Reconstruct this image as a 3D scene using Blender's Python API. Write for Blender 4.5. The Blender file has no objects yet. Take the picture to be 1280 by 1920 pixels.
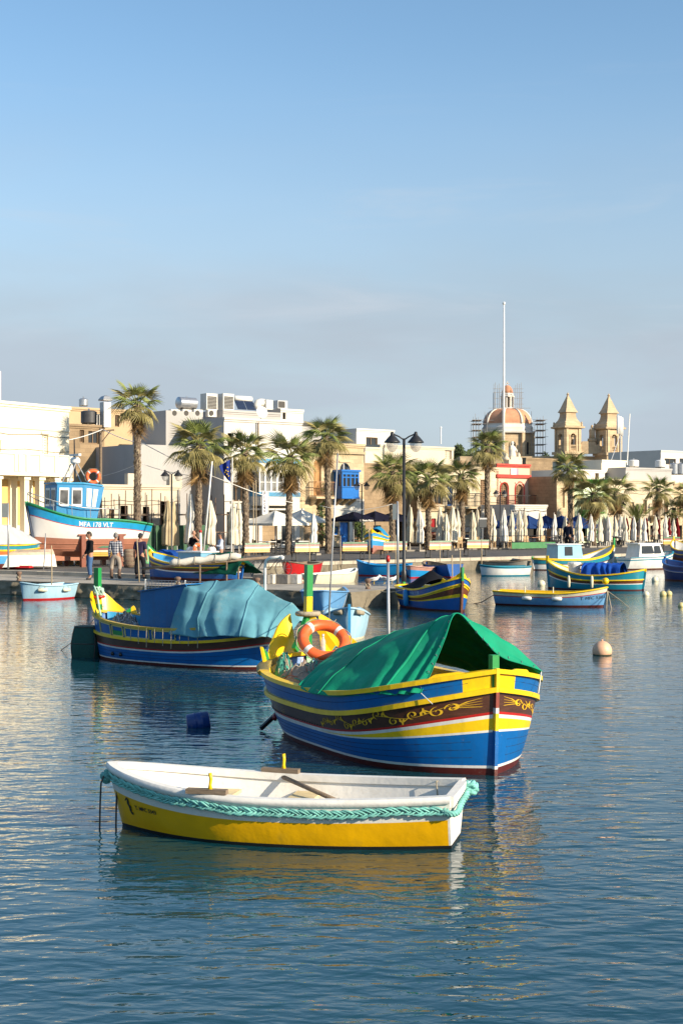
import bpy, bmesh, math, random
from mathutils import Vector, Matrix, noise as mnoise
R = random.Random(7)
PI = math.pi
scene = bpy.context.scene
C = scene.collection

# ---------------------------------------------------------------- camera
HC, F, YH = 2.82, 2667.0, 968.0        # eye height above the water, focal length and horizon row of the 1280x1920 photograph
cam_d = bpy.data.cameras.new('camera'); cam = bpy.data.objects.new('camera', cam_d); C.objects.link(cam)
cam.location = (0, 0, HC); cam.rotation_euler = (PI/2, 0, 0)
cam_d.sensor_fit = 'VERTICAL'; cam_d.sensor_height = 36; cam_d.lens = 50.0
cam_d.shift_y = 8/1920; cam_d.clip_start = .1; cam_d.clip_end = 20000
scene.camera = cam

# ---------------------------------------------------------------- sky and sun
SUN_AZ = Vector((0.85, -0.53, 0)).normalized()
SUN_EL = math.radians(23)
S = Vector((SUN_AZ.x*math.cos(SUN_EL), SUN_AZ.y*math.cos(SUN_EL), math.sin(SUN_EL)))
world = bpy.data.worlds.new('World'); scene.world = world; world.use_nodes = True
nt = world.node_tree; nt.nodes.clear()
def N(nt, typ, **kw):
    n = nt.nodes.new(typ)
    for k, v in kw.items():
        if k.startswith('i_'):
            n.inputs[k[2:].replace('_', ' ')].default_value = v
        else:
            setattr(n, k, v)
    return n
wo = N(nt, 'ShaderNodeOutputWorld'); bg = N(nt, 'ShaderNodeBackground'); bg.inputs['Strength'].default_value = .110
sky = N(nt, 'ShaderNodeTexSky'); sky.sky_type = 'NISHITA'; sky.sun_disc = False
sky.sun_elevation = SUN_EL; sky.sun_rotation = math.atan2(SUN_AZ.x, SUN_AZ.y)
sky.altitude = 0; sky.air_density = 1.0; sky.dust_density = .6; sky.ozone_density = 1.6
tc = N(nt, 'ShaderNodeTexCoord')
sep = N(nt, 'ShaderNodeSeparateXYZ'); nt.links.new(tc.outputs['Generated'], sep.inputs[0])
mp = N(nt, 'ShaderNodeMapping'); mp.inputs['Scale'].default_value = (1.6, 1.6, 5.5); mp.inputs['Location'].default_value = (7.3, 2.1, 1.4)
nt.links.new(tc.outputs['Generated'], mp.inputs[0])
n1 = N(nt, 'ShaderNodeTexNoise'); n1.inputs['Scale'].default_value = 2.3; n1.inputs['Detail'].default_value = 7; n1.inputs['Roughness'].default_value = .52; n1.inputs['Distortion'].default_value = .25
nt.links.new(mp.outputs[0], n1.inputs['Vector'])
r1 = N(nt, 'ShaderNodeValToRGB'); r1.color_ramp.elements[0].position = .47; r1.color_ramp.elements[1].position = .78
nt.links.new(n1.outputs['Fac'], r1.inputs[0])
# low cloud bank: thick at the horizon, gone by ~13 degrees
lowf = N(nt, 'ShaderNodeMapRange'); lowf.interpolation_type = 'SMOOTHSTEP'
lowf.inputs['From Min'].default_value = .05; lowf.inputs['From Max'].default_value = .34
lowf.inputs['To Min'].default_value = 1; lowf.inputs['To Max'].default_value = 0
nt.links.new(sep.outputs['Z'], lowf.inputs['Value'])
mk = N(nt, 'ShaderNodeMath', operation='MULTIPLY'); nt.links.new(r1.outputs['Color'], mk.inputs[0]); mk.inputs[1].default_value = .38
mu = N(nt, 'ShaderNodeMath', operation='MULTIPLY'); nt.links.new(mk.outputs[0], mu.inputs[0]); nt.links.new(lowf.outputs[0], mu.inputs[1])
veil = N(nt, 'ShaderNodeMath', operation='MULTIPLY_ADD'); nt.links.new(lowf.outputs[0], veil.inputs[0]); veil.inputs[1].default_value = .88
nt.links.new(mu.outputs[0], veil.inputs[2])
vc = N(nt, 'ShaderNodeMath', operation='MINIMUM'); nt.links.new(veil.outputs[0], vc.inputs[0]); vc.inputs[1].default_value = .96
n2 = N(nt, 'ShaderNodeTexNoise'); n2.inputs['Scale'].default_value = 1.7; n2.inputs['Detail'].default_value = 4
nt.links.new(mp.outputs[0], n2.inputs['Vector'])
cr = N(nt, 'ShaderNodeValToRGB'); e = cr.color_ramp.elements
e[0].position = .36; e[0].color = (2.40, 2.74, 3.14, 1); e[1].position = .66; e[1].color = (2.72, 3.16, 3.66, 1)
nt.links.new(n2.outputs['Fac'], cr.inputs[0])
tint = N(nt, 'ShaderNodeMix', data_type='RGBA', blend_type='MULTIPLY'); tint.inputs['Factor'].default_value = 1
tint.inputs['B'].default_value = (.84, .97, 1.0, 1)
nt.links.new(sky.outputs[0], tint.inputs['A'])
mix = N(nt, 'ShaderNodeMix', data_type='RGBA')
nt.links.new(vc.outputs[0], mix.inputs['Factor']); nt.links.new(tint.outputs['Result'], mix.inputs['A']); nt.links.new(cr.outputs['Color'], mix.inputs['B'])
# thin wispy streaks higher up
mp2 = N(nt, 'ShaderNodeMapping'); mp2.inputs['Scale'].default_value = (1.2, 1.2, 9.0); mp2.inputs['Location'].default_value = (.6, 5.2, .9); mp2.inputs['Rotation'].default_value = (0, .05, 0)
nt.links.new(tc.outputs['Generated'], mp2.inputs[0])
n3 = N(nt, 'ShaderNodeTexNoise'); n3.inputs['Scale'].default_value = 2.6; n3.inputs['Detail'].default_value = 9; n3.inputs['Roughness'].default_value = .6; n3.inputs['Distortion'].default_value = .6
nt.links.new(mp2.outputs[0], n3.inputs['Vector'])
wf = N(nt, 'ShaderNodeMapRange'); wf.interpolation_type = 'SMOOTHSTEP'; wf.inputs['From Min'].default_value = .52; wf.inputs['From Max'].default_value = .80; wf.inputs['To Max'].default_value = .55
nt.links.new(n3.outputs['Fac'], wf.inputs['Value'])
wh = N(nt, 'ShaderNodeMapRange'); wh.interpolation_type = 'SMOOTHSTEP'; wh.inputs['From Min'].default_value = .36; wh.inputs['From Max'].default_value = .18
nt.links.new(sep.outputs['Z'], wh.inputs['Value'])
wm = N(nt, 'ShaderNodeMath', operation='MULTIPLY'); nt.links.new(wf.outputs[0], wm.inputs[0]); nt.links.new(wh.outputs[0], wm.inputs[1])
mixw = N(nt, 'ShaderNodeMix', data_type='RGBA'); nt.links.new(wm.outputs[0], mixw.inputs['Factor']); nt.links.new(mix.outputs['Result'], mixw.inputs['A']); mixw.inputs['B'].default_value = (3.25, 3.6, 4.0, 1)
nt.links.new(mixw.outputs['Result'], bg.inputs['Color']); nt.links.new(bg.outputs[0], wo.inputs[0])

sl = bpy.data.lights.new('sun', 'SUN'); sl.energy = 4.5; sl.angle = math.radians(.5); sl.color = (1.0, .86, .66)
sun = bpy.data.objects.new('sun', sl); C.objects.link(sun); sun.rotation_euler = S.to_track_quat('Z', 'Y').to_euler(); sun.location = S*100

scene.view_settings.view_transform = 'Standard'; scene.view_settings.look = 'None'
scene.view_settings.exposure = .8; scene.view_settings.gamma = 1; scene.view_settings.use_curve_mapping = False
scene.cycles.use_denoising = True
scene.cycles.max_bounces = 6; scene.cycles.glossy_bounces = 3; scene.cycles.transparent_max_bounces = 6
scene.cycles.caustics_reflective = False; scene.cycles.caustics_refractive = False

# ---------------------------------------------------------------- pixel <-> place
def W(px, py, D): return Vector(((px-640)/F*D, D, HC-(py-YH)/F*D))
def G(px, py, z=0.): return W(px, py, F*(HC-z)/(py-YH))

# ---------------------------------------------------------------- materials
def lin(c): return c/12.92 if c <= .04045 else ((c+.055)/1.055)**2.4
def hexc(h, k=1.):
    h = h.lstrip('#'); return tuple(min(1, lin(int(h[i:i+2], 16)/255)*k) for i in (0, 2, 4))
MATS = {}
def mat(key, col, rough=.5, var=.12, vscale=3., bump=0., bscale=40., dirt=0., dirtcol=(.08, .06, .04), dscale=6., spec=.5, metal=0., stretch=(1, 1, 1), bands=None, alpha=1., sub=0., streak=0., chip=0.):
    if key in MATS: return MATS[key]
    if isinstance(col, str): col = hexc(col)
    m = bpy.data.materials.new(key); m.use_nodes = True; t = m.node_tree; b = t.nodes['Principled BSDF']
    b.inputs['Roughness'].default_value = rough; b.inputs['Metallic'].default_value = metal
    b.inputs['Specular IOR Level'].default_value = spec
    tcn = N(t, 'ShaderNodeTexCoord'); mpn = N(t, 'ShaderNodeMapping'); mpn.inputs['Scale'].default_value = stretch
    t.links.new(tcn.outputs['Object'], mpn.inputs[0])
    nz = N(t, 'ShaderNodeTexNoise'); nz.inputs['Scale'].default_value = vscale; nz.inputs['Detail'].default_value = 6; nz.inputs['Roughness'].default_value = .6
    t.links.new(mpn.outputs[0], nz.inputs['Vector'])
    rp = N(t, 'ShaderNodeValToRGB'); el = rp.color_ramp.elements
    el[0].position = .3; el[0].color = tuple(c*(1-var) for c in col)+(1,)
    el[1].position = .7; el[1].color = tuple(min(1, c*(1+var)) for c in col)+(1,)
    t.links.new(nz.outputs['Fac'], rp.inputs[0]); out = rp.outputs['Color']
    if dirt > 0:
        nd = N(t, 'ShaderNodeTexNoise'); nd.inputs['Scale'].default_value = dscale; nd.inputs['Detail'].default_value = 8; nd.inputs['Roughness'].default_value = .68
        t.links.new(mpn.outputs[0], nd.inputs['Vector'])
        dr = N(t, 'ShaderNodeMapRange'); dr.inputs['From Min'].default_value = .56; dr.inputs['From Max'].default_value = .72; dr.inputs['To Max'].default_value = dirt
        t.links.new(nd.outputs['Fac'], dr.inputs['Value'])
        mx = N(t, 'ShaderNodeMix', data_type='RGBA'); t.links.new(dr.outputs[0], mx.inputs['Factor']); t.links.new(out, mx.inputs['A'])
        mx.inputs['B'].default_value = tuple(dirtcol)+(1,); out = mx.outputs['Result']
    if streak > 0:                              # rain and rust streaks running down, scuffed patches
        ms_ = N(t, 'ShaderNodeMapping'); ms_.inputs['Scale'].default_value = (9, 9, .9); t.links.new(tcn.outputs['Object'], ms_.inputs[0])
        ns = N(t, 'ShaderNodeTexNoise'); ns.inputs['Scale'].default_value = 1.; ns.inputs['Detail'].default_value = 5; ns.inputs['Roughness'].default_value = .65; t.links.new(ms_.outputs[0], ns.inputs['Vector'])
        sr = N(t, 'ShaderNodeMapRange'); sr.inputs['From Min'].default_value = .5; sr.inputs['From Max'].default_value = .75; sr.inputs['To Max'].default_value = streak; t.links.new(ns.outputs['Fac'], sr.inputs['Value'])
        mx2 = N(t, 'ShaderNodeMix', data_type='RGBA'); t.links.new(sr.outputs[0], mx2.inputs['Factor']); t.links.new(out, mx2.inputs['A']); mx2.inputs['B'].default_value = tuple(c*.35+d*.3 for c, d in zip(col, (.12, .09, .05)))+(1,); out = mx2.outputs['Result']
    if chip > 0:                                # chipped paint showing primer
        nc = N(t, 'ShaderNodeTexNoise'); nc.inputs['Scale'].default_value = 38; nc.inputs['Detail'].default_value = 3; t.links.new(tcn.outputs['Object'], nc.inputs['Vector'])
        cr2 = N(t, 'ShaderNodeMapRange'); cr2.inputs['From Min'].default_value = .74; cr2.inputs['From Max'].default_value = .78; cr2.inputs['To Max'].default_value = chip; t.links.new(nc.outputs['Fac'], cr2.inputs['Value'])
        mx3 = N(t, 'ShaderNodeMix', data_type='RGBA'); t.links.new(cr2.outputs[0], mx3.inputs['Factor']); t.links.new(out, mx3.inputs['A']); mx3.inputs['B'].default_value = (.45, .40, .33, 1); out = mx3.outputs['Result']
    if bands:                                   # courses of stone: (width, height, darkening)
        br = N(t, 'ShaderNodeTexBrick'); br.inputs['Scale'].default_value = 1
        br.inputs['Brick Width'].default_value = bands[0]; br.inputs['Row Height'].default_value = bands[1]; br.inputs['Mortar Size'].default_value = bands[3] if len(bands) > 3 else .012
        br.inputs['Color1'].default_value = (1, 1, 1, 1); br.inputs['Color2'].default_value = (1-bands[2],)*3+(1,); br.inputs['Mortar'].default_value = (1-bands[2]*1.4,)*3+(1,)
        sx = N(t, 'ShaderNodeSeparateXYZ'); t.links.new(tcn.outputs['Object'], sx.inputs[0])
        ad = N(t, 'ShaderNodeMath', operation='ADD'); t.links.new(sx.outputs['X'], ad.inputs[0]); t.links.new(sx.outputs['Y'], ad.inputs[1])
        cb = N(t, 'ShaderNodeCombineXYZ'); t.links.new(ad.outputs[0], cb.inputs['X']); t.links.new(sx.outputs['Z'], cb.inputs['Y'])
        t.links.new(cb.outputs[0], br.inputs['Vector'])
        mb = N(t, 'ShaderNodeMix', data_type='RGBA', blend_type='MULTIPLY'); mb.inputs['Factor'].default_value = 1
        t.links.new(out, mb.inputs['A']); t.links.new(br.outputs['Color'], mb.inputs['B']); out = mb.outputs['Result']
    t.links.new(out, b.inputs['Base Color'])
    if bump > 0:
        nb = N(t, 'ShaderNodeTexNoise'); nb.inputs['Scale'].default_value = bscale; nb.inputs['Detail'].default_value = 5
        t.links.new(mpn.outputs[0], nb.inputs['Vector'])
        bn = N(t, 'ShaderNodeBump'); bn.inputs['Strength'].default_value = 1; bn.inputs['Distance'].default_value = bump
        t.links.new(nb.outputs['Fac'], bn.inputs['Height']); t.links.new(bn.outputs[0], b.inputs['Normal'])
    if alpha < 1: b.inputs['Alpha'].default_value = alpha
    if sub: b.inputs['Transmission Weight'].default_value = 0
    MATS[key] = m; return m
def paint(h, k=.85, rough=.38, wear=.0, key=None, dirtcol=(.25, .22, .18)):
    return mat(key or f'paint_{h}', hexc(h, k), rough, .13, 2.5, .003, 9, wear, dirtcol, 14, streak=.30 if wear else 0, chip=.6 if wear else 0)
def cloth(h, k=.8, key=None, var=.14, dirt=.0):
    return mat(key or f'cloth_{h}', hexc(h, k), .85, var, 2.2, .004, 14, dirt, (.3, .28, .22), 3, spec=.15)

# ---------------------------------------------------------------- objects
def tag(o, label=None, cat=None, group=None, kind=None):
    if label: o['label'] = label
    if cat: o['category'] = cat
    if group: o['group'] = group
    if kind: o['kind'] = kind
    return o
def thing(name, label, cat, loc=(0, 0, 0), rz=0, group=None):
    o = bpy.data.objects.new(name, None); C.objects.link(o); o.empty_display_size = .3
    o.location = loc; o.rotation_euler = (0, 0, rz)
    return tag(o, label, cat, group)
def link(name, me, parent=None, loc=(0, 0, 0), rot=(0, 0, 0), sc=None):
    o = bpy.data.objects.new(name, me); C.objects.link(o)
    if parent: o.parent = parent
    o.location = loc; o.rotation_euler = rot
    if sc is not None: o.scale = sc if hasattr(sc, '__len__') else (sc,)*3
    return o

class MB:
    def __init__(s): s.v = []; s.f = []; s.m = []
    def add(s, vs, fs, mi=0):
        b = len(s.v); s.v += [tuple(p) for p in vs]
        for f in fs: s.f.append(tuple(b+i for i in f)); s.m.append(mi)
        return s
    def box(s, c, d, rz=0, mi=0, rot=None):
        hx, hy, hz = d[0]/2, d[1]/2, d[2]/2
        M = (rot.to_matrix() if hasattr(rot, 'to_matrix') else rot) if rot is not None else Matrix.Rotation(rz, 3, 'Z')
        c = Vector(c)
        vs = [c+M @ Vector((x, y, z)) for x in (-hx, hx) for y in (-hy, hy) for z in (-hz, hz)]
        return s.add(vs, [(0, 1, 3, 2), (4, 6, 7, 5), (0, 4, 5, 1), (2, 3, 7, 6), (0, 2, 6, 4), (1, 5, 7, 3)], mi)
    def bar(s, a, b, w, h=None, mi=0, up=Vector((0, 0, 1))):
        a, b = Vector(a), Vector(b); d = b-a; h = h or w
        if d.length < 1e-6: return s
        x = d.normalized(); y = up.cross(x)
        if y.length < 1e-3: y = Vector((0, 1, 0)).cross(x)
        y.normalize(); z = x.cross(y)
        M = Matrix((x, y, z)).transposed()
        return s.box((a+b)/2, (d.length, w, h), mi=mi, rot=M)
    def tube(s, pts, r, n=8, mi=0, cap=True, closed=False):
        pts = [Vector(p) for p in pts]; k = len(pts)
        rr = r if hasattr(r, '__len__') else [r]*k
        vs = []; prev = None
        for i, p in enumerate(pts):
            if closed: t = (pts[(i+1) % k]-pts[i-1])
            else: t = (pts[min(i+1, k-1)]-pts[max(i-1, 0)])
            t = t.normalized() if t.length > 1e-9 else Vector((0, 0, 1))
            if prev is None:
                a = Vector((0, 0, 1)) if abs(t.z) < .9 else Vector((1, 0, 0))
                u = t.cross(a).normalized()
            else:
                u = prev-t*prev.dot(t)
                u = u.normalized() if u.length > 1e-6 else t.orthogonal().normalized()
            prev = u; w = t.cross(u)
            for j in range(n):
                an = 2*PI*j/n; vs.append(p+(u*math.cos(an)+w*math.sin(an))*rr[i])
        fs = []
        for i in range(k if closed else k-1):
            a0, b0 = i*n, ((i+1) % k)*n
            for j in range(n): fs.append((a0+j, a0+(j+1) % n, b0+(j+1) % n, b0+j))
        if cap and not closed:
            fs.append(tuple(range(n))[::-1]); fs.append(tuple(range((k-1)*n, k*n)))
        return s.add(vs, fs, mi)
    def lathe(s, prof, n=16, c=(0, 0, 0), mi=0, rz0=0, cap=True, sx=1, sy=1):
        c = Vector(c); vs = []
        for r, z in prof:
            for j in range(n):
                a = rz0+2*PI*j/n; vs.append(c+Vector((r*math.cos(a)*sx, r*math.sin(a)*sy, z)))
        fs = []
        for i in range(len(prof)-1):
            for j in range(n): fs.append((i*n+j, i*n+(j+1) % n, (i+1)*n+(j+1) % n, (i+1)*n+j))
        if cap: fs.append(tuple(range(n))[::-1]); fs.append(tuple(range((len(prof)-1)*n, len(prof)*n)))
        return s.add(vs, fs, mi)
    def ball(s, c, r, n=12, m=8, mi=0, sq=(1, 1, 1)):
        c = Vector(c); vs = [c+Vector((0, 0, -r*sq[2]))]
        for i in range(1, m):
            th = -PI/2+PI*i/m
            for j in range(n):
                a = 2*PI*j/n; vs.append(c+Vector((r*math.cos(th)*math.cos(a)*sq[0], r*math.cos(th)*math.sin(a)*sq[1], r*math.sin(th)*sq[2])))
        vs.append(c+Vector((0, 0, r*sq[2]))); fs = []
        for j in range(n): fs.append((0, 1+(j+1) % n, 1+j))
        for i in range(m-2):
            for j in range(n): a0 = 1+i*n; fs.append((a0+j, a0+(j+1) % n, a0+n+(j+1) % n, a0+n+j))
        l = len(vs)-1; a0 = 1+(m-2)*n
        for j in range(n): fs.append((a0+j, a0+(j+1) % n, l))
        return s.add(vs, fs, mi)
    def grid(s, fn, nu, nv, mi=0, mfn=None, wrap=False):
        vs = [fn(i/nu, j/nv) for i in range(nu+1) for j in range(nv+1)]
        b = len(s.v); s.v += [tuple(p) for p in vs]
        for i in range(nu):
            for j in range(nv):
                a = b+i*(nv+1)+j
                s.f.append((a, a+nv+1, a+nv+2, a+1)); s.m.append(mfn(i, j) if mfn else mi)
        return s
    def prism(s, poly, z0, z1, mi=0, mside=None):
        n = len(poly); vs = [(x, y, z0) for x, y in poly]+[(x, y, z1) for x, y in poly]
        s.add(vs, [tuple(range(n))[::-1], tuple(range(n, 2*n))], mi)
        b = len(s.v)-2*n
        for i in range(n):
            s.f.append((b+i, b+(i+1) % n, b+n+(i+1) % n, b+n+i)); s.m.append(mi if mside is None else mside)
        return s
    def mesh(s, name, mats, smooth=False, fix=True, merge=False):
        me = bpy.data.meshes.new(name); me.from_pydata(s.v, [], s.f)
        for m in (mats if isinstance(mats, (list, tuple)) else [mats]): me.materials.append(m)
        me.polygons.foreach_set('material_index', s.m)
        if smooth: me.polygons.foreach_set('use_smooth', [True]*len(s.f))
        if fix or merge:
            bm = bmesh.new(); bm.from_mesh(me)
            if merge: bmesh.ops.remove_doubles(bm, verts=bm.verts, dist=1e-4)
            if fix: bmesh.ops.recalc_face_normals(bm, faces=bm.faces)
            bm.to_mesh(me); bm.free()
        me.update(); return me
    def build(s, name, mats, parent=None, smooth=False, loc=(0, 0, 0), rot=(0, 0, 0), fix=True, solid=0, auto=None, sub=0, merge=False):
        o = link(name, s.mesh(name, mats, smooth, fix, merge), parent, loc, rot)
        if solid:
            md = o.modifiers.new('solid', 'SOLIDIFY'); md.thickness = solid; md.offset = 0
        if sub:
            md = o.modifiers.new('sub', 'SUBSURF'); md.levels = sub; md.render_levels = sub
        if auto is not None: o.data.set_sharp_from_angle(angle=math.radians(auto))
        return o

def copy_tree(o, parent=None):
    c = o.copy(); C.objects.link(c); c.parent = parent
    for ch in list(o.children): copy_tree(ch, c)
    return c
def smooth_noise(x, y, z=0): return mnoise.noise(Vector((x, y, z)))
FONT_CACHE = {}
def text_mesh(txt, size=1., bold=0.):
    k = (txt, size, bold)
    if k not in FONT_CACHE:
        cu = bpy.data.curves.new('lettering', 'FONT'); cu.body = txt; cu.size = size; cu.offset = bold; cu.resolution_u = 3
        o = bpy.data.objects.new('lettering_tmp', cu); C.objects.link(o)
        dg = bpy.context.evaluated_depsgraph_get(); me = bpy.data.meshes.new_from_object(o.evaluated_get(dg))
        vs = [v.co.copy() for v in me.vertices]; fs = [tuple(p.vertices) for p in me.polygons]
        bpy.data.objects.remove(o); bpy.data.meshes.remove(me); FONT_CACHE[k] = (vs, fs)
    return FONT_CACHE[k]
def flat_text(txt, size, M, mt, parent, name='lettering', bold=.0):
    vs, fs = text_mesh(txt, size, bold); mb = MB(); mb.add([M @ v for v in vs], fs); return mb.build(name, mt, parent, fix=False)
# ================================================================ the setting
def water_material():
    m = bpy.data.materials.new('sea_water'); m.use_nodes = True; t = m.node_tree; b = t.nodes['Principled BSDF']
    b.inputs['Base Color'].default_value = (.005, .046, .064, 1); b.inputs['Roughness'].default_value = .02; b.inputs['IOR'].default_value = 1.55
    tcn = N(t, 'ShaderNodeTexCoord')
    def layer(scale, amp, stretch, rot, detail=2, dist=0., off=0.):
        mpn = N(t, 'ShaderNodeMapping'); mpn.inputs['Scale'].default_value = (stretch[0], stretch[1], 1); mpn.inputs['Rotation'].default_value = (0, 0, rot); mpn.inputs['Location'].default_value = (off, off*1.7, 0)
        t.links.new(tcn.outputs['Object'], mpn.inputs[0])
        nz = N(t, 'ShaderNodeTexNoise'); nz.inputs['Scale'].default_value = scale; nz.inputs['Detail'].default_value = detail; nz.inputs['Roughness'].default_value = .45; nz.inputs['Distortion'].default_value = dist
        t.links.new(mpn.outputs[0], nz.inputs['Vector'])
        mu = N(t, 'ShaderNodeMath', operation='MULTIPLY'); mu.inputs[1].default_value = amp; t.links.new(nz.outputs['Fac'], mu.inputs[0])
        return mu.outputs[0]
    # a calmer / rougher mask: cat's paws over the harbour
    ls = [layer(.5, .040, (.7, 1.0), .3, 1), layer(2.3, .0215, (.50, 1.0), -.18, 1, .2, 5), layer(6.2, .0185, (.50, 1.0), .16, 1, .4, 9), layer(14., .0066, (.55, 1), -.12, 2, .4, 3)]
    acc = ls[0]
    for l in ls[1:]:
        a = N(t, 'ShaderNodeMath', operation='ADD'); t.links.new(acc, a.inputs[0]); t.links.new(l, a.inputs[1]); acc = a.outputs[0]
    # ruffle patches: the breeze is stronger in some places
    pz = N(t, 'ShaderNodeTexNoise'); pz.inputs['Scale'].default_value = .11; pz.inputs['Detail'].default_value = 2
    t.links.new(tcn.outputs['Object'], pz.inputs['Vector'])
    pr = N(t, 'ShaderNodeMapRange'); pr.inputs['From Min'].default_value = .35; pr.inputs['From Max'].default_value = .65; pr.inputs['To Min'].default_value = .65; pr.inputs['To Max'].default_value = 1.15
    t.links.new(pz.outputs['Fac'], pr.inputs['Value'])
    # the inner harbour lies in the lee of the pier and is smoother
    sx = N(t, 'ShaderNodeSeparateXYZ'); t.links.new(tcn.outputs['Object'], sx.inputs[0])
    lee = N(t, 'ShaderNodeMapRange'); lee.inputs['From Min'].default_value = 11; lee.inputs['From Max'].default_value = 28; lee.inputs['To Min'].default_value = 1; lee.inputs['To Max'].default_value = .42
    t.links.new(sx.outputs['Y'], lee.inputs['Value'])
    ml = N(t, 'ShaderNodeMath', operation='MULTIPLY'); t.links.new(pr.outputs[0], ml.inputs[0]); t.links.new(lee.outputs[0], ml.inputs[1])
    bn = N(t, 'ShaderNodeBump'); bn.inputs['Distance'].default_value = WAVE
    t.links.new(ml.outputs[0], bn.inputs['Strength'])
    t.links.new(acc, bn.inputs['Height']); t.links.new(bn.outputs[0], b.inputs['Normal'])
    return m
WAVE = 1.0
mb = MB(); mb.add([(-3000, -60, 0), (3000, -60, 0), (3000, 3000, 0), (-3000, 3000, 0)], [(0, 1, 2, 3)])
water = mb.build('water', water_material(), fix=False); tag(water, kind='structure')

ZQ, ZP = .60, .50
M_asphalt = mat('asphalt', (.085, .08, .075), .9, .25, .6, .01, 30, .5, (.16, .145, .12), 1.3)
M_conc = mat('concrete', (.36, .32, .26), .9, .2, .8, .012, 9, .6, (.14, .125, .10), 2.2)
M_coping = mat('coping_stone', (.46, .40, .31), .9, .2, 1.5, .01, 12, .5, (.2, .17, .12), 3)
M_wall = mat('quay_wall', (.20, .17, .12), .95, .35, 1.2, .04, 5, .9, (.035, .032, .022), 2.0)
M_weed = mat('tide_weed', (.03, .035, .018), .7, .5, 4, .03, 9)
M_earth = mat('earth', (.16, .14, .10), .95, .25, .2)
mb = MB(); mb.add([(-3000, 90, .6), (3000, 140, .6), (3000, 6000, .6), (-3000, 6000, .6)], [(0, 1, 2, 3)])
tag(mb.build('ground', M_earth, fix=False), kind='structure')
# quay: left hard + promenade
PA, PD, PN = Vector((-14., 52.6)), Vector((.84, -.543)), Vector((.543, .84))
def pier(u, v): p = PA+PD*u+PN*v; return (p.x, p.y)
PW = 4.0
basin0 = pier(10.9, PW)
quay_edge = [pier(-60, PW), pier(10.9, PW), (-3.6, 65.6), (1.6, 70.3), (7.3, 75.0), (20.6, 85.8), (90, 143)]
quay_poly = quay_edge+[(90, 170), (-90, 150)]
mb = MB(); mb.prism(quay_poly, -1.6, ZQ, 0, 1)
quay = mb.build('quay', [M_asphalt, M_wall]); tag(quay, kind='structure')
def coping(edge, z, w=.45, h=.16, lmin=.9, lmax=1.5, parent=None, out=.04, skip=0):
    for a, b in zip(edge[:-1], edge[1:]):
        a, b = Vector(a), Vector(b); L = (b-a).length; d = (b-a)/L; n = Vector((-d.y, d.x)); u = 0
        while u < L-.05:
            l = min(R.uniform(lmin, lmax), L-u)
            c = a+d*(u+l/2)+n*(w/2-out)
            if abs(c.x/c.y) < .27:
                m = MB(); m.box((0, 0, 0), (l-.02, w, h+R.uniform(-.012, .012)))
                m.build('coping_stone', M_coping, parent, loc=(c.x, c.y, z), rot=(R.uniform(-.01, .01), 0, math.atan2(d.y, d.x)))
            u += l
coping(quay_edge, ZQ-.03, parent=quay)
# pier
mb = MB()
sub = []
n = 60
front = [pier(-8+25*i/n, 0+.10*smooth_noise(i*.7, 3)) for i in range(n+1)]
poly = [pier(-60, 0)]+front+[pier(17.0, 1.2), pier(16.9, PW-.02), pier(-60, PW-.02)]
mb.prism(poly, -1.6, ZP, 0, 1)
pier_o = mb.build('pier', [M_conc, M_wall]); tag(pier_o, kind='structure')
# eroded face of the pier: rough masonry with a weed line
mb = MB()
def face(i, j):
    u = -8+25.1*i; z = -.3+(ZP+.26)*j
    q = pier(u, -.03-.16*abs(smooth_noise(u*1.3, z*3.1, 2))-.12*smooth_noise(u*4, z*7)*(j < .97)-(.10*(1-j)))
    return (q[0], q[1], z)
mb.grid(face, 260, 12, mfn=lambda i, j: 1 if j < 5 else 0)
mb.build('masonry_face', [M_wall, M_weed], pier_o, smooth=True, fix=False)

# ---------------------------------------------------------------- small fittings shared by many things
M_white = paint('f2f0ea', .85); M_black = mat('black_iron', (.02, .02, .022), .45, .15, 4)
M_galv = mat('galvanised_steel', (.42, .42, .42), .4, .15, 5, metal=.6); M_wood = mat('weathered_wood', (.19, .14, .095), .8, .35, 3, .006, 12, .4, (.07, .05, .035), 8, stretch=(1, 6, 6))
M_glass = mat('window_glass', (.03, .035, .04), .06, .2, 1, spec=.6)
M_rope = mat('old_rope', (.36, .31, .22), .9, .25, 12, .006, 60); M_darkrope = mat('dark_rope', (.06, .055, .05), .9, .3, 12)
M_yellow = paint('f2c81a', .95); M_green = paint('1c8a4a', .9); M_red = paint('b5231c', .9); M_blue = paint('0a5fb4', .85)
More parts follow.
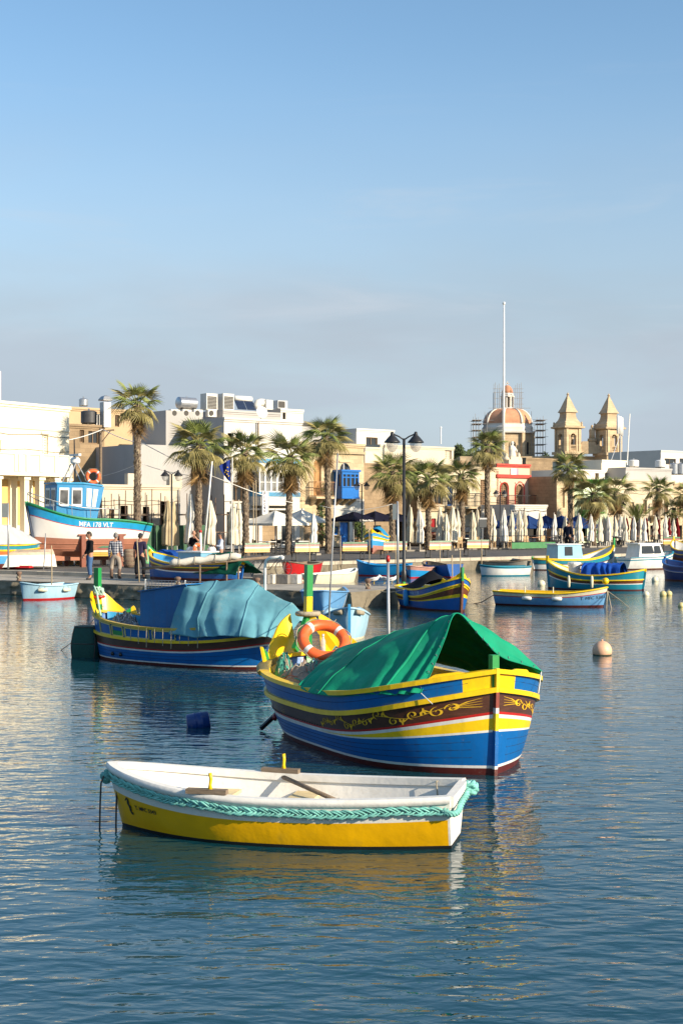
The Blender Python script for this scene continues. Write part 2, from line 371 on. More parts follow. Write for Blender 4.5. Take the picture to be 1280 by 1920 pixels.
# ================================================================ boats
def tri(l, t, p=2.):
    a, m, b = l; q = (t-.5)/.5
    return m+(b-m)*q**p if q > 0 else m+(a-m)*(-q)**p
class Hull:
    def __init__(s, L, B, sheer, zk=-.3, pb=2.4, qb=.6, ps=2.4, qs=.6, kb=.94, ks=.9, e_mid=.2, e_end=.4, transom=0., p=2., rise=.0):
        s.L, s.B, s.sh, s.zk = L, B, sheer, zk; s.pb, s.qb, s.ps, s.qs = pb, qb, ps, qs
        s.kb, s.ks, s.em, s.ee, s.tr, s.p, s.rise = kb, ks, e_mid, e_end, transom, p, rise
    def sheer(s, t): return tri(s.sh, t, s.p)
    def hb(s, t):
        u = 2*t-1
        if u >= 0: f = max(0, 1-u**s.pb)**s.qb
        elif s.tr: f = 1-(1-s.tr)*(-u)**s.ps
        else: f = max(0, 1-(-u)**s.ps)**s.qs
        return f*s.B/2
    def point(s, t, z, side=1, off=0.):
        u = 2*t-1; zk = s.zk+s.rise*abs(u)**3; sh = s.sheer(t)
        v = max(0., min(1.25, (z-zk)/(sh-zk)))
        e = s.em+(s.ee-s.em)*abs(u)**3
        y = s.hb(t)*v**e
        k = (s.kb if u > 0 else s.ks); k = k+(1-k)*min(1, v)**.9
        p = Vector((u*s.L/2*k, y*side, z))
        if off: p += s.normal(t, z, side)*off
        return p
    def normal(s, t, z, side=1):
        a = s.point(max(0, t-.01), z, 1); b = s.point(min(1, t+.01), z, 1); d = (b-a); d.z = 0
        d = d.normalized() if d.length > 1e-6 else Vector((1, 0, 0))
        return Vector((-d.y, d.x*side, 0)) if side > 0 else Vector((-d.y, -d.x, 0))
def ts(n): return [.5-.5*math.cos(PI*i/n) for i in range(n+1)]
def hull_mesh(root, H, lines, bandmats, mats, over=None, nt=44, rows=3, name='hull', smooth=True):
    """lines: heights (stern, middle, bow) of every paint edge from keel to top"""
    T = ts(nt); mb = MB()
    for side in (1, -1):
        for bi in range(len(lines)-1):
            def fn(i, j, bi=bi, side=side):
                t = T[round(i*nt)]; z0, z1 = tri(lines[bi], t, H.p), tri(lines[bi+1], t, H.p)
                return H.point(t, z0+(z1-z0)*j, side)
            mb.grid(fn, nt, rows, mfn=lambda i, j, bi=bi: over(bi, (T[i]+T[i+1])/2, bandmats[bi]) if over else bandmats[bi])
    if H.tr:                                    # transom plate
        for bi in range(len(lines)-1):
            z0, z1 = lines[bi][0], lines[bi+1][0]
            for k in range(rows):
                za, zb = z0+(z1-z0)*k/rows, z0+(z1-z0)*(k+1)/rows
                mb.add([H.point(0, za, 1), H.point(0, za, -1), H.point(0, zb, -1), H.point(0, zb, 1)], [(0, 1, 2, 3)], over(bi, -1, bandmats[bi]) if over else bandmats[bi])
    o = mb.build(name, mats, root, smooth=smooth, merge=True, auto=32)
    return o
def inner_mesh(root, H, deck, mat_in, mat_deck, inset=.05, nt=36, name='inner_lining', top=.0):
    T = ts(nt); mb = MB()
    def inn(t, z, side):
        p = H.point(.012+t*.976, z, side); n = H.normal(.012+t*.976, z, side); w = min(inset, abs(p.y)*.8)
        q = p-n*w; q.y = side*max(0, q.y*side); return q
    for side in (1, -1):
        mb.grid(lambda i, j: inn(T[round(i*nt)], tri(deck, T[round(i*nt)])+(H.sheer(T[round(i*nt)])+top-tri(deck, T[round(i*nt)]))*j, side), nt, 3)
    if H.tr:
        mb.add([inn(0, deck[0], 1), inn(0, deck[0], -1), inn(0, H.sh[0], -1), inn(0, H.sh[0], 1)], [(0, 1, 2, 3)])
    mb.build(name, mat_in, root, smooth=True, auto=40)
    mb = MB(); mb.grid(lambda i, j: (lambda a, b: a+(b-a)*j)(inn(T[round(i*nt)], tri(deck, T[round(i*nt)]), 1), inn(T[round(i*nt)], tri(deck, T[round(i*nt)]), -1)), nt, 6)
    return mb.build('deck', mat_deck, root, fix=False)
def rail(root, H, zl, out, inn, h, mt, name='gunwale', t0=0., t1=1., nt=48, sides=(1, -1), rnd=False, loc_off=0.):
    o = None
    for side in sides:
        T = [t0+(t1-t0)*q for q in ts(nt)]; mb = MB(); vs = []
        for t in T:
            z = tri(zl, t, H.p) if hasattr(zl, '__len__') else zl(t)
            p = H.point(t, z, side); n = H.normal(t, z, side)
            a = p+n*out; b = p-n*inn
            if abs(p.y) < inn and inn > 0: b.y = 0 if abs(b.y) < abs(inn) else b.y
            if side*b.y < 0: b.y = 0
            if side*a.y < 0: a.y = 0
            if rnd: sec = [(b, -h/2), (a*.85+b*.15, -h/2), (a, -h*.2), (a, h*.2), (a*.85+b*.15, h/2), (b, h/2)]
            else: sec = [(b, -h/2), (a, -h/2), (a, h/2), (b, h/2)]
            vs += [q+Vector((0, 0, dz)) for q, dz in sec]
        k = 6 if rnd else 4; fs = []
        for i in range(nt):
            for j in range(k): fs.append((i*k+j, i*k+(j+1) % k, (i+1)*k+(j+1) % k, (i+1)*k+j))
        fs += [tuple(range(k)), tuple(range(nt*k, nt*k+k))]
        mb.add(vs, fs); o = mb.build(name, mt, root, smooth=rnd, auto=50 if rnd else None)
    return o
def post(root, H, end, z0, z1, mats, zsplit, w=.07, d=.10, name='stem_post', lean=0., taper=1.):
    """keel-to-top stem or stern post; mats change at the heights in zsplit"""
    t = 1. if end > 0 else 0.; mb = MB(); zs = [z0+(z1-z0)*i/18 for i in range(19)]+list(zsplit); zs = sorted(set(z for z in zs if z0 <= z <= z1))
    sh = H.sheer(t); rows = []
    for z in zs:
        x = H.point(t, min(z, sh)).x+(lean*end*max(0, z-sh)); ww = w*(1 if z < sh else 1-(1-taper)*(z-sh)/max(.01, z1-sh))
        rows.append([(x-end*d*.35, -ww/2, z), (x+end*d*.65, -ww*.4, z), (x+end*d*.65, ww*.4, z), (x-end*d*.35, ww/2, z)])
    for a, b in zip(rows[:-1], rows[1:]):
        zm = (a[0][2]+b[0][2])/2; mi = sum(1 for q in zsplit if zm > q)
        mb.add(a+b, [(0, 1, 5, 4), (1, 2, 6, 5), (2, 3, 7, 6), (3, 0, 4, 7)], mi)
    mb.add(rows[-1], [(0, 1, 2, 3)], len(zsplit)); mb.add(rows[0], [(3, 2, 1, 0)], 0)
    return mb.build(name, mats, root, merge=True)
def wing_boards(root, H, end, prof, mats, stripe=(.5, .7), name='wing_board', flare=.02, thick=.03, base=-.02):
    """boards that rise above the gunwale beside the post: prof = [(distance along hull fraction from end, height)]"""
    for side in (1, -1):
        mb = MB(); n = 28; a0, a1 = prof[0][0], prof[-1][0]; outer = []
        for i in range(n+1):
            a = a0+(a1-a0)*i/n; h = 0
            for (p0, h0), (p1, h1) in zip(prof[:-1], prof[1:]):
                if p0 <= a <= p1: h = h0+(h1-h0)*(a-p0)/(p1-p0)
            t = 1-a if end > 0 else a; z = H.sheer(t); p = H.point(t, z, side); nn = H.normal(t, z, side)
            if side*p.y < .02: p.y = side*.02
            outer.append((p-nn*.012+Vector((0, 0, base)), p+nn*(flare*h/.2-.012)+Vector((0, 0, h)), nn))
        for k in range(n):
            f = (k+.5)/n; mi = 1 if stripe[0] < f < stripe[1] else 0
            (a, b, na), (c, d, nc) = outer[k], outer[k+1]
            vs = [a, c, d, b, a-na*thick, c-nc*thick, d-nc*thick, b-na*thick]
            mb.add(vs, [(0, 1, 2, 3), (7, 6, 5, 4), (3, 2, 6, 7)]+([(0, 3, 7, 4)] if k == 0 else [])+([(1, 5, 6, 2)] if k == n-1 else []), mi)
        mb.build(name, mats, root, merge=True)
def hull_map(H, t0, zl, side, L=None):
    """(u metres along the hull, w metres above the line zl) -> point on the hull skin; u runs as a viewer reads it"""
    L = L or H.L
    def f(u, w, off=.006):
        t = t0+(-u if side > 0 else u)/L
        return H.point(t, tri(zl, t, H.p)+w, side, off)
    return f
def hull_text(root, H, txt, size, t0, zl, side, mt, bold=0., name='lettering', off=.005):
    vs, fs = text_mesh(txt, size, bold); f = hull_map(H, t0, zl, side); mb = MB()
    mb.add([f(v.x, v.y, off) for v in vs], fs); return mb.build(name, mt, root, fix=False)
def ribbon(mb, pts, w, f, off=.005):
    """flat brush stroke through pts (u, w), tapering at both ends"""
    n = len(pts); L = []; Rr = []
    for i, (u, v) in enumerate(pts):
        a = pts[max(0, i-1)]; b = pts[min(n-1, i+1)]; dx, dy = b[0]-a[0], b[1]-a[1]; l = math.hypot(dx, dy) or 1
        q = w*(.35+.65*math.sin(PI*min(1, (i+.5)/n*1.1)))/2
        L.append(f(u-dy/l*q, v+dx/l*q, off)); Rr.append(f(u+dy/l*q, v-dx/l*q, off))
    mb.add(L+Rr, [(i, i+1, n+i+1, n+i) for i in range(n-1)])
def spiral(cx, cy, r, a0, turns, n=16, sgn=1):
    return [(cx+r*(1-.8*i/n)*math.cos(a0+sgn*2*PI*turns*i/n), cy+r*(1-.8*i/n)*math.sin(a0+sgn*2*PI*turns*i/n)) for i in range(n+1)]
def boat_root(name, label, cat, bow, stern, group=None, z=0.):
    b, s = Vector(bow), Vector(stern); c = (b+s)/2; d = b-s
    return thing(name, label, cat, (c.x, c.y, z), math.atan2(d.y, d.x), group)
def catmull(pts, u):
    n = len(pts)-1; x = u*n; i = min(int(x), n-1); f = x-i
    p0, p1, p2, p3 = pts[max(0, i-1)], pts[i], pts[i+1], pts[min(n, i+2)]
    return tuple(.5*((2*b)+(-a+c)*f+(2*a-5*b+4*c-d)*f*f+(-a+3*b-3*c+d)*f**3) for a, b, c, d in zip(p0, p1, p2, p3))
def lerp_pts(pts, u):
    n = len(pts)-1; x = u*n; i = min(int(x), n-1); f = x-i
    return tuple(a+(b-a)*f for a, b in zip(pts[i], pts[i+1]))
def drape(name, sections, mt, parent=None, label=None, cat=None, nu=60, nv=48, wr=.03, ws=3., seed=0, sag=.0, loc=None, rz=None, fold=None, thick=.008, sharp=False, group=None, frill=.0, fr=0., fa=0., seams=()):
    """cloth: sections are polylines across; smooth between them, with wrinkles"""
    mb = MB()
    def fn(i, j):
        row = [Vector((lerp_pts if sharp else catmull)(s, j)) for s in sections]
        p = Vector(catmull([tuple(r) for r in row], i))
        k = math.sin(PI*min(1, max(0, i)))**.4*math.sin(PI*j)**.3 if sag or wr else 0
        w = smooth_noise(p.x*ws+seed, p.y*ws, p.z*ws)*.6+smooth_noise(p.x*ws*2.3+seed+9, p.y*ws*2.3, p.z*ws*2.3)*.3
        ridge = 1-abs(smooth_noise(p.x*ws*.8+seed*2, p.y*ws*.8+4, p.z*ws*.5))*2
        p += Vector((.25*w, .25*w, w+.8*ridge-.5))*wr*(.35+.65*k)
        if fa:
            e_ = abs(2*j-1); g = i*fr+2.4*smooth_noise(i*2.7+seed, j*1.2, seed)+.35*e_*smooth_noise(i*9, seed)
            tri_ = abs((g % 1)*2-1); c_ = (tri_**.7-.55)*fa*(.25+.75*e_)
            p += Vector((0, math.copysign(1, j-.5)*min(1, e_*2), .35)).normalized()*c_
        if fold: p = fold(p, i, j)
        return p
    mb.grid(fn, nu, nv)
    o = mb.build(name, mt, parent, smooth=True, fix=False, solid=thick)
    if loc is not None: o.location = loc; o.rotation_euler = (0, 0, rz)
    if label: tag(o, label, cat, group)
    for i0 in seams:                                        # double-stitched seams across the cloth
        mb = MB(); n_ = 60; A_ = [fn(i0-.007, k/n_) for k in range(n_+1)]; B_ = [fn(i0+.007, k/n_) for k in range(n_+1)]; up = Vector((0, 0, thick/2+.004))
        def out(k): y_ = 2*k/n_-1; return Vector((0, y_*.010, 0))+up
        mb.add([p+out(k) for k, p in enumerate(A_)]+[p+out(k) for k, p in enumerate(B_)], [(k, k+1, n_+2+k, n_+1+k) for k in range(n_)]); mb.build('seam', mt, o, smooth=True, fix=False, solid=.006)
    return o
def plank_seams(root, H, z0, z1, n, mt, sides=(1, -1), t0=.03, t1=.975, r=.0028):
    for side in sides:
        for k in range(1, n):
            f = k/n; mb = MB(); mb.tube([H.point(t0+(t1-t0)*i/40, tri(z0, t0+(t1-t0)*i/40, H.p)*(1-f)+tri(z1, t0+(t1-t0)*i/40, H.p)*f, side, .0005) for i in range(41)], r, 4); mb.build('plank_seam', mt, root)
def at_root(root): return tuple(root.location), root.rotation_euler.z
def buoy_ring(name, label, loc, rot, Rr, r, parent=None, ringm=None):
    o = thing(name, label, 'lifebuoy', loc); o.rotation_euler = rot
    M_or = mat('lifebuoy_orange', (.80, .13, .03), .45, .12, 6, .002, 20, .25, (.45, .3, .22), 9); M_tape = mat('reflective_tape', (.7, .7, .66), .4, .1, 8)
    mb = MB(); n = 40
    mb.tube([(Rr*math.cos(2*PI*i/n), Rr*math.sin(2*PI*i/n), 0) for i in range(n)], r, 14, closed=True); mb.build('ring', ringm or M_or, o, smooth=True)
    for k in range(4):
        a0 = k*PI/2+.75; mb = MB(); mb.tube([(Rr*math.cos(a0+.02*i), Rr*math.sin(a0+.02*i), 0) for i in range(-5, 6)], r*1.03, 14, cap=False); mb.build('tape_band', M_tape, o, smooth=True)
    mb = MB(); mb.tube([((Rr+r*1.05+.03*abs(math.sin(4*a*PI/20)))*math.cos(a*PI/20), (Rr+r*1.05+.03*abs(math.sin(4*a*PI/20)))*math.sin(a*PI/20), .01) for a in range(40)], .008, 5, closed=True); mb.build('grab_line', M_rope, o, smooth=True)
    return o
def net_pile(name, label, loc, rx, ry, h, cols, seed=0, cat='fishing net', rz=0, strands=60):
    o = thing(name, label, cat, loc, rz); mb = MB(); n = 22
    def fn(i, j):
        a = 2*PI*i; r = j; z = h*(1-r*r)**.7 if r < 1 else 0
        w = .5*smooth_noise(math.cos(a)*r*3+seed, math.sin(a)*r*3, 2)+.3*smooth_noise(math.cos(a)*r*8+seed, math.sin(a)*r*8)
        return Vector((rx*r*math.cos(a), ry*r*math.sin(a), z*(1+w)))
    mb.grid(fn, 36, 14); mb.build('net_heap', cols[0], o, smooth=True, fix=False)
    rr = random.Random(seed); mb = MB()
    for k in range(strands):
        a, q = rr.uniform(0, 2*PI), rr.uniform(.1, .95); pts = []; da, dq = rr.uniform(-.5, .5), rr.uniform(-.2, .2)
        for i in range(7):
            f = i/6; p = fn(((a+da*f)/(2*PI)) % 1, min(.98, max(.02, q+dq*f))); pts.append(p+Vector((0, 0, .012+.02*math.sin(f*PI))))
        mb.tube(pts, rr.uniform(.004, .009), 4, mi=rr.randrange(len(cols)-1))
    tag(mb.build('net_line', cols[1:], o), kind='stuff')
    return o
# ================================================================ foreground boats
def LX(root, px, py, y):
    """local point of a boat at lateral offset y that lies on the sight line of a photo pixel"""
    a = root.rotation_euler.z; d = (math.cos(a), math.sin(a)); p = (-d[1], d[0]); cx, cy, cz = root.location; k = (px-640)/F
    x = (k*(cy+p[1]*y)-cx-p[0]*y)/(d[0]-k*d[1]); D = cy+d[1]*x+p[1]*y
    return (x, y, HC-(py-YH)/F*D-cz)
M_anti = paint('5a1a14', .8, .5, .3); M_line = paint('efeee8', .8, .4, .25, dirtcol=(.4, .33, .22))
M_hblue = paint('0766b2', .82, .34, .18, dirtcol=(.02, .09, .16)); M_hyel = paint('f0c512', .95, .35, .15, dirtcol=(.45, .27, .03)); M_brown = mat('varnished_brown', (.075, .028, .015), .35, .35, 4, .002, 20, .3, (.16, .07, .03), 7, stretch=(1, 1, 4))
M_hgreen = paint('1f8f45', .9); M_stemred = paint('8e3a2c', .85, .5, .5); M_deckw = mat('deck_boards', (.22, .16, .11), .75, .3, 4, .004, 20)
M_nets = [mat('net_tan', (.36, .29, .22), .95, .35, 9, .02, 25, .6, (.12, .09, .07), 12), mat('net_cream', (.5, .43, .34), .9, .2, 9), mat('net_teal', (.06, .3, .24), .8, .2, 9), mat('net_rust', (.32, .12, .08), .9, .2, 9)]

# ---- the yellow rowing dinghy
bow, stern = (-2.13, 13.02), (1.0, 12.27)
dinghy = boat_root('rowing_dinghy', 'yellow and white rowing dinghy with thick teal braided rope, nearest boat', 'rowing boat', bow, stern)
M_dy = mat('dinghy_yellow', hexc('f0b400', .95), .33, .14, 2.2, .006, 7, .35, (.62, .36, .02), 5)
M_dw = mat('dinghy_white', (.76, .73, .67), .5, .08, 3, .004, 16, .35, (.5, .44, .34), 9); M_dblack = mat('dinghy_bottom', (.012, .014, .014), .5, .3, 5)
HD = Hull(3.22, 1.24, (.45, .395, .54), -.18, 2.3, .75, 1.9, 1, .88, .985, .16, .5, transom=.70)
dl = [(-.18,)*3, (.035, .03, .03), (.275, .228, .335), (.45, .395, .54)]
hull_mesh(dinghy, HD, dl, [0, 1, 2], [M_dblack, M_dy, M_dw], over=lambda b, t, m: (2 if (t < .006 and b == 1) else m), nt=60, rows=6)
inner_mesh(dinghy, HD, (.06, .04, .10), M_dw, M_dw, .045)
rail(dinghy, HD, (.455, .40, .545), .022, .075, .062, M_dw, 'gunwale', rnd=True, nt=60)
mb = MB(); mb.box((-1.60, 0, .43), (.075, .80, .09)); mb.build('transom_cap', M_dw, dinghy)
for tx, w in ((.60, .22), (-.15, .24), (-1.25, .30)):
    hb = abs(HD.point(.5+tx/3.22, .27).y)-.05; mb = MB(); mb.box((tx, 0, .265), (w, hb*2, .03)); mb.build('thwart', mat('thwart_cream', (.62, .5, .28), .6, .2, 5, .003, 20, .4, (.3, .2, .1), 8), dinghy)
for t, side in ((.645, 1), (.545, -1)):
    p = HD.point(t, HD.sheer(t), side); rz = .03*side; mb = MB(); mb.box((p.x, p.y-.02*side, p.z+.055), (.36, .08, .04), rz); blk = mb.build('rowlock_block', M_wood, dinghy)
    mb = MB(); mb.tube([(p.x-.03, p.y-.02*side, p.z+.07), (p.x-.03, p.y-.02*side, p.z+.11), (p.x-.035, p.y-.025*side, p.z+.16), (p.x-.028, p.y-.02*side, p.z+.21)], [.022, .014, .015, .017], 8); mb.build('thole_pin', M_yellow, dinghy, smooth=True)
hull_text(dinghy, HD, 'T. MFC 5343', .050, .905, (.17, .18, .222), 1, M_dblack, .0012)
f0_ = hull_map(HD, .94, (.1, .1, .13), 1)
def f(u, w, off=.006): return f0_(u*.8, w*.8+.01, off)
mb = MB()          # the sea-horse painted on the bow
ribbon(mb, [(.012, .185), (.030, .20), (.045, .185), (.040, .16), (.032, .14), (.045, .11), (.05, .085), (.045, .06), (.052, .035), (.068, .022), (.078, .035), (.070, .048)], .034, f, .006)
ribbon(mb, [(.015, .185), (.0, .172), (-.008, .168)], .014, f, .0065); ribbon(mb, [(.05, .12), (.066, .112), (.064, .09)], .018, f, .0065); ribbon(mb, [(.03, .2), (.034, .214), (.04, .2)], .012, f, .0065)
mb.build('painted_emblem', M_dblack, dinghy, fix=False)
# braided rope round the side
M_teal = mat('teal_rope', (.17, .47, .41), .75, .28, 7, .003, 90, .45, (.55, .68, .60), 14)  # pale noise patches in the colour serve as highlights on the strands
def braid_path(s):                                          # s metres from the stem along the port side
    t = 1-s/3.3; z = HD.sheer(t)-.074+.008*math.sin(s*2.1)+.006*math.sin(s*7.3); p = HD.point(t, z, 1); n = HD.normal(t, z, 1); return p, n, t
mb = MB(); s = .03
while s < 3.12:
    jw = R.uniform(-.006, .006); pitch = R.uniform(.082, .102)
    for k, (a, b) in enumerate((((0, .027), (.125, -.015)), ((.045, -.028), (.165, .014)))):
        for par in (-1, 1):
            pts = []; rr = []; jr = R.uniform(.85, 1.15); jo = R.uniform(-.004, .004)
            for i in range(8):
                q = i/7; u = s+a[0]+(b[0]-a[0])*q+par*.016; w = a[1]+(b[1]-a[1])*q**1.3+.012*math.sin(PI*q)*(1 if k == 0 else -1)+jw+par*.003*(1 if k == 0 else -1)
                p, n, t = braid_path(min(3.28, max(0, u))); pts.append(p+n*(.006+.022*math.sin(PI*(.10+.84*q))+jo)+Vector((0, 0, w))); rr.append(.0102*(.6+.4*math.sin(PI*(.1+.8*q)))*jr)
            mb.tube(pts, rr, 7)
    s += pitch
mb.build('braided_rope', M_teal, dinghy, smooth=True)
def knot(name, c, r, parent, mt, seed=1, n=26):
    rr = random.Random(seed); mb = MB()
    for k in range(n):
        a = Vector((rr.gauss(0, 1), rr.gauss(0, 1), rr.gauss(0, 1))).normalized(); b = a.orthogonal().normalized(); c2 = a.cross(b)
        mb.tube([Vector(c)+(b*math.cos(q*.45)+c2*math.sin(q*.45))*r*rr.uniform(.7, 1.05)*1. for q in range(6)], .017, 6)
    mb.ball(c, r*.8); return mb.build(name, mt, parent, smooth=True)
p = HD.point(1, .45); knot('rope_knot', (p.x+.03, 0, .44), .055, dinghy, M_teal, 3)
knot('rope_knot', (-1.67, -.36, .41), .065, dinghy, M_teal, 5)
mb = MB(); RP = [(-1.56, .445, .355), (-1.63, .44, .34), (-1.67, .39, .35), (-1.675, .28, .37), (-1.67, .1, .385), (-1.67, -.1, .39), (-1.66, -.30, .40)]
for k in range(3): mb.tube([Vector(catmull(RP, i/40))+Vector((.014*math.cos(i*.75+k*2.09), .004, .016*math.sin(i*.75+k*2.09))) for i in range(41)], .0145, 6)
mb.build('rope_end', M_teal, dinghy, smooth=True)
mb = MB(); mb.tube([(-1.38, -.46, .42), (-1.37, -.44, .455), (-1.36, -.38, .45), (-1.37, -.36, .38), (-1.38, -.36, .25)], .007, 5); mb.build('lashing', M_rope, dinghy)
for dy, dx in ((.045, .02), (-.02, -.11)):
    p = HD.point(.985, .46); mb = MB(); mb.tube([(p.x+dx+.05, p.y*0+dy+.05, .46), (p.x+dx+.06, dy+.09, .40), (p.x+dx+.065, dy+.10, .2), (p.x+dx+.07, dy+.11, -.3)], .009, 6); mb.build('mooring_line', M_darkrope, dinghy)
ol, orz = at_root(dinghy)
oar = thing('oar', 'weathered wooden oar leaning into the yellow rowing dinghy', 'oar', ol, orz)
a, b = Vector(LX(dinghy, 524, 1454, -.60)), Vector(LX(dinghy, 628, 1500, -.02)); mb = MB(); mb.tube([a-(b-a)*.06, b], .022, 8); mb.build('shaft', M_wood, oar, smooth=True)
mb = MB(); mb.bar(b-(b-a)*.02, b+(b-a)*.45, .11, .016); mb.build('blade', M_wood, oar)

# ---- the big luzzu under the green cover
bowp = G(930, 1455); bow = Vector((bowp.x, bowp.y)); dd = Vector((.435, -.9004)); stern = bow-dd*4.95
luzzu = boat_root('fishing_boat', 'blue and yellow wooden fishing boat with green cover and scrollwork on the bow', 'fishing boat', bow, stern)
HM = Hull(4.95, 2.48, (.90, .75, 1.14), -.4, 5.2, 1.0, 3.0, .5, .975, .80, .17, .34, rise=.1, p=2.4)
ml = [(-.4,)*3, (.07, .06, .075), (.10, .088, .105), (.27, .27, .475), (.285, .285, .50), (.285, .285, .63), (.315, .315, .67), (.335, .335, .70), (.53, .50, .915), (.585, .55, .965), (.90, .75, 1.13)]
mm = [M_anti, M_line, M_hblue, M_hyel, M_red, M_brown]
hull_mesh(luzzu, HM, ml, [0, 1, 2, 1, 3, 1, 4, 5, 3, 2], mm, over=lambda b, t, m: 3 if b == 9 and t > .966 else m, nt=72)
inner_mesh(luzzu, HM, (.48, .38, .62), M_hyel, M_deckw, .05)
rail(luzzu, HM, (.56, .525, .94), .045, .01, .055, M_hyel, 'rubbing_strake')
rail(luzzu, HM, (.91, .76, 1.14), .04, .07, .05, M_hyel, 'gunwale')
post(luzzu, HM, 1, -.3, 1.17, [M_anti, M_line, M_hblue, M_hyel, M_line, M_stemred, M_hyel, M_hyel], [.07, .105, .49, .68, .74, .91, .97], w=.05, d=.06)
mb = MB(); q = HM.point(1, 1.1); mb.box((q.x-.05, 0, 1.13), (.085, .085, .36)); mb.build('bow_bollard', M_hgreen, luzzu)
sp = post(luzzu, HM, -1, -.2, 2.14, [M_anti, M_hblue, M_red, M_brown, M_hgreen, M_hyel, M_hgreen], [.08, .3, .4, .55, 1.42, 1.70], w=.09, d=.13, name='stern_post', lean=-.04)
wing_boards(luzzu, HM, -1, [(.004, .56), (.03, .30), (.065, .09), (.098, .24), (.115, .02)], [M_hyel, M_hgreen], stripe=(.60, .78), flare=.06)
wing_boards(luzzu, HM, 1, [(.012, -.02), (.035, .05), (.06, .06), (.075, .0)], [M_hyel, M_hgreen], stripe=(2, 3), flare=.0)
mb = MB(); q = HM.point(0, .86); mb.tube([(q.x+.14*math.cos(a*PI/10), .15*math.sin(a*PI/10), 1.46) for a in range(20)], .035, 8, closed=True); mb.build('rope_collar', M_rope, luzzu, smooth=True)
for sgn in (1, -1):
    mb = MB(); mb.bar((q.x+.04, .02*sgn, 1.42), (q.x+.22, .30*sgn, .98), .06, .10); mb.build('post_brace', [M_hgreen if sgn < 0 else M_hyel], luzzu)
rail(luzzu, HM, (.88, .77, 1.15), .065, .085, .085, mat('padded_tape', (.26, .20, .06), .7, .3, 6, .006, 20), 'gunwale_padding', .03, .22, sides=(-1,), rnd=True)
# scrollwork along the brown band, both bows
M_scroll = paint('e8b826', .95, .5); BZ0, BZ1 = (.345, .345, .712), (.53, .50, .915)
for side in (1, -1):
    Ls = 2.0; mb = MB()
    def f(u, w, off=.007, side=side):                       # u metres aft of the stem, w fraction of the band's height
        t = .998-u/HM.L; z0, z1 = tri(BZ0, t, HM.p), tri(BZ1, t, HM.p); return HM.point(t, z0+(z1-z0)*w, side, off)
    ph = lambda u: .48+.20*math.sin(u*9.0+.4)
    ribbon(mb, [(.18+u*(Ls-.2)/60, ph(.18+u*(Ls-.2)/60)) for u in range(61)], .020, f)
    def curl(u, w, r, a0, sg, st=.018): ribbon(mb, [(x, y) for x, y in ((u+r*(1-.8*i/18)*math.cos(a0+sg*2*PI*1.2*i/18), w+r/.17*(1-.8*i/18)*math.sin(a0+sg*2*PI*1.2*i/18)) for i in range(19))], st, f)
    k = 0; u = .26
    while u < Ls-.1:
        sg = 1 if k % 2 else -1; r = .050 if k % 3 else .058
        curl(u+.03, ph(u)+sg*.16, r*.9, PI*.5*-sg, sg)
        for q in range(3):
            uu = u+.07+.035*q; l = .055+.01*(q % 2); a_ = (.5+.55*q)*-sg
            ribbon(mb, [(uu, ph(uu)), (uu+l*.5*math.cos(a_), ph(uu)+l*.55/.17*math.sin(a_)), (uu+l*math.cos(a_*1.25), ph(uu)+l/.17*math.sin(a_*1.25))], .021, f)
        u += .175; k += 1
    for q in range(4): ribbon(mb, [(.20, .48), (.12, .50+.10*(q-1)), (.05, .46+.16*(q-1))], .020, f)
    curl(.20, .5, .045, 0, 1, .02)
    tag(mb.build('painted_scrollwork', M_scroll, luzzu, fix=False), kind='stuff')
for t in (.29, .35):
    f = hull_map(HM, t, (.335, .335, .70), -1); mb = MB()
    for k in range(7): a = k*.9; ribbon(mb, spiral(.05*math.cos(a), .065+.035*math.sin(a), .013, a, .6, 6), .007, f)
    tag(mb.build('painted_rosette', M_scroll, luzzu, fix=False), kind='stuff')
mb = MB()
for i in range(34):
    t = .10+.5*i/34; p = HM.point(t, tri((.345, .345, .71), t, HM.p), -1, .004); mb.ball(p, .009, 6, 4)
tag(mb.build('rivet', M_black, luzzu), kind='stuff')
for t in (.155, .185):
    p = HM.point(t, .20, -1); n = HM.normal(t, .2, -1); mb = MB(); mb.tube([p, p+n*.03, p+n*.06], [.045, .05, .02], 8); mb.build('exhaust_cap', paint('7a1016', .8), luzzu, smooth=True)
a, b = Vector(LX(luzzu, 527, 1331, -.72)), Vector(LX(luzzu, 498, 1358, -.98)); mb = MB(); mb.bar(a, b+(b-a)*.3, .04, .05); mb.build('rudder_bar', M_black, luzzu)
mb = MB(); mb.tube([(.7, 0, .5), (.72, 0, 1.46)], .03, 8); mb.build('cover_pole', M_wood, luzzu)
M_seam = mat('dark_seam', (.006, .02, .05), .7); plank_seams(luzzu, HM, (.10, .088, .105), (.27, .27, .475), 4, M_seam); plank_seams(luzzu, HM, (.585, .55, .965), (.90, .75, 1.14), 2, M_seam)  # thin dark lines for the plank joints
ll, lrz = at_root(luzzu)
M_gtarp = mat('green_canvas', hexc('12946f', .9), .75, .2, 1.6, .010, 8, .35, (.07, .40, .31), 2.4, spec=.2)
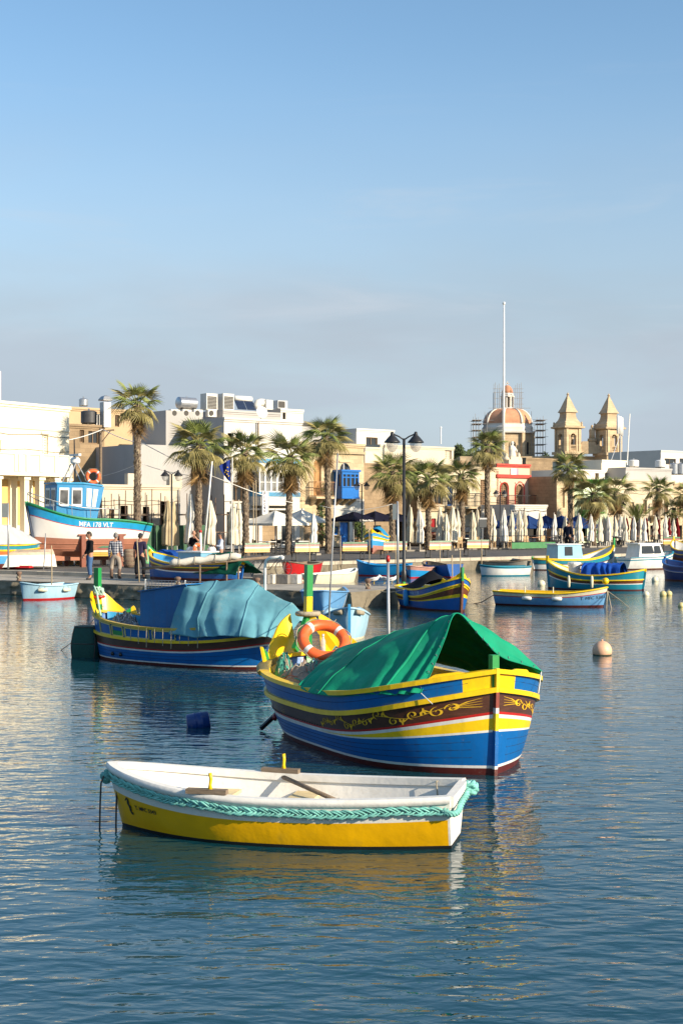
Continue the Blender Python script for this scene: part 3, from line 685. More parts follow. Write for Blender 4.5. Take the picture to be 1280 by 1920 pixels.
sec = [[(.10, -1.26, .79), (-.36, -.85, .92), (-.86, -.42, 1.03), (-1.33, 0, 1.10), (-1.2, .45, 1.0), (-.95, .85, .90), (-.7, 1.2, .85)],
       [(.40, -1.31, .76), (.12, -.88, 1.00), (-.20, -.40, 1.17), (-.45, 0, 1.25), (-.3, .40, 1.15), (-.1, .86, 1.02), (.0, 1.28, .80)],
       [(.85, -1.31, .77), (.70, -.88, 1.06), (.55, -.40, 1.33), (.45, 0, 1.44), (.55, .40, 1.36), (.7, .88, 1.12), (.8, 1.28, .82)],
       [(1.50, -1.16, .83), (1.34, -.76, 1.13), (1.18, -.35, 1.44), (1.08, 0, 1.60), (1.18, .36, 1.54), (1.32, .78, 1.30), (1.45, 1.20, .94)],
       [(1.98, -.90, .88), (1.80, -.56, 1.14), (1.62, -.24, 1.46), (1.52, 0, 1.69), (1.60, .26, 1.62), (1.70, .52, 1.46), (1.85, .98, 1.02)],
       [(2.13, -.74, .90), (1.95, -.48, 1.14), (1.77, -.22, 1.44), (1.65, 0, 1.70), (1.82, .22, 1.40), (1.90, .42, 1.20), (1.97, .92, 1.04)]]
tarp = drape('canvas_cover', sec, M_gtarp, None, 'green canvas cover draped over the blue and yellow fishing boat', 'tarpaulin', wr=.045, ws=2.2, seed=3, fr=4.5, fa=.08, seams=(.36, .70), loc=ll, rz=lrz, nu=72, nv=64, thick=.006)
mb = MB()
for s_ in (0, 1):
    for i in range(9):
        j = (.04+.42*i/9) if s_ == 0 else (.96-.42*i/9); p = Vector(catmull(sec[-1], j)); c = Vector(catmull(sec[-2], j)); q = p+(c-p).normalized()*.035+Vector((0, 0, .02)); mb.tube([q+Vector((.016*math.cos(a*PI/4), .0, .016*math.sin(a*PI/4))) for a in range(8)], .0045, 4, closed=True)
eyelets = mb.build('eyelet', M_galv, tarp); tag(eyelets, kind='stuff')
for (px, py, y, ex, ey, ez) in ((812, 1290, -.77, 2.24, -.62, .84), (986, 1262, .78, 2.24, .66, .88)):
    a = Vector((2.13, -.74, .90)) if y < 0 else Vector((1.97, .92, 1.04)); mb = MB(); mb.tube([a, Vector((ex, ey+.04*(1 if y > 0 else -1), ez-.05))], .005, 5); mb.build('tie_cord', M_white, tarp)
def L2W(root, p): return root.matrix_basis @ Vector(p) if True else None
bpy.context.view_layer.update()
def place(root, p): a = root.rotation_euler.z; c, s_ = math.cos(a), math.sin(a); l = root.location; return (l.x+c*p[0]-s_*p[1], l.y+s_*p[0]+c*p[1], l.z+p[2])
ring = buoy_ring('lifebuoy', 'orange lifebuoy with pale bands propped on nets at the stern', place(luzzu, (-1.72, -.10, 1.14)), (math.radians(43), math.radians(6), math.radians(8)), .285, .075)
net_pile('net_pile', 'tan fishing nets heaped in the stern under the orange lifebuoy', place(luzzu, (-1.45, -.12, .50)), .70, .85, .40, M_nets, 2, rz=lrz, strands=160)
net_pile('net_coil', 'tangle of teal net line beside the yellow stern wing', place(luzzu, (-1.90, -.60, .66)), .16, .14, .26, [M_nets[2], M_nets[2], M_nets[2], M_nets[1]], 5, rz=lrz, strands=90)
bt = thing('plastic_bottle', 'clear plastic water bottle hanging inside the orange lifebuoy', 'bottle', place(luzzu, (-1.62, -.16, .98)))
M_pet = mat('clear_plastic', (.55, .62, .66), .15, .1, 5, alpha=.55)
mb = MB(); mb.lathe([(.03, 0), (.034, .02), (.033, .09), (.030, .10), (.033, .12), (.033, .17), (.014, .215), (.013, .235)], 12); mb.build('bottle_body', M_pet, bt, smooth=True); mb = MB(); mb.lathe([(.016, .235), (.016, .262)], 10); mb.build('cap', M_white, bt)

# ---- the covered luzzu on the left
wl0, wl1 = G(197, 1231), G(505, 1253); d2 = Vector((wl1.x-wl0.x, wl1.y-wl0.y)).normalized()
bow, stern = Vector((wl1.x, wl1.y))+d2*.22, Vector((wl0.x, wl0.y))-d2*.18
luz2 = boat_root('fishing_boat', 'blue wooden fishing boat with brown band, canopy box and faded blue cover', 'fishing boat', bow, stern)
L2 = (bow-stern).length; H2 = Hull(L2, 1.66, (.90, .69, .92), -.35, 3.2, .5, 2.6, .55, .93, .93, .16, .32)
l2 = [(-.35,)*3, (.05, .04, .05), (.075, .065, .075), (.30, .25, .45), (.33, .28, .48), (.355, .305, .51), (.50, .43, .62), (.55, .475, .665), (.90, .69, .92)]
hull_mesh(luz2, H2, l2, [0, 1, 2, 1, 4, 5, 3, 2], mm, over=lambda b, t, m: 6 if b == 7 and t < .07 else m, nt=56) if False else hull_mesh(luz2, H2, l2, [0, 1, 2, 1, 4, 5, 3, 2], mm, nt=56)
M_inblue = paint('2c9ad0', .8)
inner_mesh(luz2, H2, (.45, .35, .5), M_inblue, paint('1f78b8', .8, .4, .3), .05)
rail(luz2, H2, (.55, .46, .65), .04, .01, .05, M_hyel, 'rubbing_strake'); rail(luz2, H2, (.91, .70, .93), .03, .05, .045, paint('c9a93a', .9), 'gunwale')
post(luz2, H2, 1, -.3, 1.05, [M_anti, M_line, M_hblue, M_line, M_red, M_hyel], [.06, .08, .45, .5, .66], w=.08, d=.1)
post(luz2, H2, -1, -.3, 1.78, [M_anti, M_line, M_hblue, M_hgreen, M_hyel, M_hgreen], [.06, .08, .55, 1.05, 1.2], w=.10, d=.13, name='stern_post')
wing_boards(luz2, H2, -1, [(.004, .42), (.04, .20), (.075, .06), (.105, .19), (.125, .0)], [M_hyel, M_hgreen], stripe=(.56, .74), flare=.05)
q = H2.point(0, .9); knot('rope_turns', (q.x+.02, 0, 1.30), .11, luz2, mat('pale_green_rope', (.35, .52, .42), .8, .2, 9), 9, 34); mb = MB(); mb.tube([(q.x+.02+.10*math.cos(a*PI/8), .10*math.sin(a*PI/8), 1.2) for a in range(16)], .03, 6, closed=True); mb.build('red_collar', M_red, luz2, smooth=True)
mb = MB(); mb.tube([(q.x, -.08, 1.38), (q.x+.12, -.25, 1.42), (q.x+.24, -.3, 1.3), (q.x+.3, -.3, 1.0), (q.x+.34, -.25, .7), (q.x+.5, -.2, .5)], .02, 6); mb.build('mooring_line', mat('pale_green_rope', (.4, .55, .45)), luz2, smooth=True)
M_frame = paint('d9c873', .9)
for t0, t1, g in ((.13, .215, 0), (.23, .30, 1), (.315, .455, 0), (.475, .60, 0)):
    mb = MB(); zl = (.56, .485, .675)
    def P(t, w): return H2.point(t, tri(zl, t)+w*(H2.sheer(t)-tri(zl, t)), -1, .010)
    for a, b in (((t0, .06), (t1, .06)), ((t0, .86), (t1, .86)), ((t0, .06), (t0, .86)), ((t1, .06), (t1, .86))):
        for k in range(5): mb.bar(P(a[0]+(b[0]-a[0])*k/5, a[1]+(b[1]-a[1])*k/5), P(a[0]+(b[0]-a[0])*(k+1)/5, a[1]+(b[1]-a[1])*(k+1)/5), .012, .022)
    mb.build('panel_frame', M_frame, luz2)
    if g:
        mb = MB(); mb.grid(lambda i, j: P(t0+(t1-t0)*i, .08+.40*j)*1., 4, 2); mb.build('green_panel', M_hgreen, luz2, fix=False)
for k in range(9):
    t = .36+.045*k; p = H2.point(t, H2.sheer(t)-.03, -1, .03); mb = MB(); mb.tube([p+Vector((0, 0, .05)), p+Vector((.01, -.02, -.12)), p+Vector((0, -.01, -.22-.05*(k % 3)))], .007, 5); mb.build('tie_cord', M_rope, luz2)
for t in (.20, .26):
    p = H2.point(t, .15, -1); n = H2.normal(t, .15, -1); mb = MB(); mb.tube([p, p+n*.03, p+n*.05], [.035, .04, .015], 8); mb.build('exhaust_cap', M_black, luz2, smooth=True)
plank_seams(luz2, H2, (.075, .065, .075), (.30, .25, .45), 3, M_seam, (-1,))
M_cano = paint('0d6aa8', .85, .45, .15)
cn = thing('canopy_box', 'dark blue plywood canopy box on the covered blue fishing boat', 'canopy', *at_root(luz2))
A = [LX(luz2, 264, 1172, -.62), LX(luz2, 350, 1183, -.62), LX(luz2, 350, 1097, -.62), LX(luz2, 264, 1110, -.62)]
mb = MB(); Bk = [(x, .62, z) for x, y, z in A]; mb.add(A+Bk, [(0, 1, 2, 3), (7, 6, 5, 4), (0, 3, 7, 4)]); mb.build('side_panel', M_cano, cn, solid=.015)
mb = MB(); mb.add([(A[3][0]-.04, -.66, A[3][2]+.012), (A[2][0], -.66, A[2][2]+.012), (A[2][0], .66, A[2][2]+.012), (A[3][0]-.04, .66, A[3][2]+.012)], [(0, 1, 2, 3)]); mb.build('roof_panel', M_cano, cn, solid=.02)
M_btarp = mat('faded_blue_canvas', hexc('6aa6b6', .8), .85, .25, 1.1, .006, 9, .6, (.40, .46, .40), 1.3, spec=.15)
def sx(pts): return [LX(luz2, *p) for p in pts]
sec = [sx([(318, 1190, -.84), (326, 1150, -.80), (345, 1101, -.64), (360, 1093, 0)])+[(LX(luz2, 360, 1093, 0)[0]+.1, .6, 1.35), (LX(luz2, 360, 1093, 0)[0]+.1, .84, .72)],
       sx([(368, 1194, -.86), (366, 1160, -.82), (385, 1112, -.62), (400, 1087, 0)])+[(LX(luz2, 400, 1087, 0)[0]+.1, .6, 1.38), (LX(luz2, 400, 1087, 0)[0]+.1, .85, .72)],
       sx([(420, 1192, -.88), (425, 1158, -.78), (435, 1120, -.5), (463, 1082, 0)])+[(LX(luz2, 463, 1082, 0)[0]+.1, .55, 1.3), (LX(luz2, 463, 1082, 0)[0]+.1, .86, .75)],
       sx([(470, 1196, -.84), (475, 1168, -.7), (485, 1132, -.4), (500, 1110, 0)])+[(LX(luz2, 500, 1110, 0)[0]+.1, .5, 1.05), (LX(luz2, 500, 1110, 0)[0]+.1, .84, .8)],
       sx([(508, 1196, -.60), (512, 1180, -.5), (530, 1150, -.25), (550, 1136, 0)])+[(LX(luz2, 550, 1136, 0)[0]+.05, .35, 1.0), (LX(luz2, 550, 1136, 0)[0], .6, .9)],
       sx([(522, 1222, -.30), (530, 1200, -.25), (550, 1180, -.1), (562, 1165, 0)])+[(LX(luz2, 562, 1165, 0)[0]+.02, .15, .9), (LX(luz2, 562, 1165, 0)[0], .3, .88)]]
drape('canvas_cover', sec, M_btarp, None, 'faded light blue canvas cover over the boat beside the canopy box', 'tarpaulin', wr=.06, ws=2.0, seed=11, fr=5, fa=.07, sharp=True, seams=(.22, .52, .78), loc=luz2.location, rz=luz2.rotation_euler.z, nu=80, nv=64, thick=.006)
pa = [LX(luz2, 497, 1175, .1), LX(luz2, 497, 1062, .1), LX(luz2, 499, 1051, .1), LX(luz2, 506, 1046, .1), LX(luz2, 527, 1044, .1)]
mb = MB(); mb.tube(pa, .028, 10); mb.build('davit_pipe', M_white, luz2, smooth=True); mb = MB(); mb.tube([pa[-1], Vector(pa[-1])+Vector((.05, 0, -.02))], .036, 8); mb.build('pipe_cap', M_white, luz2)
net_pile('net_pile', 'grey and white nets heaped in the left end of the covered boat', place(luz2, (-L2/2+.62, .05, .5)), .36, .34, .34, [mat('net_grey', (.28, .26, .25), .95, .4, 14, .03, 30, .7, (.6, .56, .5), 20), M_nets[1], mat('net_dark', (.08, .08, .09), .9), M_white], 8, rz=luz2.rotation_euler.z, strands=120)
mb = MB(); mb.ball(place(luz2, (-L2/2+.42, -.42, .72)), .075); tag(mb.build('net_float', M_white, smooth=True), 'white plastic float by the nets of the covered boat', 'float')
# drying rack of wire behind it
rk = thing('wire_rack', 'wire mesh rack lying behind the canopy of the covered boat', 'rack', *at_root(luz2))
mb = MB(); a, b, z0, z1 = LX(luz2, 273, 1112, .75)[0], LX(luz2, 425, 1112, .75)[0], 1.30, 1.52
for z in (z0, z0+.07, z0+.14, z1): mb.tube([(a, .75, z), (b, .75, z)], .008, 5)
for k in range(25): x = a+(b-a)*k/24; mb.tube([(x, .75, z0), (x, .75, z1)], .006, 4)
mb.build('mesh_panel', M_galv, rk)
for x in (a, (a+b)/2, b): mb = MB(); mb.tube([(x, .75, .6), (x, .75, z1+.02)], .016, 6); mb.build('upright', M_white, rk)
# keep-net hanging in the water
c = G(164, 1231); kn = thing('keep_net', 'dark green net cage hanging in the water beside the covered boat', 'net cage', (c.x, c.y, 0), -.25)
M_cage = mat('green_net_cage', hexc('0b5a50', .6), .7, .2, 30, .01, 60, .4, (.02, .07, .06), 22)
mb = MB()
def cage(i, j):
    a = 2*PI*i; k = 4.; r = 1/((abs(math.cos(a))**k+abs(math.sin(a))**k)**(1/k)); s_ = 1-.06*math.cos(j*PI*2)-.08*abs(2*j-1)**6
    return Vector((r*math.cos(a)*.285*s_+.03*j, r*math.sin(a)*.26*s_, -.15+.77*j))
mb.grid(cage, 48, 16); mb.add([cage(i/48, 1) for i in range(48)], [tuple(range(48))]); mb.build('net_wall', M_cage, kn, smooth=True)
for k in range(4):
    mb = MB(); mb.tube([cage(k/4+.125, j/8)*1.01 for j in range(9)], .012, 5); mb.build('frame_bar', M_darkrope, kn)
for j in (.05, .55, .97):
    mb = MB(); mb.tube([cage(i/32, j)*1.01 for i in range(32)], .010, 5, closed=True); mb.build('frame_hoop', M_darkrope, kn)

# ---- floats
c = G(372, 1362); o = thing('mooring_drum', 'dark blue plastic drum floating as a mooring buoy', 'buoy', (c.x, c.y, .05), .15)
mb = MB(); mb.lathe([(.02, -.18), (.12, -.18), (.155, -.165), (.16, -.06), (.168, -.055), (.168, -.04), (.16, -.035), (.16, .05), (.168, .055), (.168, .07), (.16, .075), (.155, .165), (.12, .18), (.02, .18)], 20)
b_ = mb.build('drum_body', paint('0a3f86', .7, .4, .3), o, smooth=True, rot=(0, math.radians(82), 0)); b_.scale = (.86, .86, .86)
c = G(1128, 1228); o = thing('buoy', 'round peach coloured mooring buoy floating right of the green cover', 'buoy', (c.x, c.y, .085))
mb = MB(); mb.lathe([(.1995*math.cos(a), .2*math.sin(a)) for a in (-.75, -.6, -.45, -.33)], 24, cap=False); mb.build('weed_band', mat('buoy_weed', (.05, .05, .025), .9, .4, 20, .01, 40), o, smooth=True, solid=.006, fix=False)
mb = MB(); mb.ball((0, 0, 0), .20, 20, 14); mb.lathe([(.02, .19), (.02, .23)], 8); mb.build('float', mat('peach_buoy', (.72, .42, .26), .5, .15, 4, .002, 15, .5, (.3, .2, .14), 5), o, smooth=True)
mb = MB(); mb.tube([(.03*math.cos(a*PI/5), 0, .24+.03*math.sin(a*PI/5)) for a in range(10)], .008, 5, closed=True); mb.build('eye', M_galv, o)
# ================================================================ buildings
class Fac:
    """a street line: origin, heading; s runs along it, q goes back from it"""
    def __init__(s, O, ang): s.O = O; s.a = ang; s.r = (math.cos(ang), math.sin(ang)); s.b = (-s.r[1], s.r[0])
    def s(s_, px, q=0): k = (px-640)/F; return (k*(s_.O[1]+s_.b[1]*q)-s_.O[0]-s_.b[0]*q)/(s_.r[0]-k*s_.r[1])
    def P(s_, s, q=0): return (s_.O[0]+s_.r[0]*s+s_.b[0]*q, s_.O[1]+s_.r[1]*s+s_.b[1]*q)
    def z(s_, px, py, q=0): D = s_.P(s_.s(px, q), q)[1]; return HC-(py-YH)/F*D
ROW = Fac((.3, 101.), math.atan2(.64, .77))
ZG = .66
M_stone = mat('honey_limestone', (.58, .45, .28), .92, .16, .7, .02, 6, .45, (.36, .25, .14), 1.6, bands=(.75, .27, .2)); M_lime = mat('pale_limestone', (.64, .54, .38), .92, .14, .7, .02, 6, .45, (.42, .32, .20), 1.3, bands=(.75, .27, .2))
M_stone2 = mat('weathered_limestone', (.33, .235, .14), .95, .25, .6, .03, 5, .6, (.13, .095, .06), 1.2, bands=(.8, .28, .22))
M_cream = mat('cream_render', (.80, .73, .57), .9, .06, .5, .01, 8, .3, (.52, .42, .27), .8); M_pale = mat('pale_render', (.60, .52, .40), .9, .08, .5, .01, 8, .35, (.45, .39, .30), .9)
M_whitew = mat('whitewash', (.61, .58, .52), .9, .05, .5, .008, 8, .25, (.55, .5, .43), .8); M_grey = mat('grey_shaded_render', (.40, .385, .37), .92, .10, .35, .01, 8, .5, (.29, .275, .26), .5, stretch=(1, 1, .35))  # grey render; its tone also carries the shade of the hotel's side wall
M_ochre = mat('ochre_render', (.50, .36, .21), .9, .1, .5, 0, 8, .3, (.4, .27, .14), .9); M_pink = mat('pink_render', (.66, .45, .33), .9, .08, .5, .01, 8, .2, (.5, .36, .26), 1)
M_pgreen = mat('pale_green_render', (.58, .66, .44), .9, .07, .5); M_gyel = mat('golden_render', (.66, .45, .17), .9, .08, .6)
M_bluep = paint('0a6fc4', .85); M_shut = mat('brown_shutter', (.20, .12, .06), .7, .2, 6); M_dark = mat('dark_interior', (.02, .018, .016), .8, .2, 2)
M_rustp = mat('rusty_pipe', (.22, .15, .10), .8, .3, 5); M_redt = paint('c4473a', .85); M_reddoor = paint('a3161e', .8); M_gshut = paint('3f9a2e', .8)
def arch_fill(mb, x0, x1, zs, z1, y=0., d=.2, n=10):
    cx, r, h = (x0+x1)/2, (x1-x0)/2, z1-zs
    for sg in (-1, 1):
        pts = [(cx+sg*r*math.cos(PI/2*i/n), zs+h*math.sin(PI/2*i/n)) for i in range(n+1)]
        for (a, za), (b, zb) in zip(pts[:-1], pts[1:]):
            mb.add([(a, y, za), (b, y, zb), (b, y, z1), (a, y, z1)], [(0, 1, 2, 3)]); mb.add([(a, y, za), (b, y, zb), (b, y+d, zb), (a, y+d, za)], [(0, 1, 2, 3)])
def wall_front(w, h, ops, d=.2):
    """front wall with real openings and reveals; ops = (x0, z0, x1, z1, arch)"""
    mb = MB(); xs = sorted(set([0, w]+[v for o in ops for v in (o[0], o[2])])); zs = sorted(set([0, h]+[v for o in ops for v in (o[1], o[3])]))
    for x0, x1 in zip(xs[:-1], xs[1:]):
        for z0, z1 in zip(zs[:-1], zs[1:]):
            cx, cz = (x0+x1)/2, (z0+z1)/2
            if any(o[0] < cx < o[2] and o[1] < cz < o[3] for o in ops): continue
            mb.add([(x0, 0, z0), (x1, 0, z0), (x1, 0, z1), (x0, 0, z1)], [(0, 1, 2, 3)])
    for x0, z0, x1, z1, ar in ops:
        mb.add([(x0, 0, z0), (x1, 0, z0), (x1, 0, z1), (x0, 0, z1), (x0, d, z0), (x1, d, z0), (x1, d, z1), (x0, d, z1)], [(0, 4, 5, 1), (1, 5, 6, 2), (2, 6, 7, 3), (3, 7, 4, 0)])
        if ar: arch_fill(mb, x0, x1, z1-min((x1-x0)/2, (z1-z0)*.4), z1, 0., d)
    return mb
def window_part(root, x0, z0, x1, z1, kind, mt=None, y=.16, bars=1):
    cx, w, h = (x0+x1)/2, x1-x0, z1-z0
    if kind in ('window', 'wwindow', 'bwindow'):
        fm = mt or (M_white if kind == 'wwindow' else M_bluep if kind == 'bwindow' else M_shut); mb = MB(); t = .07
        for c, dd in (((cx, y, z0+t/2), (w, .06, t)), ((cx, y, z1-t/2), (w, .06, t)), ((x0+t/2, y, (z0+z1)/2), (t, .06, h-2*t)), ((x1-t/2, y, (z0+z1)/2), (t, .06, h-2*t))): mb.box(c, dd)
        for k in range(bars): mb.box((x0+w*(k+1)/(bars+1), y, (z0+z1)/2), (.05, .05, h-2*t))
        f = mb.build('window', fm, root); mb = MB(); mb.add([(x0, y+.03, z0), (x1, y+.03, z0), (x1, y+.03, z1), (x0, y+.03, z1)], [(0, 1, 2, 3)]); mb.build('pane', M_glass, f, fix=False)
    elif kind == 'shutter':
        f = None
        for k in (0, 1):
            a = x0+w/2*k; mb = MB(); n = max(4, int(h/.14))
            mb.box((a+.03, y, (z0+z1)/2), (.06, .06, h)); mb.box((a+w/2-.03, y, (z0+z1)/2), (.06, .06, h))
            for i in range(n): mb.box((a+w/4, y+.01, z0+h*(i+.5)/n), (w/2-.12, .03, h/n*.75))
            mb.build('shutter', mt or M_shut, root)
    elif kind == 'door':
        mb = MB(); 
        for k in (0, 1):
            a = x0+w/2*k
            mb.box((a+w/4, y, (z0+z1)/2), (w/2-.02, .05, h)); 
            for zz, hh in ((.25, .36), (.72, .44)): mb.box((a+w/4, y-.03, z0+h*zz), (w/2-.18, .02, h*hh))
        f = mb.build('door', mt or M_shut, root); mb = MB(); mb.ball((cx-.06, y-.07, z0+h*.48), .035, 6, 4); mb.build('handle', M_black, f)
    else:
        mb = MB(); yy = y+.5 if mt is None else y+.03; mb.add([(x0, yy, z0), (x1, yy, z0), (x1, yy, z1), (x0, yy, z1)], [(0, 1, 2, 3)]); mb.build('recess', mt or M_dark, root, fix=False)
def railing(root, x0, x1, z0, h, y0, y1, mt, name='railing', step=.14):
    mb = MB()
    segs = [((x0, y0), (x0, y1)), ((x0, y1), (x1, y1)), ((x1, y1), (x1, y0))]
    for (a, b), (c, d) in segs:
        mb.bar((a, b, z0+h), (c, d, z0+h), .05, .05); mb.bar((a, b, z0+.06), (c, d, z0+.06), .03, .03)
        L = math.hypot(c-a, d-b); n = max(2, int(L/step))
        for k in range(n+1): mb.bar((a+(c-a)*k/n, b+(d-b)*k/n, z0), (a+(c-a)*k/n, b+(d-b)*k/n, z0+h), .022)
    return mb.build(name, mt, root)
def balcony(root, x0, x1, z, dep=.9, mt=None, rm=None, h=1.0, brackets=True):
    mb = MB(); mb.box(((x0+x1)/2, -dep/2, z-.08), (x1-x0, dep, .16)); b = mb.build('balcony', mt or M_stone, root)
    if brackets:
        for k in range(3):
            x = x0+.25+(x1-x0-.5)*k/2; mb = MB(); mb.add([(x-.09, -.02, z-.16), (x-.09, -dep*.85, z-.16), (x-.09, -.02, z-.65), (x+.09, -.02, z-.16), (x+.09, -dep*.85, z-.16), (x+.09, -.02, z-.65)], [(0, 1, 2), (5, 4, 3), (0, 3, 4, 1), (1, 4, 5, 2), (2, 5, 3, 0)]); mb.build('bracket', mt or M_stone, b)
    railing(b, x0+.04, x1-.04, z, h, -.03, -dep+.04, rm or M_black)
    return b
def building(name, label, px0, px1, top, mf, q=0, depth=9., ms=None, ops=(), fac=None, cornice=.14, parapet=True, base=ZG, cat='house', corn_m=None, s0=None, s1=None):
    fac = fac or ROW; s0 = fac.s(px0, q) if s0 is None else s0; s1 = fac.s(px1, q) if s1 is None else s1
    x, y = fac.P(s0, q); h = fac.z(px0, top, q)-base
    root = thing(name, label, cat, (x, y, base), fac.a); root['_q'] = q; w = s1-s0; O = []
    for o in ops:
        a, b, c, d, kind = o[:5]; xa, xb = fac.s(a, q)-s0, fac.s(c, q)-s0; za, zb = fac.z((a+c)/2, d, q)-base, fac.z((a+c)/2, b, q)-base
        O.append((max(.02, xa), max(.0, za), min(w-.02, xb), min(h-.05, zb), kind.startswith('arch_'), kind.replace('arch_', ''), o[5] if len(o) > 5 else None))
    mb = wall_front(w, h, [o[:5] for o in O]); wl = mb.build('front_wall', mf, root, fix=False)
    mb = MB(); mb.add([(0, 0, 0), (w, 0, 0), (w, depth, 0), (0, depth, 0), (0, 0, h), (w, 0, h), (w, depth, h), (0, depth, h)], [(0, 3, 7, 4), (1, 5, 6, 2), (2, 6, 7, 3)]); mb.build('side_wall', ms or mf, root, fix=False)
    mb = MB(); mb.add([(0, 0, h-.003), (w, 0, h-.003), (w, depth, h-.003), (0, depth, h-.003)], [(0, 1, 2, 3)]); mb.build('roof', M_pale, root, fix=False)
    if cornice:
        mb = MB(); mb.box((w/2, -.06, h-.07), (w+.10, cornice, .15)); mb.box((w/2, -.03, h-.22), (w+.04, cornice*.5, .10)); mb.build('cornice', corn_m or mf, root)
    rb = random.Random(int(px0*7+w*100))                     # drain pipes, meter boxes and cables on the front
    if cornice and q < 3 and w > 2.2:
        free = lambda x_: not any(o[0]-.15 < x_ < o[2]+.15 for o in O)
        for k in range(2):
            x_ = rb.uniform(.15, w-.15)
            if free(x_): mb = MB(); mb.tube([(x_, -.05, .1), (x_, -.05, h-.2)], .035, 6); mb.build('drain_pipe', M_galv if k else M_rustp, root)
        for k in range(int(w/2)):
            x_, z_ = rb.uniform(.2, w-.4), rb.uniform(2.0, h-.8)
            if free(x_): mb = MB(); mb.box((x_, -.08, z_), (rb.uniform(.12, .3), .14, rb.uniform(.15, .3))); mb.build('meter_box', M_galv if rb.random() < .5 else mf, root)
        for k in range(2):
            z_ = rb.uniform(2.6, h-.6); mb = MB(); mb.tube([(w*i/8, -.03, z_-.06*math.sin(i*1.9+k)) for i in range(9)], .012, 4); mb.build('wall_cable', M_black, root)
        for o in O:
            if o[5] in ('window', 'wwindow', 'bwindow', 'shutter') and o[1] > .5: mb = MB(); mb.box(((o[0]+o[2])/2, -.05, o[1]-.06), (o[2]-o[0]+.2, .14, .09)); mb.build('window_sill', corn_m or mf, root); mb = MB(); mb.box(((o[0]+o[2])/2, -.025, o[3]+.10), (o[2]-o[0]+.16, .07, .12)); mb.build('lintel', mf, root)
    for o in O: window_part(root, o[0], o[1], o[2], o[3], o[5], o[6])
    root['_s0'] = s0; del root['_s0']; del root['_q']
    return root, s0, w, h
def loc(fac, s0, q, px, py, base=ZG): return fac.s(px, q)-s0, fac.z(px, py, q)-base

# ---- cream house on the far left
c0 = W(130, 900, 78); CRM = Fac((c0.x, c0.y), math.atan2(.844, .537))
root, s0, w, h = building('cream_house', 'sunlit cream house with balcony and pillared ground floor at the left edge', -110, 130, 741, M_cream, fac=CRM, depth=9, corn_m=M_cream,
    ops=[(79, 815, 91, 860, 'shutter', M_cream), (-14, 826, 2, 862, 'shutter', M_cream), (33, 902, 47, 985, 'recess', M_gyel), (62, 902, 75, 985, 'recess', M_gyel), (93, 905, 104, 985, 'recess', M_gyel), (-30, 898, 20, 985, 'recess', M_gyel)])
X = lambda px: CRM.s(px)-s0
zt = CRM.z(60, 803)-ZG; mb = MB(); mb.box((w/2, -.03, zt), (w, .06, .12)); mb.build('string_course', M_cream, root)
zb = CRM.z(60, 890)-ZG; mb = MB(); mb.box(((X(-60)+X(108))/2, -.55, zb), (X(108)-X(-60), 1.1, .22)); bl = mb.build('balcony_slab', M_cream, root)
mb = MB(); mb.box(((X(-60)+X(108))/2, -1.02, zb+.55), (X(108)-X(-60)-.1, .10, .9)); mb.box(((X(-60)+X(108))/2, -1.02, zb+1.02), (X(108)-X(-60), .2, .08)); mb.build('parapet', M_cream, bl)
for px in (2, 10, 24, 50, 78, 105): mb = MB(); mb.box((X(px), -1.03, zb+.55), (.26, .2, .92)); mb.build('parapet_pier', M_cream, bl)
for px in (-25, 27, 55, 84, 107): mb = MB(); mb.box((X(px), -.75, (zb-.1)/2), (.34, .34, zb-.12)); mb.box((X(px), -.75, zb-.24), (.46, .46, .14)); mb.build('column', M_cream, root)
mb = MB(); sx0, sx1 = X(-40), X(15); hs = CRM.z(5, 694)-ZG; mb.box(((sx0+sx1)/2, 2., h+(hs-h)/2), (sx1-sx0, 3, hs-h)); mb.build('stair_tower', M_cream, root)
mb = MB(); mb.tube([(X(6), .4, h), (X(6), .4, hs+.6)], .03, 6); mb.build('vent_pipe', M_galv, root)

# ---- old houses between the cream house and the hotel
PTY = Fac((-16.5, 96.), math.atan2(-.77, .64))
building('ochre_house', 'ochre rendered house set back behind the old stone walls', 120, 250, 762, M_ochre, q=16, depth=8, ops=[(178, 776, 190, 800, 'wwindow'), (216, 778, 224, 800, 'window')], corn_m=M_ochre)
building('old_stone_house', 'weathered stone house with dark upstairs window behind cream house', 120, 196, 794, M_stone2, q=7, depth=6, ops=[(166, 808, 186, 832, 'window'), (150, 806, 158, 830, 'window')])
building('grey_house', 'grey rendered blank gable with stained top left of the first tall palm', 0, 0, 852, M_grey, fac=PTY, s0=-9, s1=5.4, depth=4, cornice=0)
building('grey_annex', 'tall grey wall with patched edge behind the first palm trunk', 0, 0, 802, M_grey, fac=Fac((-11.9, 97), math.atan2(-.77, .64)), s0=-3.6, s1=-.1, depth=3, cornice=0)
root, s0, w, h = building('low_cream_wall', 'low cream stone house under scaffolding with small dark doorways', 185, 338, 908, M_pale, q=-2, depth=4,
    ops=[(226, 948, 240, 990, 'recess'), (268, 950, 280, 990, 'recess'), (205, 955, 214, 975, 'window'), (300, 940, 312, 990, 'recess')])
for px in (252, 330): mb = MB(); mb.box((ROW.s(px, -2)-s0, .2, h+.35), (.9, .4, .7)); mb.build('parapet_pier', M_pale, root)
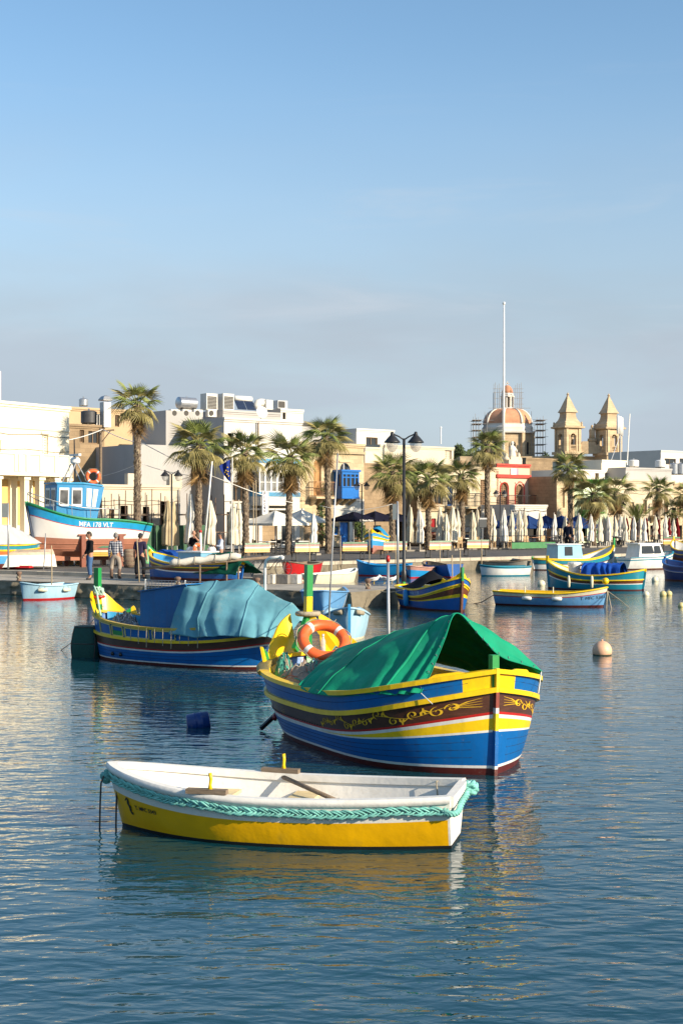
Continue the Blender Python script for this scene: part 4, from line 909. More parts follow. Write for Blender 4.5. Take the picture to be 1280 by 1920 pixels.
# scaffolding in front of it
o = thing('scaffolding', 'rusty pole scaffolding in front of the low cream house', 'scaffold', (root.location.x, root.location.y, ZG), ROW.a); M_rust = mat('rusty_steel', (.16, .10, .07), .8, .3, 8)
for k in range(9):
    x = .6+k*.95; 
    for y in (-.5, -1.5): mb = MB(); mb.tube([(x, y, 0), (x+R.uniform(-.04, .04), y, 3.0+R.uniform(0, .9))], .028, 6); mb.build('upright', M_rust, o)
for z in (1.1, 2.2):
    for y in (-.45, -1.55): mb = MB(); mb.tube([(.2, y, z), (8.6, y, z+.05)], .025, 6); mb.build('ledger', M_rust, o)
mb = MB(); mb.box((4.4, -1, 2.28), (8.2, .9, .05)); mb.build('plank_deck', M_wood, o)
# green netting fence
o = thing('net_fence', 'green shade net fence in front of the scaffolded house', 'fence', (0, 0, ZG)); M_net = mat('green_shade_net', hexc('4d7358', .7), .9, .2, 3, .01, 20)
a, b = W(268, 1010, 78), W(392, 1010, 84); a.z = b.z = 0
mb = MB(); mb.grid(lambda i, j: (a.x+(b.x-a.x)*i, a.y+(b.y-a.y)*i+.08*math.sin(i*40)+.05*math.sin(i*90+j*3), 1.55*j+.1), 60, 4); mb.build('netting', M_net, o, smooth=True, fix=False)
for k in range(7): p = a+(b-a)*k/6; mb = MB(); mb.tube([(p.x, p.y+.05, 0), (p.x, p.y+.05, 1.75)], .03, 6); mb.build('fence_post', M_galv, o)

# ---- the hotel block with the big grey party wall, its shade put into the grey
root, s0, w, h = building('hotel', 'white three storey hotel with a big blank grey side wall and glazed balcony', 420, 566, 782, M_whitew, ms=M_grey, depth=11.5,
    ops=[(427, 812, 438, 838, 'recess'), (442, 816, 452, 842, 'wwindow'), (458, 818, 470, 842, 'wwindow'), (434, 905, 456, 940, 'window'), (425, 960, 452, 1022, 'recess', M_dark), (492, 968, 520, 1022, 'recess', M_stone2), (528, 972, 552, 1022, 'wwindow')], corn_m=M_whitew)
hx = lambda px, q=0: ROW.s(px, q)-s0; hz = lambda px, py, q=0: ROW.z(px, py, q)-ZG
# glazed balcony, one metre proud
x0, x1 = hx(486, -1), hx(562, -1); za, zb_, zc, zd, ze = (hz(524, v, -1) for v in (948, 931, 923, 886, 862))
mb = MB(); mb.box(((x0+x1)/2, -.5, (za+zb_)/2), (x1-x0, 1, zb_-za)); gb = mb.build('glazed_balcony', M_whitew, root)
mb = MB(); mb.box(((x0+x1)/2, -.5, (zb_+zc)/2), (x1-x0+.06, 1.06, zc-zb_)); mb.build('blue_band', paint('5aa0c8', .8), gb)
mb = MB(); mb.box(((x0+x1)/2, -.5, ze-.1), (x1-x0+.1, 1.1, .26)); mb.build('blue_fascia', paint('4f9ac4', .8), gb); mb = MB(); mb.box(((x0+x1)/2, -.5, (zd+ze-.2)/2), (x1-x0, 1, ze-.22-zd)); mb.build('upper_panel', M_whitew, gb)
n = 7
for k in range(n):
    a, b = x0+(x1-x0)*k/n, x0+(x1-x0)*(k+1)/n; mb = MB()
    for c, dd in (((a+.05, -.96, (zc+zd)/2), (.1, .08, zd-zc)), ((b-.03, -.96, (zc+zd)/2), (.06, .08, zd-zc)), (((a+b)/2, -.96, zc+.04), (b-a-.16, .08, .08)), (((a+b)/2, -.96, (zc+zd)/2), (b-a-.16, .06, .05))): mb.box(c, dd)
    f = mb.build('window', M_white, gb); mb = MB(); mb.add([(a, -.93, zc), (b, -.93, zc), (b, -.93, zd), (a, -.93, zd)], [(0, 1, 2, 3)]); mb.build('pane', mat('curtained_glass', (.22, .22, .21), .08, .5, 1.2, spec=.6), f, fix=False)
mb = MB(); mb.add([(x0, 0, zc), (x0, -1, zc), (x0, -1, zd), (x0, 0, zd)], [(0, 1, 2, 3)]); mb.build('side_pane', M_glass, gb, fix=False)
mb = MB(); mb.box(((x0+x1)/2, -.6, za-.25), (x1-x0+.4, 1.3, .12)); mb.build('canopy_slab', M_whitew, root)
# vertical hotel sign
sg = thing('sign', 'tall white vertical hotel sign reading Pisces', 'sign', ROW.P(ROW.s(496, -1.6), -1.6)+(ROW.z(496, 965, -1.6),), ROW.a); hh = ROW.z(496, 921, -1.6)-ROW.z(496, 965, -1.6)
mb = MB(); mb.box((.0, 0, hh/2), (.42, .12, hh)); mb.build('sign_board', M_white, sg); mb = MB(); mb.box((.27, .03, hh/2), (.10, .16, hh+.04)); mb.build('sign_frame', M_galv, sg)
for i, ch in enumerate('Pisces'):
    flat_text(ch, .36, Matrix.Translation((-.13, -.065, hh-.27-i*(hh-.2)/6)) @ Matrix.Rotation(PI/2, 4, 'X'), mat('sign_blue', (.03, .04, .10), .6), sg, 'letter', .012)
building('hotel_upper_block', 'grey set back upper storey of the hotel carrying the roof plant', 418, 526, 768, M_grey, q=4.5, depth=7, ms=M_grey, cornice=.05)
building('hotel_white_block', 'small white roof room right of the satellite dish', 526, 568, 766, M_whitew, q=5.5, depth=5, ms=M_grey, cornice=.05, ops=[(530, 772, 536, 786, 'recess')])
building('hotel_annex', 'grey roof storey with dark canopy right of the hotel', 520, 602, 788, M_grey, q=3.5, depth=7, ms=M_grey, cornice=.3, corn_m=mat('dark_canopy', (.12, .12, .12), .7))

# ---- honey stone house with the blue box balcony
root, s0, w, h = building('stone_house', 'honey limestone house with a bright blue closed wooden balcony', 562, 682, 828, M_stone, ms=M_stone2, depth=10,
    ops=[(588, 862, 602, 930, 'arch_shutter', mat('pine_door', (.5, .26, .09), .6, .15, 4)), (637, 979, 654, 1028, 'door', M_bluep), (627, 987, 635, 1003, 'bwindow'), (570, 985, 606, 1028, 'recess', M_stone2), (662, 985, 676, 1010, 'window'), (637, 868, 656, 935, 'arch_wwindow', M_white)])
hx = lambda px, q=0: ROW.s(px, q)-s0; hz = lambda px, py, q=0: ROW.z(px, py, q)-ZG
for py in (848,): mb = MB(); mb.box((w/2, -.07, hz(620, py)), (w+.1, .18, .16)); mb.build('string_course', M_stone, root)
balcony(root, hx(578), hx(613), hz(595, 931), .9, M_stone, mat('rust_rail', (.28, .15, .07), .7))
mb = MB(); mb.add([(hx(624), -.025, 0), (w, -.025, 0), (w, -.025, hz(650, 936)), (hx(624), -.025, hz(650, 936)), (hx(624), 0, 0), (w, 0, 0), (w, 0, hz(650, 936)), (hx(624), 0, hz(650, 936))], [(3, 2, 6, 7), (0, 3, 7, 4), (2, 1, 5, 6)]); 
for a, b in ((624, 626.5), (635.5, 636.5), (654.5, 661), (676.5, 682)): mb.add([(hx(a), -.025, 0), (min(w, hx(b)), -.025, 0), (min(w, hx(b)), -.025, hz(650, 936)), (hx(a), -.025, hz(650, 936))], [(0, 1, 2, 3)])
mb.add([(hx(624), -.026, hz(650, 978)), (w, -.026, hz(650, 978)), (w, -.026, hz(650, 936)), (hx(624), -.026, hz(650, 936))], [(0, 1, 2, 3)]); mb.build('whitewashed_band', M_whitew, root, fix=False)
# gallarija
x0, x1, z0, z1 = hx(641, -.9), hx(673, -.9), hz(655, 935, -.9), hz(655, 881, -.9); H_ = z1-z0
mb = MB(); mb.box(((x0+x1)/2, -.45, z0+H_*.2), (x1-x0, .9, H_*.4)); ga = mb.build('box_balcony', M_bluep, root)
mb = MB(); mb.box(((x0+x1)/2, -.47, z1-.06), (x1-x0+.2, 1.06, .14)); mb.box(((x0+x1)/2, -.45, z1-.22), (x1-x0, .92, .2)); mb.build('balcony_roof', M_bluep, ga)
mb = MB(); mb.box(((x0+x1)/2, -.46, z0+H_*.41), (x1-x0+.08, .98, .07)); mb.box(((x0+x1)/2, -.46, z0+.04), (x1-x0+.08, .98, .08)); mb.build('balcony_moulding', M_bluep, ga)
for k in range(5):
    x = x0+(x1-x0)*k/4; mb = MB(); mb.box((min(max(x, x0+.05), x1-.05), -.85, z0+H_*.66), (.1, .1, H_*.5)); mb.build('mullion', M_bluep, ga)
for k in range(4):
    a, b = x0+(x1-x0)*k/4+.06, x0+(x1-x0)*(k+1)/4-.06; zz = (z0+H_*.44, z0+H_*.72, z0+H_*.76, z1-.32)
    mb = MB(); mb.box(((a+b)/2, -.86, (zz[1]+zz[2])/2), (b-a, .07, zz[2]-zz[1])); mb.build('transom', M_bluep, ga)
    for u, v in ((zz[0], zz[1]), (zz[2], zz[3])): mb = MB(); mb.add([(a-.05, -.83, u), (b+.05, -.83, u), (b+.05, -.83, v), (a-.05, -.83, v)], [(0, 1, 2, 3)]); mb.build('pane', M_glass, ga, fix=False)
mb = MB(); mb.box((x0+.03, -.8, z0+H_*.66), (.06, .1, H_*.5)); mb.box((x0+.03, -.06, z0+H_*.66), (.06, .12, H_*.5)); mb.box((x0+.03, -.44, z0+H_*.66), (.06, .1, H_*.5)); mb.build('mullion', M_bluep, ga)
mb = MB(); mb.add([(x0+.05, -.85, z0+H_*.4), (x0+.05, 0, z0+H_*.4), (x0+.05, 0, z1-.3), (x0+.05, -.85, z1-.3)], [(0, 1, 2, 3)]); mb.build('pane', M_glass, ga, fix=False)
for k in range(3): x = x0+.2+(x1-x0-.4)*k/2; mb = MB(); mb.bar((x, -.02, z0-.4), (x, -.75, z0-.03), .14, .16); mb.build('bracket', M_stone, ga)

# ---- brown ruin, cream terrace, pink club
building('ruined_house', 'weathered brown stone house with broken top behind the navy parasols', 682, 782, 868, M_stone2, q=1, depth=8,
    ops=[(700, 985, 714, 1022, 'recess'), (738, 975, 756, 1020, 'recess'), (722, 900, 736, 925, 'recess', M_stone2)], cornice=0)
building('roof_room', 'cream roof room above the ruined stone house', 684, 712, 838, M_pale, q=6, depth=4, ms=M_grey, cornice=.06)
building('white_roof_house', 'bright white modern roof house behind the stone house', 668, 738, 803, M_whitew, q=18, depth=8, ms=M_whitew, cornice=.05, ops=[(686, 820, 708, 836, 'window'), (726, 806, 731, 812, 'window')])
building('beige_roof_block', 'long beige roof block behind the tall double lamp', 712, 850, 833, M_pale, q=12, depth=7, cornice=.06, ops=[(834, 842, 846, 860, 'shutter', M_pale)])
root, s0, w, h = building('terrace_house', 'pale limestone terrace house with red front door and balconies', 782, 934, 872, M_lime, depth=9, ms=M_stone2,
    ops=[(805, 972, 817, 1008, 'door', M_reddoor), (814, 926, 830, 946, 'window'), (838, 908, 848, 948, 'bwindow'), (864, 905, 876, 948, 'shutter', M_shut), (862, 972, 870, 1008, 'door', M_shut), (838, 975, 846, 1008, 'door', M_bluep), (786, 905, 798, 942, 'shutter', M_shut), (900, 900, 912, 948, 'shutter', M_shut), (880, 975, 898, 1005, 'recess'), (915, 975, 928, 1005, 'window')])
hx = lambda px, q=0: ROW.s(px, q)-s0; hz = lambda px, py, q=0: ROW.z(px, py, q)-ZG
for a, b in ((834, 852), (858, 892)): balcony(root, hx(a), hx(b), hz((a+b)/2, 950), .8, M_stone, M_black)
mb = MB(); mb.box((w/2, -.06, hz(850, 956)), (w, .14, .2)); mb.build('string_course', M_stone, root)
mb = MB(); mb.add([(0, -.02, hz(850, 958)), (w, -.02, hz(850, 958)), (w, -.02, 3.4), (0, -.02, 3.4)], [(3, 2, 1, 0)])
root, s0, w, h = building('pink_club', 'pink club house with red trim, arched windows and rooftop statue', 930, 992, 869, M_pink, depth=8, ms=M_stone2,
    ops=[(938, 906, 951, 950, 'arch_shutter', M_shut), (966, 908, 981, 950, 'arch_shutter', M_shut), (940, 975, 952, 1010, 'recess'), (962, 972, 984, 1010, 'recess')], corn_m=M_redt)
hx = lambda px, q=0: ROW.s(px, q)-s0; hz = lambda px, py, q=0: ROW.z(px, py, q)-ZG
mb = MB(); mb.box((w/2, -.07, hz(960, 893)), (w+.1, .16, .26)); mb.build('red_band', M_redt, root)
for a, b in ((938, 951), (966, 981)):
    xa, xb, zt_ = hx(a), hx(b), hz((a+b)/2, 906); r = (xb-xa)/2; mb = MB(); pts = [(xa-.06, -.02, hz(a, 950))]+[((xa+xb)/2-(r+.06)*math.cos(PI*i/12), -.02, zt_-r+(r+.08)*math.sin(PI*i/12)) for i in range(13)]+[(xb+.06, -.02, hz(a, 950))]
    mb.tube(pts, .07, 4); mb.build('arch_trim', M_redt, root)
balcony(root, hx(934), hx(991), hz(962, 953), .9, M_pale, M_black)
mb = MB(); mb.box((hx(961), -.05, hz(961, 884.5)), (.62, .06, .5)); sb = mb.build('sign_panel', M_white, root); mb = MB(); mb.box((hx(968), -.045, hz(961, 884.5)), (.24, .05, .5)); mb.build('pink_sign_edge', paint('d89ab0', .8), root)
bx, by = ROW.P(ROW.s(960, .5), .5); st = thing('statue', 'white stone statue on the roof of the pink club', 'statue', (bx, by, ZG+h), ROW.a)
mb = MB(); mb.box((0, 0, .18), (1.5, .7, .36)); mb.box((0, 0, .45), (.9, .55, .3)); mb.build('plinth', M_pale, st)
mb = MB(); mb.lathe([(.30, .55), (.33, .7), (.27, 1.0), (.30, 1.25), (.24, 1.42), (.10, 1.5), (.09, 1.55), (.135, 1.62), (.14, 1.72), (.08, 1.82), (.02, 1.85)], 12, sy=.75); mb.tube([(.2, -.05, 1.35), (.36, -.12, 1.1), (.2, -.26, 1.0)], .07, 6); mb.tube([(-.2, -.05, 1.35), (-.36, -.1, 1.2), (-.3, -.2, 1.5)], .06, 6); mb.build('figure', M_whitew, st, smooth=True)
for sgn in (-1, 1): mb = MB(); mb.lathe([(.3, .3), (.26, .5), (.12, .62), (.16, .75), (.05, .95)], 10, (sgn*.72, 0, 0)); mb.build('urn', M_pale, st, smooth=True)
# tall flagpole on the club roof
fx, fy = ROW.P(ROW.s(943, 1.5), 1.5); D = fy; o = thing('flagpole', 'very tall bare white flagpole rising above the club roof', 'flagpole', (fx, fy, ZG+h)); zt_ = HC-(571-YH)/F*D-(ZG+h)
mb = MB(); mb.tube([(0, 0, 0), (.03, 0, zt_*.5), (.05, 0, zt_)], [.115, .095, .06], 10); mb.build('pole', M_white, o, smooth=True); mb = MB(); mb.ball((.05, 0, zt_+.1), .13, 10, 8); mb.build('finial', M_white, o, smooth=True)
building('white_kiosk', 'low white flat roofed kiosk in front of the brown wall', 955, 1024, 946, M_whitew, q=-4, depth=3, cornice=.08, ops=[(985, 985, 1015, 1010, 'recess')])
building('corner_house', 'tall narrow stone house with darker brown side wall', 1043, 1076, 893, M_stone, q=-3, depth=6, ms=M_stone2, ops=[(1051, 915, 1058, 952, 'shutter', M_stone)])  # side wall in the darker brown stone
root, s0, w, h = building('pale_green_house', 'pale green house with green trim between palms', 1074, 1138, 898, M_pgreen, q=-1.5, depth=7, ms=M_stone2,
    ops=[(1088, 934, 1104, 956, 'shutter', M_shut), (1115, 932, 1130, 960, 'shutter', M_shut), (1086, 985, 1100, 1015, 'recess'), (1118, 985, 1130, 1015, 'door', M_gshut)], corn_m=M_gshut)
balcony(root, ROW.s(1084, -1.5)-s0, ROW.s(1108, -1.5)-s0, ROW.z(1096, 957, -1.5)-ZG, .8, M_gshut, M_black)
building('white_penthouse', 'white roof room with small dark windows behind green house', 1076, 1133, 880, M_whitew, q=4, depth=5, ops=[(1115, 886, 1122, 898, 'window')], cornice=.05)
building('cream_penthouse', 'sunlit cream roof block beneath the antenna mast', 1127, 1172, 862, M_cream, q=8, depth=6, ops=[(1142, 878, 1150, 896, 'window'), (1132, 886, 1140, 896, 'recess')], cornice=.05)
root, s0, w, h = building('long_stone_house', 'long honey stone house with dark shuttered windows, far right', 1138, 1262, 898, M_lime, depth=9, q=-1,
    ops=[(1140, 936, 1150, 962, 'shutter', M_shut), (1154, 936, 1166, 964, 'shutter', M_shut), (1180, 942, 1188, 968, 'shutter', M_stone), (1205, 938, 1212, 964, 'shutter', M_shut), (1222, 938, 1230, 966, 'shutter', M_shut), (1244, 936, 1252, 964, 'shutter', M_shut), (1150, 985, 1166, 1012, 'recess'), (1180, 985, 1194, 1012, 'door', M_ochre), (1218, 985, 1236, 1012, 'recess')])
balcony(root, ROW.s(1216, -1)-s0, ROW.s(1236, -1)-s0, ROW.z(1226, 967, -1)-ZG, .7, M_stone, M_black)
building('grey_parapet_block', 'grey rendered roof block above the long stone house', 1172, 1258, 876, M_grey, q=6, depth=6, cornice=.04)
building('end_house', 'stone house at the right edge of the waterfront', 1262, 1345, 905, M_stone, q=-1, depth=9, ops=[(1268, 940, 1276, 966, 'shutter', M_shut), (1266, 985, 1278, 1012, 'recess')])
building('white_villa', 'modern white villa with ribbon windows on the right skyline', 1238, 1330, 844, M_whitew, q=55, depth=10, ops=[(1245, 860, 1266, 871, 'window'), (1273, 860, 1300, 871, 'window')], cornice=.05)
building('church_wall', 'long weathered stone wall below the church towers', 985, 1128, 858, M_stone2, q=28, depth=3, cornice=.05)
building('rubble_wall', 'dark rubble roof wall left of the pink club', 800, 905, 862, M_stone2, q=14, depth=4, cornice=0)
# ================================================================ church
CD = 230.; cs = CD/F
def cz(py): return HC+(YH-py)*cs
def cxp(px, D=CD): return (px-640)/F*D
M_chst = mat('church_limestone', (.57, .43, .27), .92, .14, .35, .03, 3, .4, (.31, .21, .13), .8, bands=(1.0, .36, .22)); M_dome = mat('dome_terracotta', (.56, .27, .15), .85, .2, .8, .02, 4, .4, (.35, .16, .09), 1.2); M_plast = mat('dome_white', (.68, .62, .54), .9, .1, .6, 0, 5, .4, (.45, .38, .3), 1)
ch = thing('church', 'limestone parish church with twin bell towers and terracotta dome', 'church', (cxp(1000), CD, ZG), 0)
ox, oy = ch.location.x, ch.location.y
def Q(px, py, dy=0): return (cxp(px, CD)-ox, dy, cz(py)-ZG)
# nave
mb = MB(); mb.box((Q(1000, 900)[0]+1, 6, cz(856)/2-ZG/2), (26, 14, cz(856)-ZG)); mb.build('nave', M_chst, ch)
# dome
dc = Vector((Q(956, 800)[0], 4, 0)); n8 = 8; off = PI/8+.12
def oct_ring(r, z): return [dc+Vector((r*math.cos(off+k*PI/4), r*math.sin(off+k*PI/4), z-ZG)) for k in range(8)]
zb, zt = cz(862), cz(811); r = 4.05
mb = MB(); a, b = oct_ring(r, zb-3), oct_ring(r, zt); mb.add(a+b, [(k, (k+1) % 8, 8+(k+1) % 8, 8+k) for k in range(8)]); drum = mb.build('drum', M_chst, ch)
for k in range(8):
    p = (oct_ring(r+.12, zb)[k]); mb = MB(); mb.box((p.x, p.y, (zb+zt)/2-ZG), (.55, .55, zt-zb), off+k*PI/4); mb.build('pilaster', M_chst, drum)
    m = (oct_ring(r, 0)[k]+oct_ring(r, 0)[(k+1) % 8])/2; nn = (m-dc).normalized(); nn.z = 0; nn.normalize(); tt = Vector((-nn.y, nn.x, 0)); z0, z1 = cz(851), cz(827)
    mb = MB(); pts = [(-.42, z0), (.42, z0)]+[(.42*math.cos(PI*i/8), z1-.42+.42*math.sin(PI*i/8)) for i in range(9)]; mm_ = Vector((m.x, m.y, -ZG))
    mb.add([mm_+nn*.03+tt*u+Vector((0, 0, z)) for u, z in pts], [tuple(range(len(pts)))]); wn = mb.build('window', M_dark, drum)
    mb = MB(); mb.tube([mm_+nn*.06+tt*u*1.15+Vector((0, 0, z)) for u, z in [pts[1]]+pts[2:]+[pts[0]]], .09, 5); mb.build('window_surround', M_chst, wn)
mb = MB()
prof = [(r+.5, cz(811)), (r+.55, cz(808)), (r+.15, cz(806)), (r+.2, cz(800)), (r-.1, cz(795)), (r-.05, cz(792.5))]
for (ra, za), (rb, zb2) in zip(prof[:-1], prof[1:]): A, B = oct_ring(ra, za), oct_ring(rb, zb2); mb.add(A+B, [(k, (k+1) % 8, 8+(k+1) % 8, 8+k) for k in range(8)])
mb.build('drum_cornice', M_plast, ch)
dz0, dz1 = cz(793), cz(763.5); rd0, rd1 = r-.1, 1.15
def dome_r(f): return rd1+(rd0-rd1)*math.cos(f*PI/2*.96)**.9
for k in range(8):
    mb = MB(); A = [oct_ring(dome_r(i/12), dz0+(dz1-dz0)*math.sin(i/12*PI/2)) for i in range(13)]
    mb.grid(lambda i, j: A[round(i*12)][k]+(A[round(i*12)][(k+1) % 8]-A[round(i*12)][k])*j, 12, 2); mb.build('dome_panel', M_dome, ch, smooth=True, fix=False)
    mb = MB(); mb.tube([A[i][k] for i in range(13)], [.20-.08*i/12 for i in range(13)], 6); mb.build('dome_rib', M_plast, ch, smooth=True)
lz0, lz1 = cz(764), cz(741)
mb = MB(); mb.lathe([(1.45, 0), (1.5, .2), (1.2, .35)], 8, (dc.x, dc.y, lz0-ZG-.1)); mb.build('lantern_base', M_plast, ch)
ln = MB(); ln.lathe([(.62, lz0-ZG), (.62, lz1-ZG)], 8, (dc.x, dc.y, 0)); lo = ln.build('lantern', M_dark, ch)
for k in range(8): a = off+k*PI/4; mb = MB(); mb.box((dc.x+.85*math.cos(a), dc.y+.85*math.sin(a), (lz0+lz1)/2-ZG), (.35, .3, lz1-lz0), a); mb.build('lantern_pier', M_plast, lo)
mb = MB(); mb.lathe([(1.15, 0), (1.2, .18), (.95, .3), (1.0, .5), (.9, .7)], 8, (dc.x, dc.y, lz1-ZG)); mb.build('lantern_cornice', M_plast, ch)
mb = MB(); mb.lathe([(.92, .6), (.9, 1.0), (.75, 1.45), (.5, 1.8), (.3, 1.95)], 8, (dc.x, dc.y, lz1-ZG)); mb.build('lantern_dome', M_dome, ch, smooth=True)
zc_ = cz(725)-ZG; mb = MB(); mb.lathe([(.28, -.2), (.15, .2), (.22, .4), (.05, .5)], 8, (dc.x, dc.y, zc_)); mb.box((dc.x, dc.y, zc_+.85), (.12, .12, .8)); mb.box((dc.x, dc.y, zc_+.9), (.55, .12, .12)); mb.build('cross', M_plast, ch)
# towers
def tower(px, top):
    T = math.radians(26.6); tx = Q(px, 800)[0]; c = Vector((tx, -2, 0)); a = 2.95; dy_ = (top-739)*cs
    M = Matrix.Translation(c-Vector((0, 0, ZG))) @ Matrix.Rotation(T, 4, 'Z')
    def Z(py): return cz(py)-dy_
    mb = MB(); mb.box((0, 0, Z(852)/2), (a+.2, a+.2, Z(852))); o = mb.build('tower', M_chst, ch); o.matrix_local = M
    mb = MB(); mb.box((0, 0, Z(851)), (a+.7, a+.7, .45)); p_ = mb.build('tower_plinth', M_chst, o)
    z0, z1 = Z(850), Z(806); w_ = .95
    for k in range(4):
        Mr = Matrix.Rotation(k*PI/2, 4, 'Z'); mb = wall_front(a, z1-z0, [((a-w_)/2, .35, (a+w_)/2, (z1-z0)*.80, True)], .45); mb.v = [tuple(Mr @ Vector((x-a/2, y-a/2, z+z0))) for x, y, z in mb.v]; mb.build('belfry_wall', M_chst, o, fix=False)
        for sx_ in (-1, 1):
            mb = MB(); mb.box(Mr @ Vector((sx_*(a/2-.28), -a/2-.06, (z0+z1)/2)), (.42, .14, z1-z0), k*PI/2); mb.build('pilaster', M_chst, o)
            mb = MB(); mb.box(Mr @ Vector((sx_*(w_/2+.14), -a/2-.03, z0+(z1-z0)*.38)), (.16, .1, (z1-z0)*.72), k*PI/2); mb.build('arch_jamb', M_chst, o)
        for b_ in range(4): mb = MB(); mb.lathe([(.07, .35), (.1, .55), (.05, .75), (.08, 1.1)], 6, tuple(Mr @ Vector((-.36+.24*b_, -a/2+.1, z0)))); mb.build('baluster', M_chst, o)
        mb = MB(); mb.box(Mr @ Vector((0, -a/2+.1, z0+1.15)), (w_, .22, .12), k*PI/2); mb.build('balustrade_rail', M_chst, o)
    mb = MB(); mb.lathe([(.12, 1.0), (.2, .9), (.32, .75), (.38, .3), (.5, .0)], 10, (0, 0, z0+1.3)); mb.box((0, 0, z0+2.6), (a*.9, .12, .12)); mb.build('bell', mat('bell_bronze', (.10, .14, .10), .5, .3, 3), o, smooth=True)
    sq = lambda prof, nm: (lambda mb_: mb_.build(nm, M_chst, o))(MB().lathe([(r_*math.sqrt(2)/2*1, z_) for r_, z_ in prof], 4, rz0=PI/4))
    sq([(a, z1), (a+.9, z1+.12), (a+1.0, z1+.35), (a+.3, z1+.45), (a+.25, z1+.9), (a+.1, z1+1.0)], 'tower_cornice')
    sq([(a*.98, z1+.95), (a*.90, z1+1.15), (a*.78, z1+1.4), (a*.68, z1+1.75), (a*.62, z1+2.2), (a*.62, Z(777)), (a*.72, Z(775))], 'tower_neck')
    sq([(a*.80, Z(775.3)), (a*.76, Z(774)), (a*.58, Z(768)), (a*.36, Z(757)), (.42, Z(747)), (.26, Z(744.5))], 'spire')
    mb = MB(); mb.lathe([(.1, 0), (.22, .1), (.12, .2), (.26, .32), (.1, .5), (.02, .65)], 8, (0, 0, Z(745))); mb.build('finial', M_chst, o)
    for sx_ in (-1, 1):
        for sy_ in (-1, 1): mb = MB(); mb.lathe([(.2, 0), (.2, .25), (.1, .35), (.18, .5), (.03, .75)], 6, (sx_*(a/2+.1), sy_*(a/2+.1), z1+.45)); mb.build('corner_urn', M_chst, o)
tower(1060, 739); tower(1136, 741)
# curved gable between the towers with its statue
mb = MB(); pts = [(-3.2, 0), (3.2, 0), (3.2, .6), (2.6, .7), (2.2, 1.1), (1.5, 1.5), (1.2, 1.4), (1.0, 2.0), (-1.0, 2.0), (-1.2, 1.4), (-1.5, 1.5), (-2.2, 1.1), (-2.6, .7), (-3.2, .6)]; gx = Q(1098, 850)[0]; gz = cz(852)-ZG
mb.add([(gx+x, -2.4, gz+z) for x, z in pts]+[(gx+x, -1.7, gz+z) for x, z in pts], [tuple(range(14)), tuple(range(27, 13, -1))]+[(k, (k+1) % 14, 14+(k+1) % 14, 14+k) for k in range(14)]); mb.build('gable', M_chst, ch)
mb = MB(); mb.box((gx+.6, -2, gz+2.2), (1.3, .8, .5)); mb.lathe([(.5, 2.4), (.45, 3.2), (.5, 3.7), (.38, 4.0), (.15, 4.1), (.22, 4.25), (.2, 4.5), (.05, 4.65)], 10, (gx+.6, -2, gz), sy=.7); mb.build('gable_statue', M_chst, ch, smooth=True)
# scaffolding round the dome
sc = thing('scaffolding', 'grey tube scaffolding around the terracotta church dome', 'scaffold', (ox+dc.x, oy+dc.y, ZG)); M_sc = mat('scaffold_tube', (.30, .28, .26), .6, .2, 5)
rr = random.Random(4)
def pole(p, q_, nm='scaffold_pole', r_=.032): mb = MB(); mb.tube([p, q_], r_, 5); mb.build(nm, M_sc, sc)
for sx_ in (-1, 1):
    for i, (x, zt_) in enumerate(((4.6, 793), (5.0, 782), (5.5, 778), (5.9, 790), (3.6, 770))):
        for y in (-2.6, 1.0): pole((sx_*x, y, cz(860)-ZG), (sx_*x, y, cz(zt_+rr.uniform(-4, 4))-ZG))
    for py in (848, 832, 818, 805, 793, 786):
        for y in (-2.6, 1.0): pole((sx_*3.8, y, cz(py)-ZG), (sx_*(6.1+rr.uniform(-.2, .3)), y, cz(py)-ZG), 'scaffold_ledger')
        mb = MB(); mb.box((sx_*5.2, -.8, cz(py)-ZG-.05), (1.5, 3.2, .05)); mb.build('scaffold_board', M_wood, sc)
    for x, zt_ in ((1.5, 716), (2.1, 714), (2.2, 732), (1.2, 722)):
        for y in (-1.2, 1.2): pole((sx_*x, y, cz(764)-ZG), (sx_*x, y, cz(zt_)-ZG), r_=.035)
    for py in (764, 755, 744, 733, 726):
        pole((sx_*.9, -1.2, cz(py)-ZG), (sx_*2.5, -1.2, cz(py)-ZG), 'scaffold_ledger')
for py in (764, 787): pole((-3.4, -2.7, cz(py)-ZG), (3.4, -2.7, cz(py)-ZG), 'scaffold_ledger')
for px in (911, 1001): pass

# ---- wooded hill behind
M_hill = mat('scrub_hill', (.09, .085, .05), .95, .3, .05)
mb = MB(); mb.grid(lambda i, j: (-260+620*i, 330+260*j, .5+(11.5*math.sin(PI*min(1, j*1.2)))*(.75+.35*smooth_noise(i*9, 2))*(1 if i > .3 else .3+i*2.3)), 60, 12); tag(mb.build('hill', M_hill, smooth=True, fix=False), kind='structure')
M_pine = [mat('pine_dark', (.035, .05, .022), .9, .4, 1.5, spec=.1), mat('pine_mid', (.06, .08, .032), .9, .4, 1.5, spec=.1)]; M_bark = mat('bark', (.10, .07, .05), .95, .3, 3, .02, 8)
def leaf_cloud(mb, c, rx, ry, rz_, n, s, rr, mi=(0, 1)):
    for k in range(n):
        while True:
            p = Vector((rr.uniform(-1, 1), rr.uniform(-1, 1), rr.uniform(-1, 1)))
            if p.length < 1: break
        if p.length < .35: p *= 1.8
        p = Vector((p.x*rx, p.y*ry, p.z*rz_))+Vector(c); u = Vector((rr.gauss(0, 1), rr.gauss(0, 1), rr.gauss(0, 1))).normalized(); v = u.orthogonal().normalized(); l = s*rr.uniform(.6, 1.3)
        mb.add([p-u*l, p+v*l*.45, p+u*l, p-v*l*.45], [(0, 1, 2, 3)], rr.choice(mi))
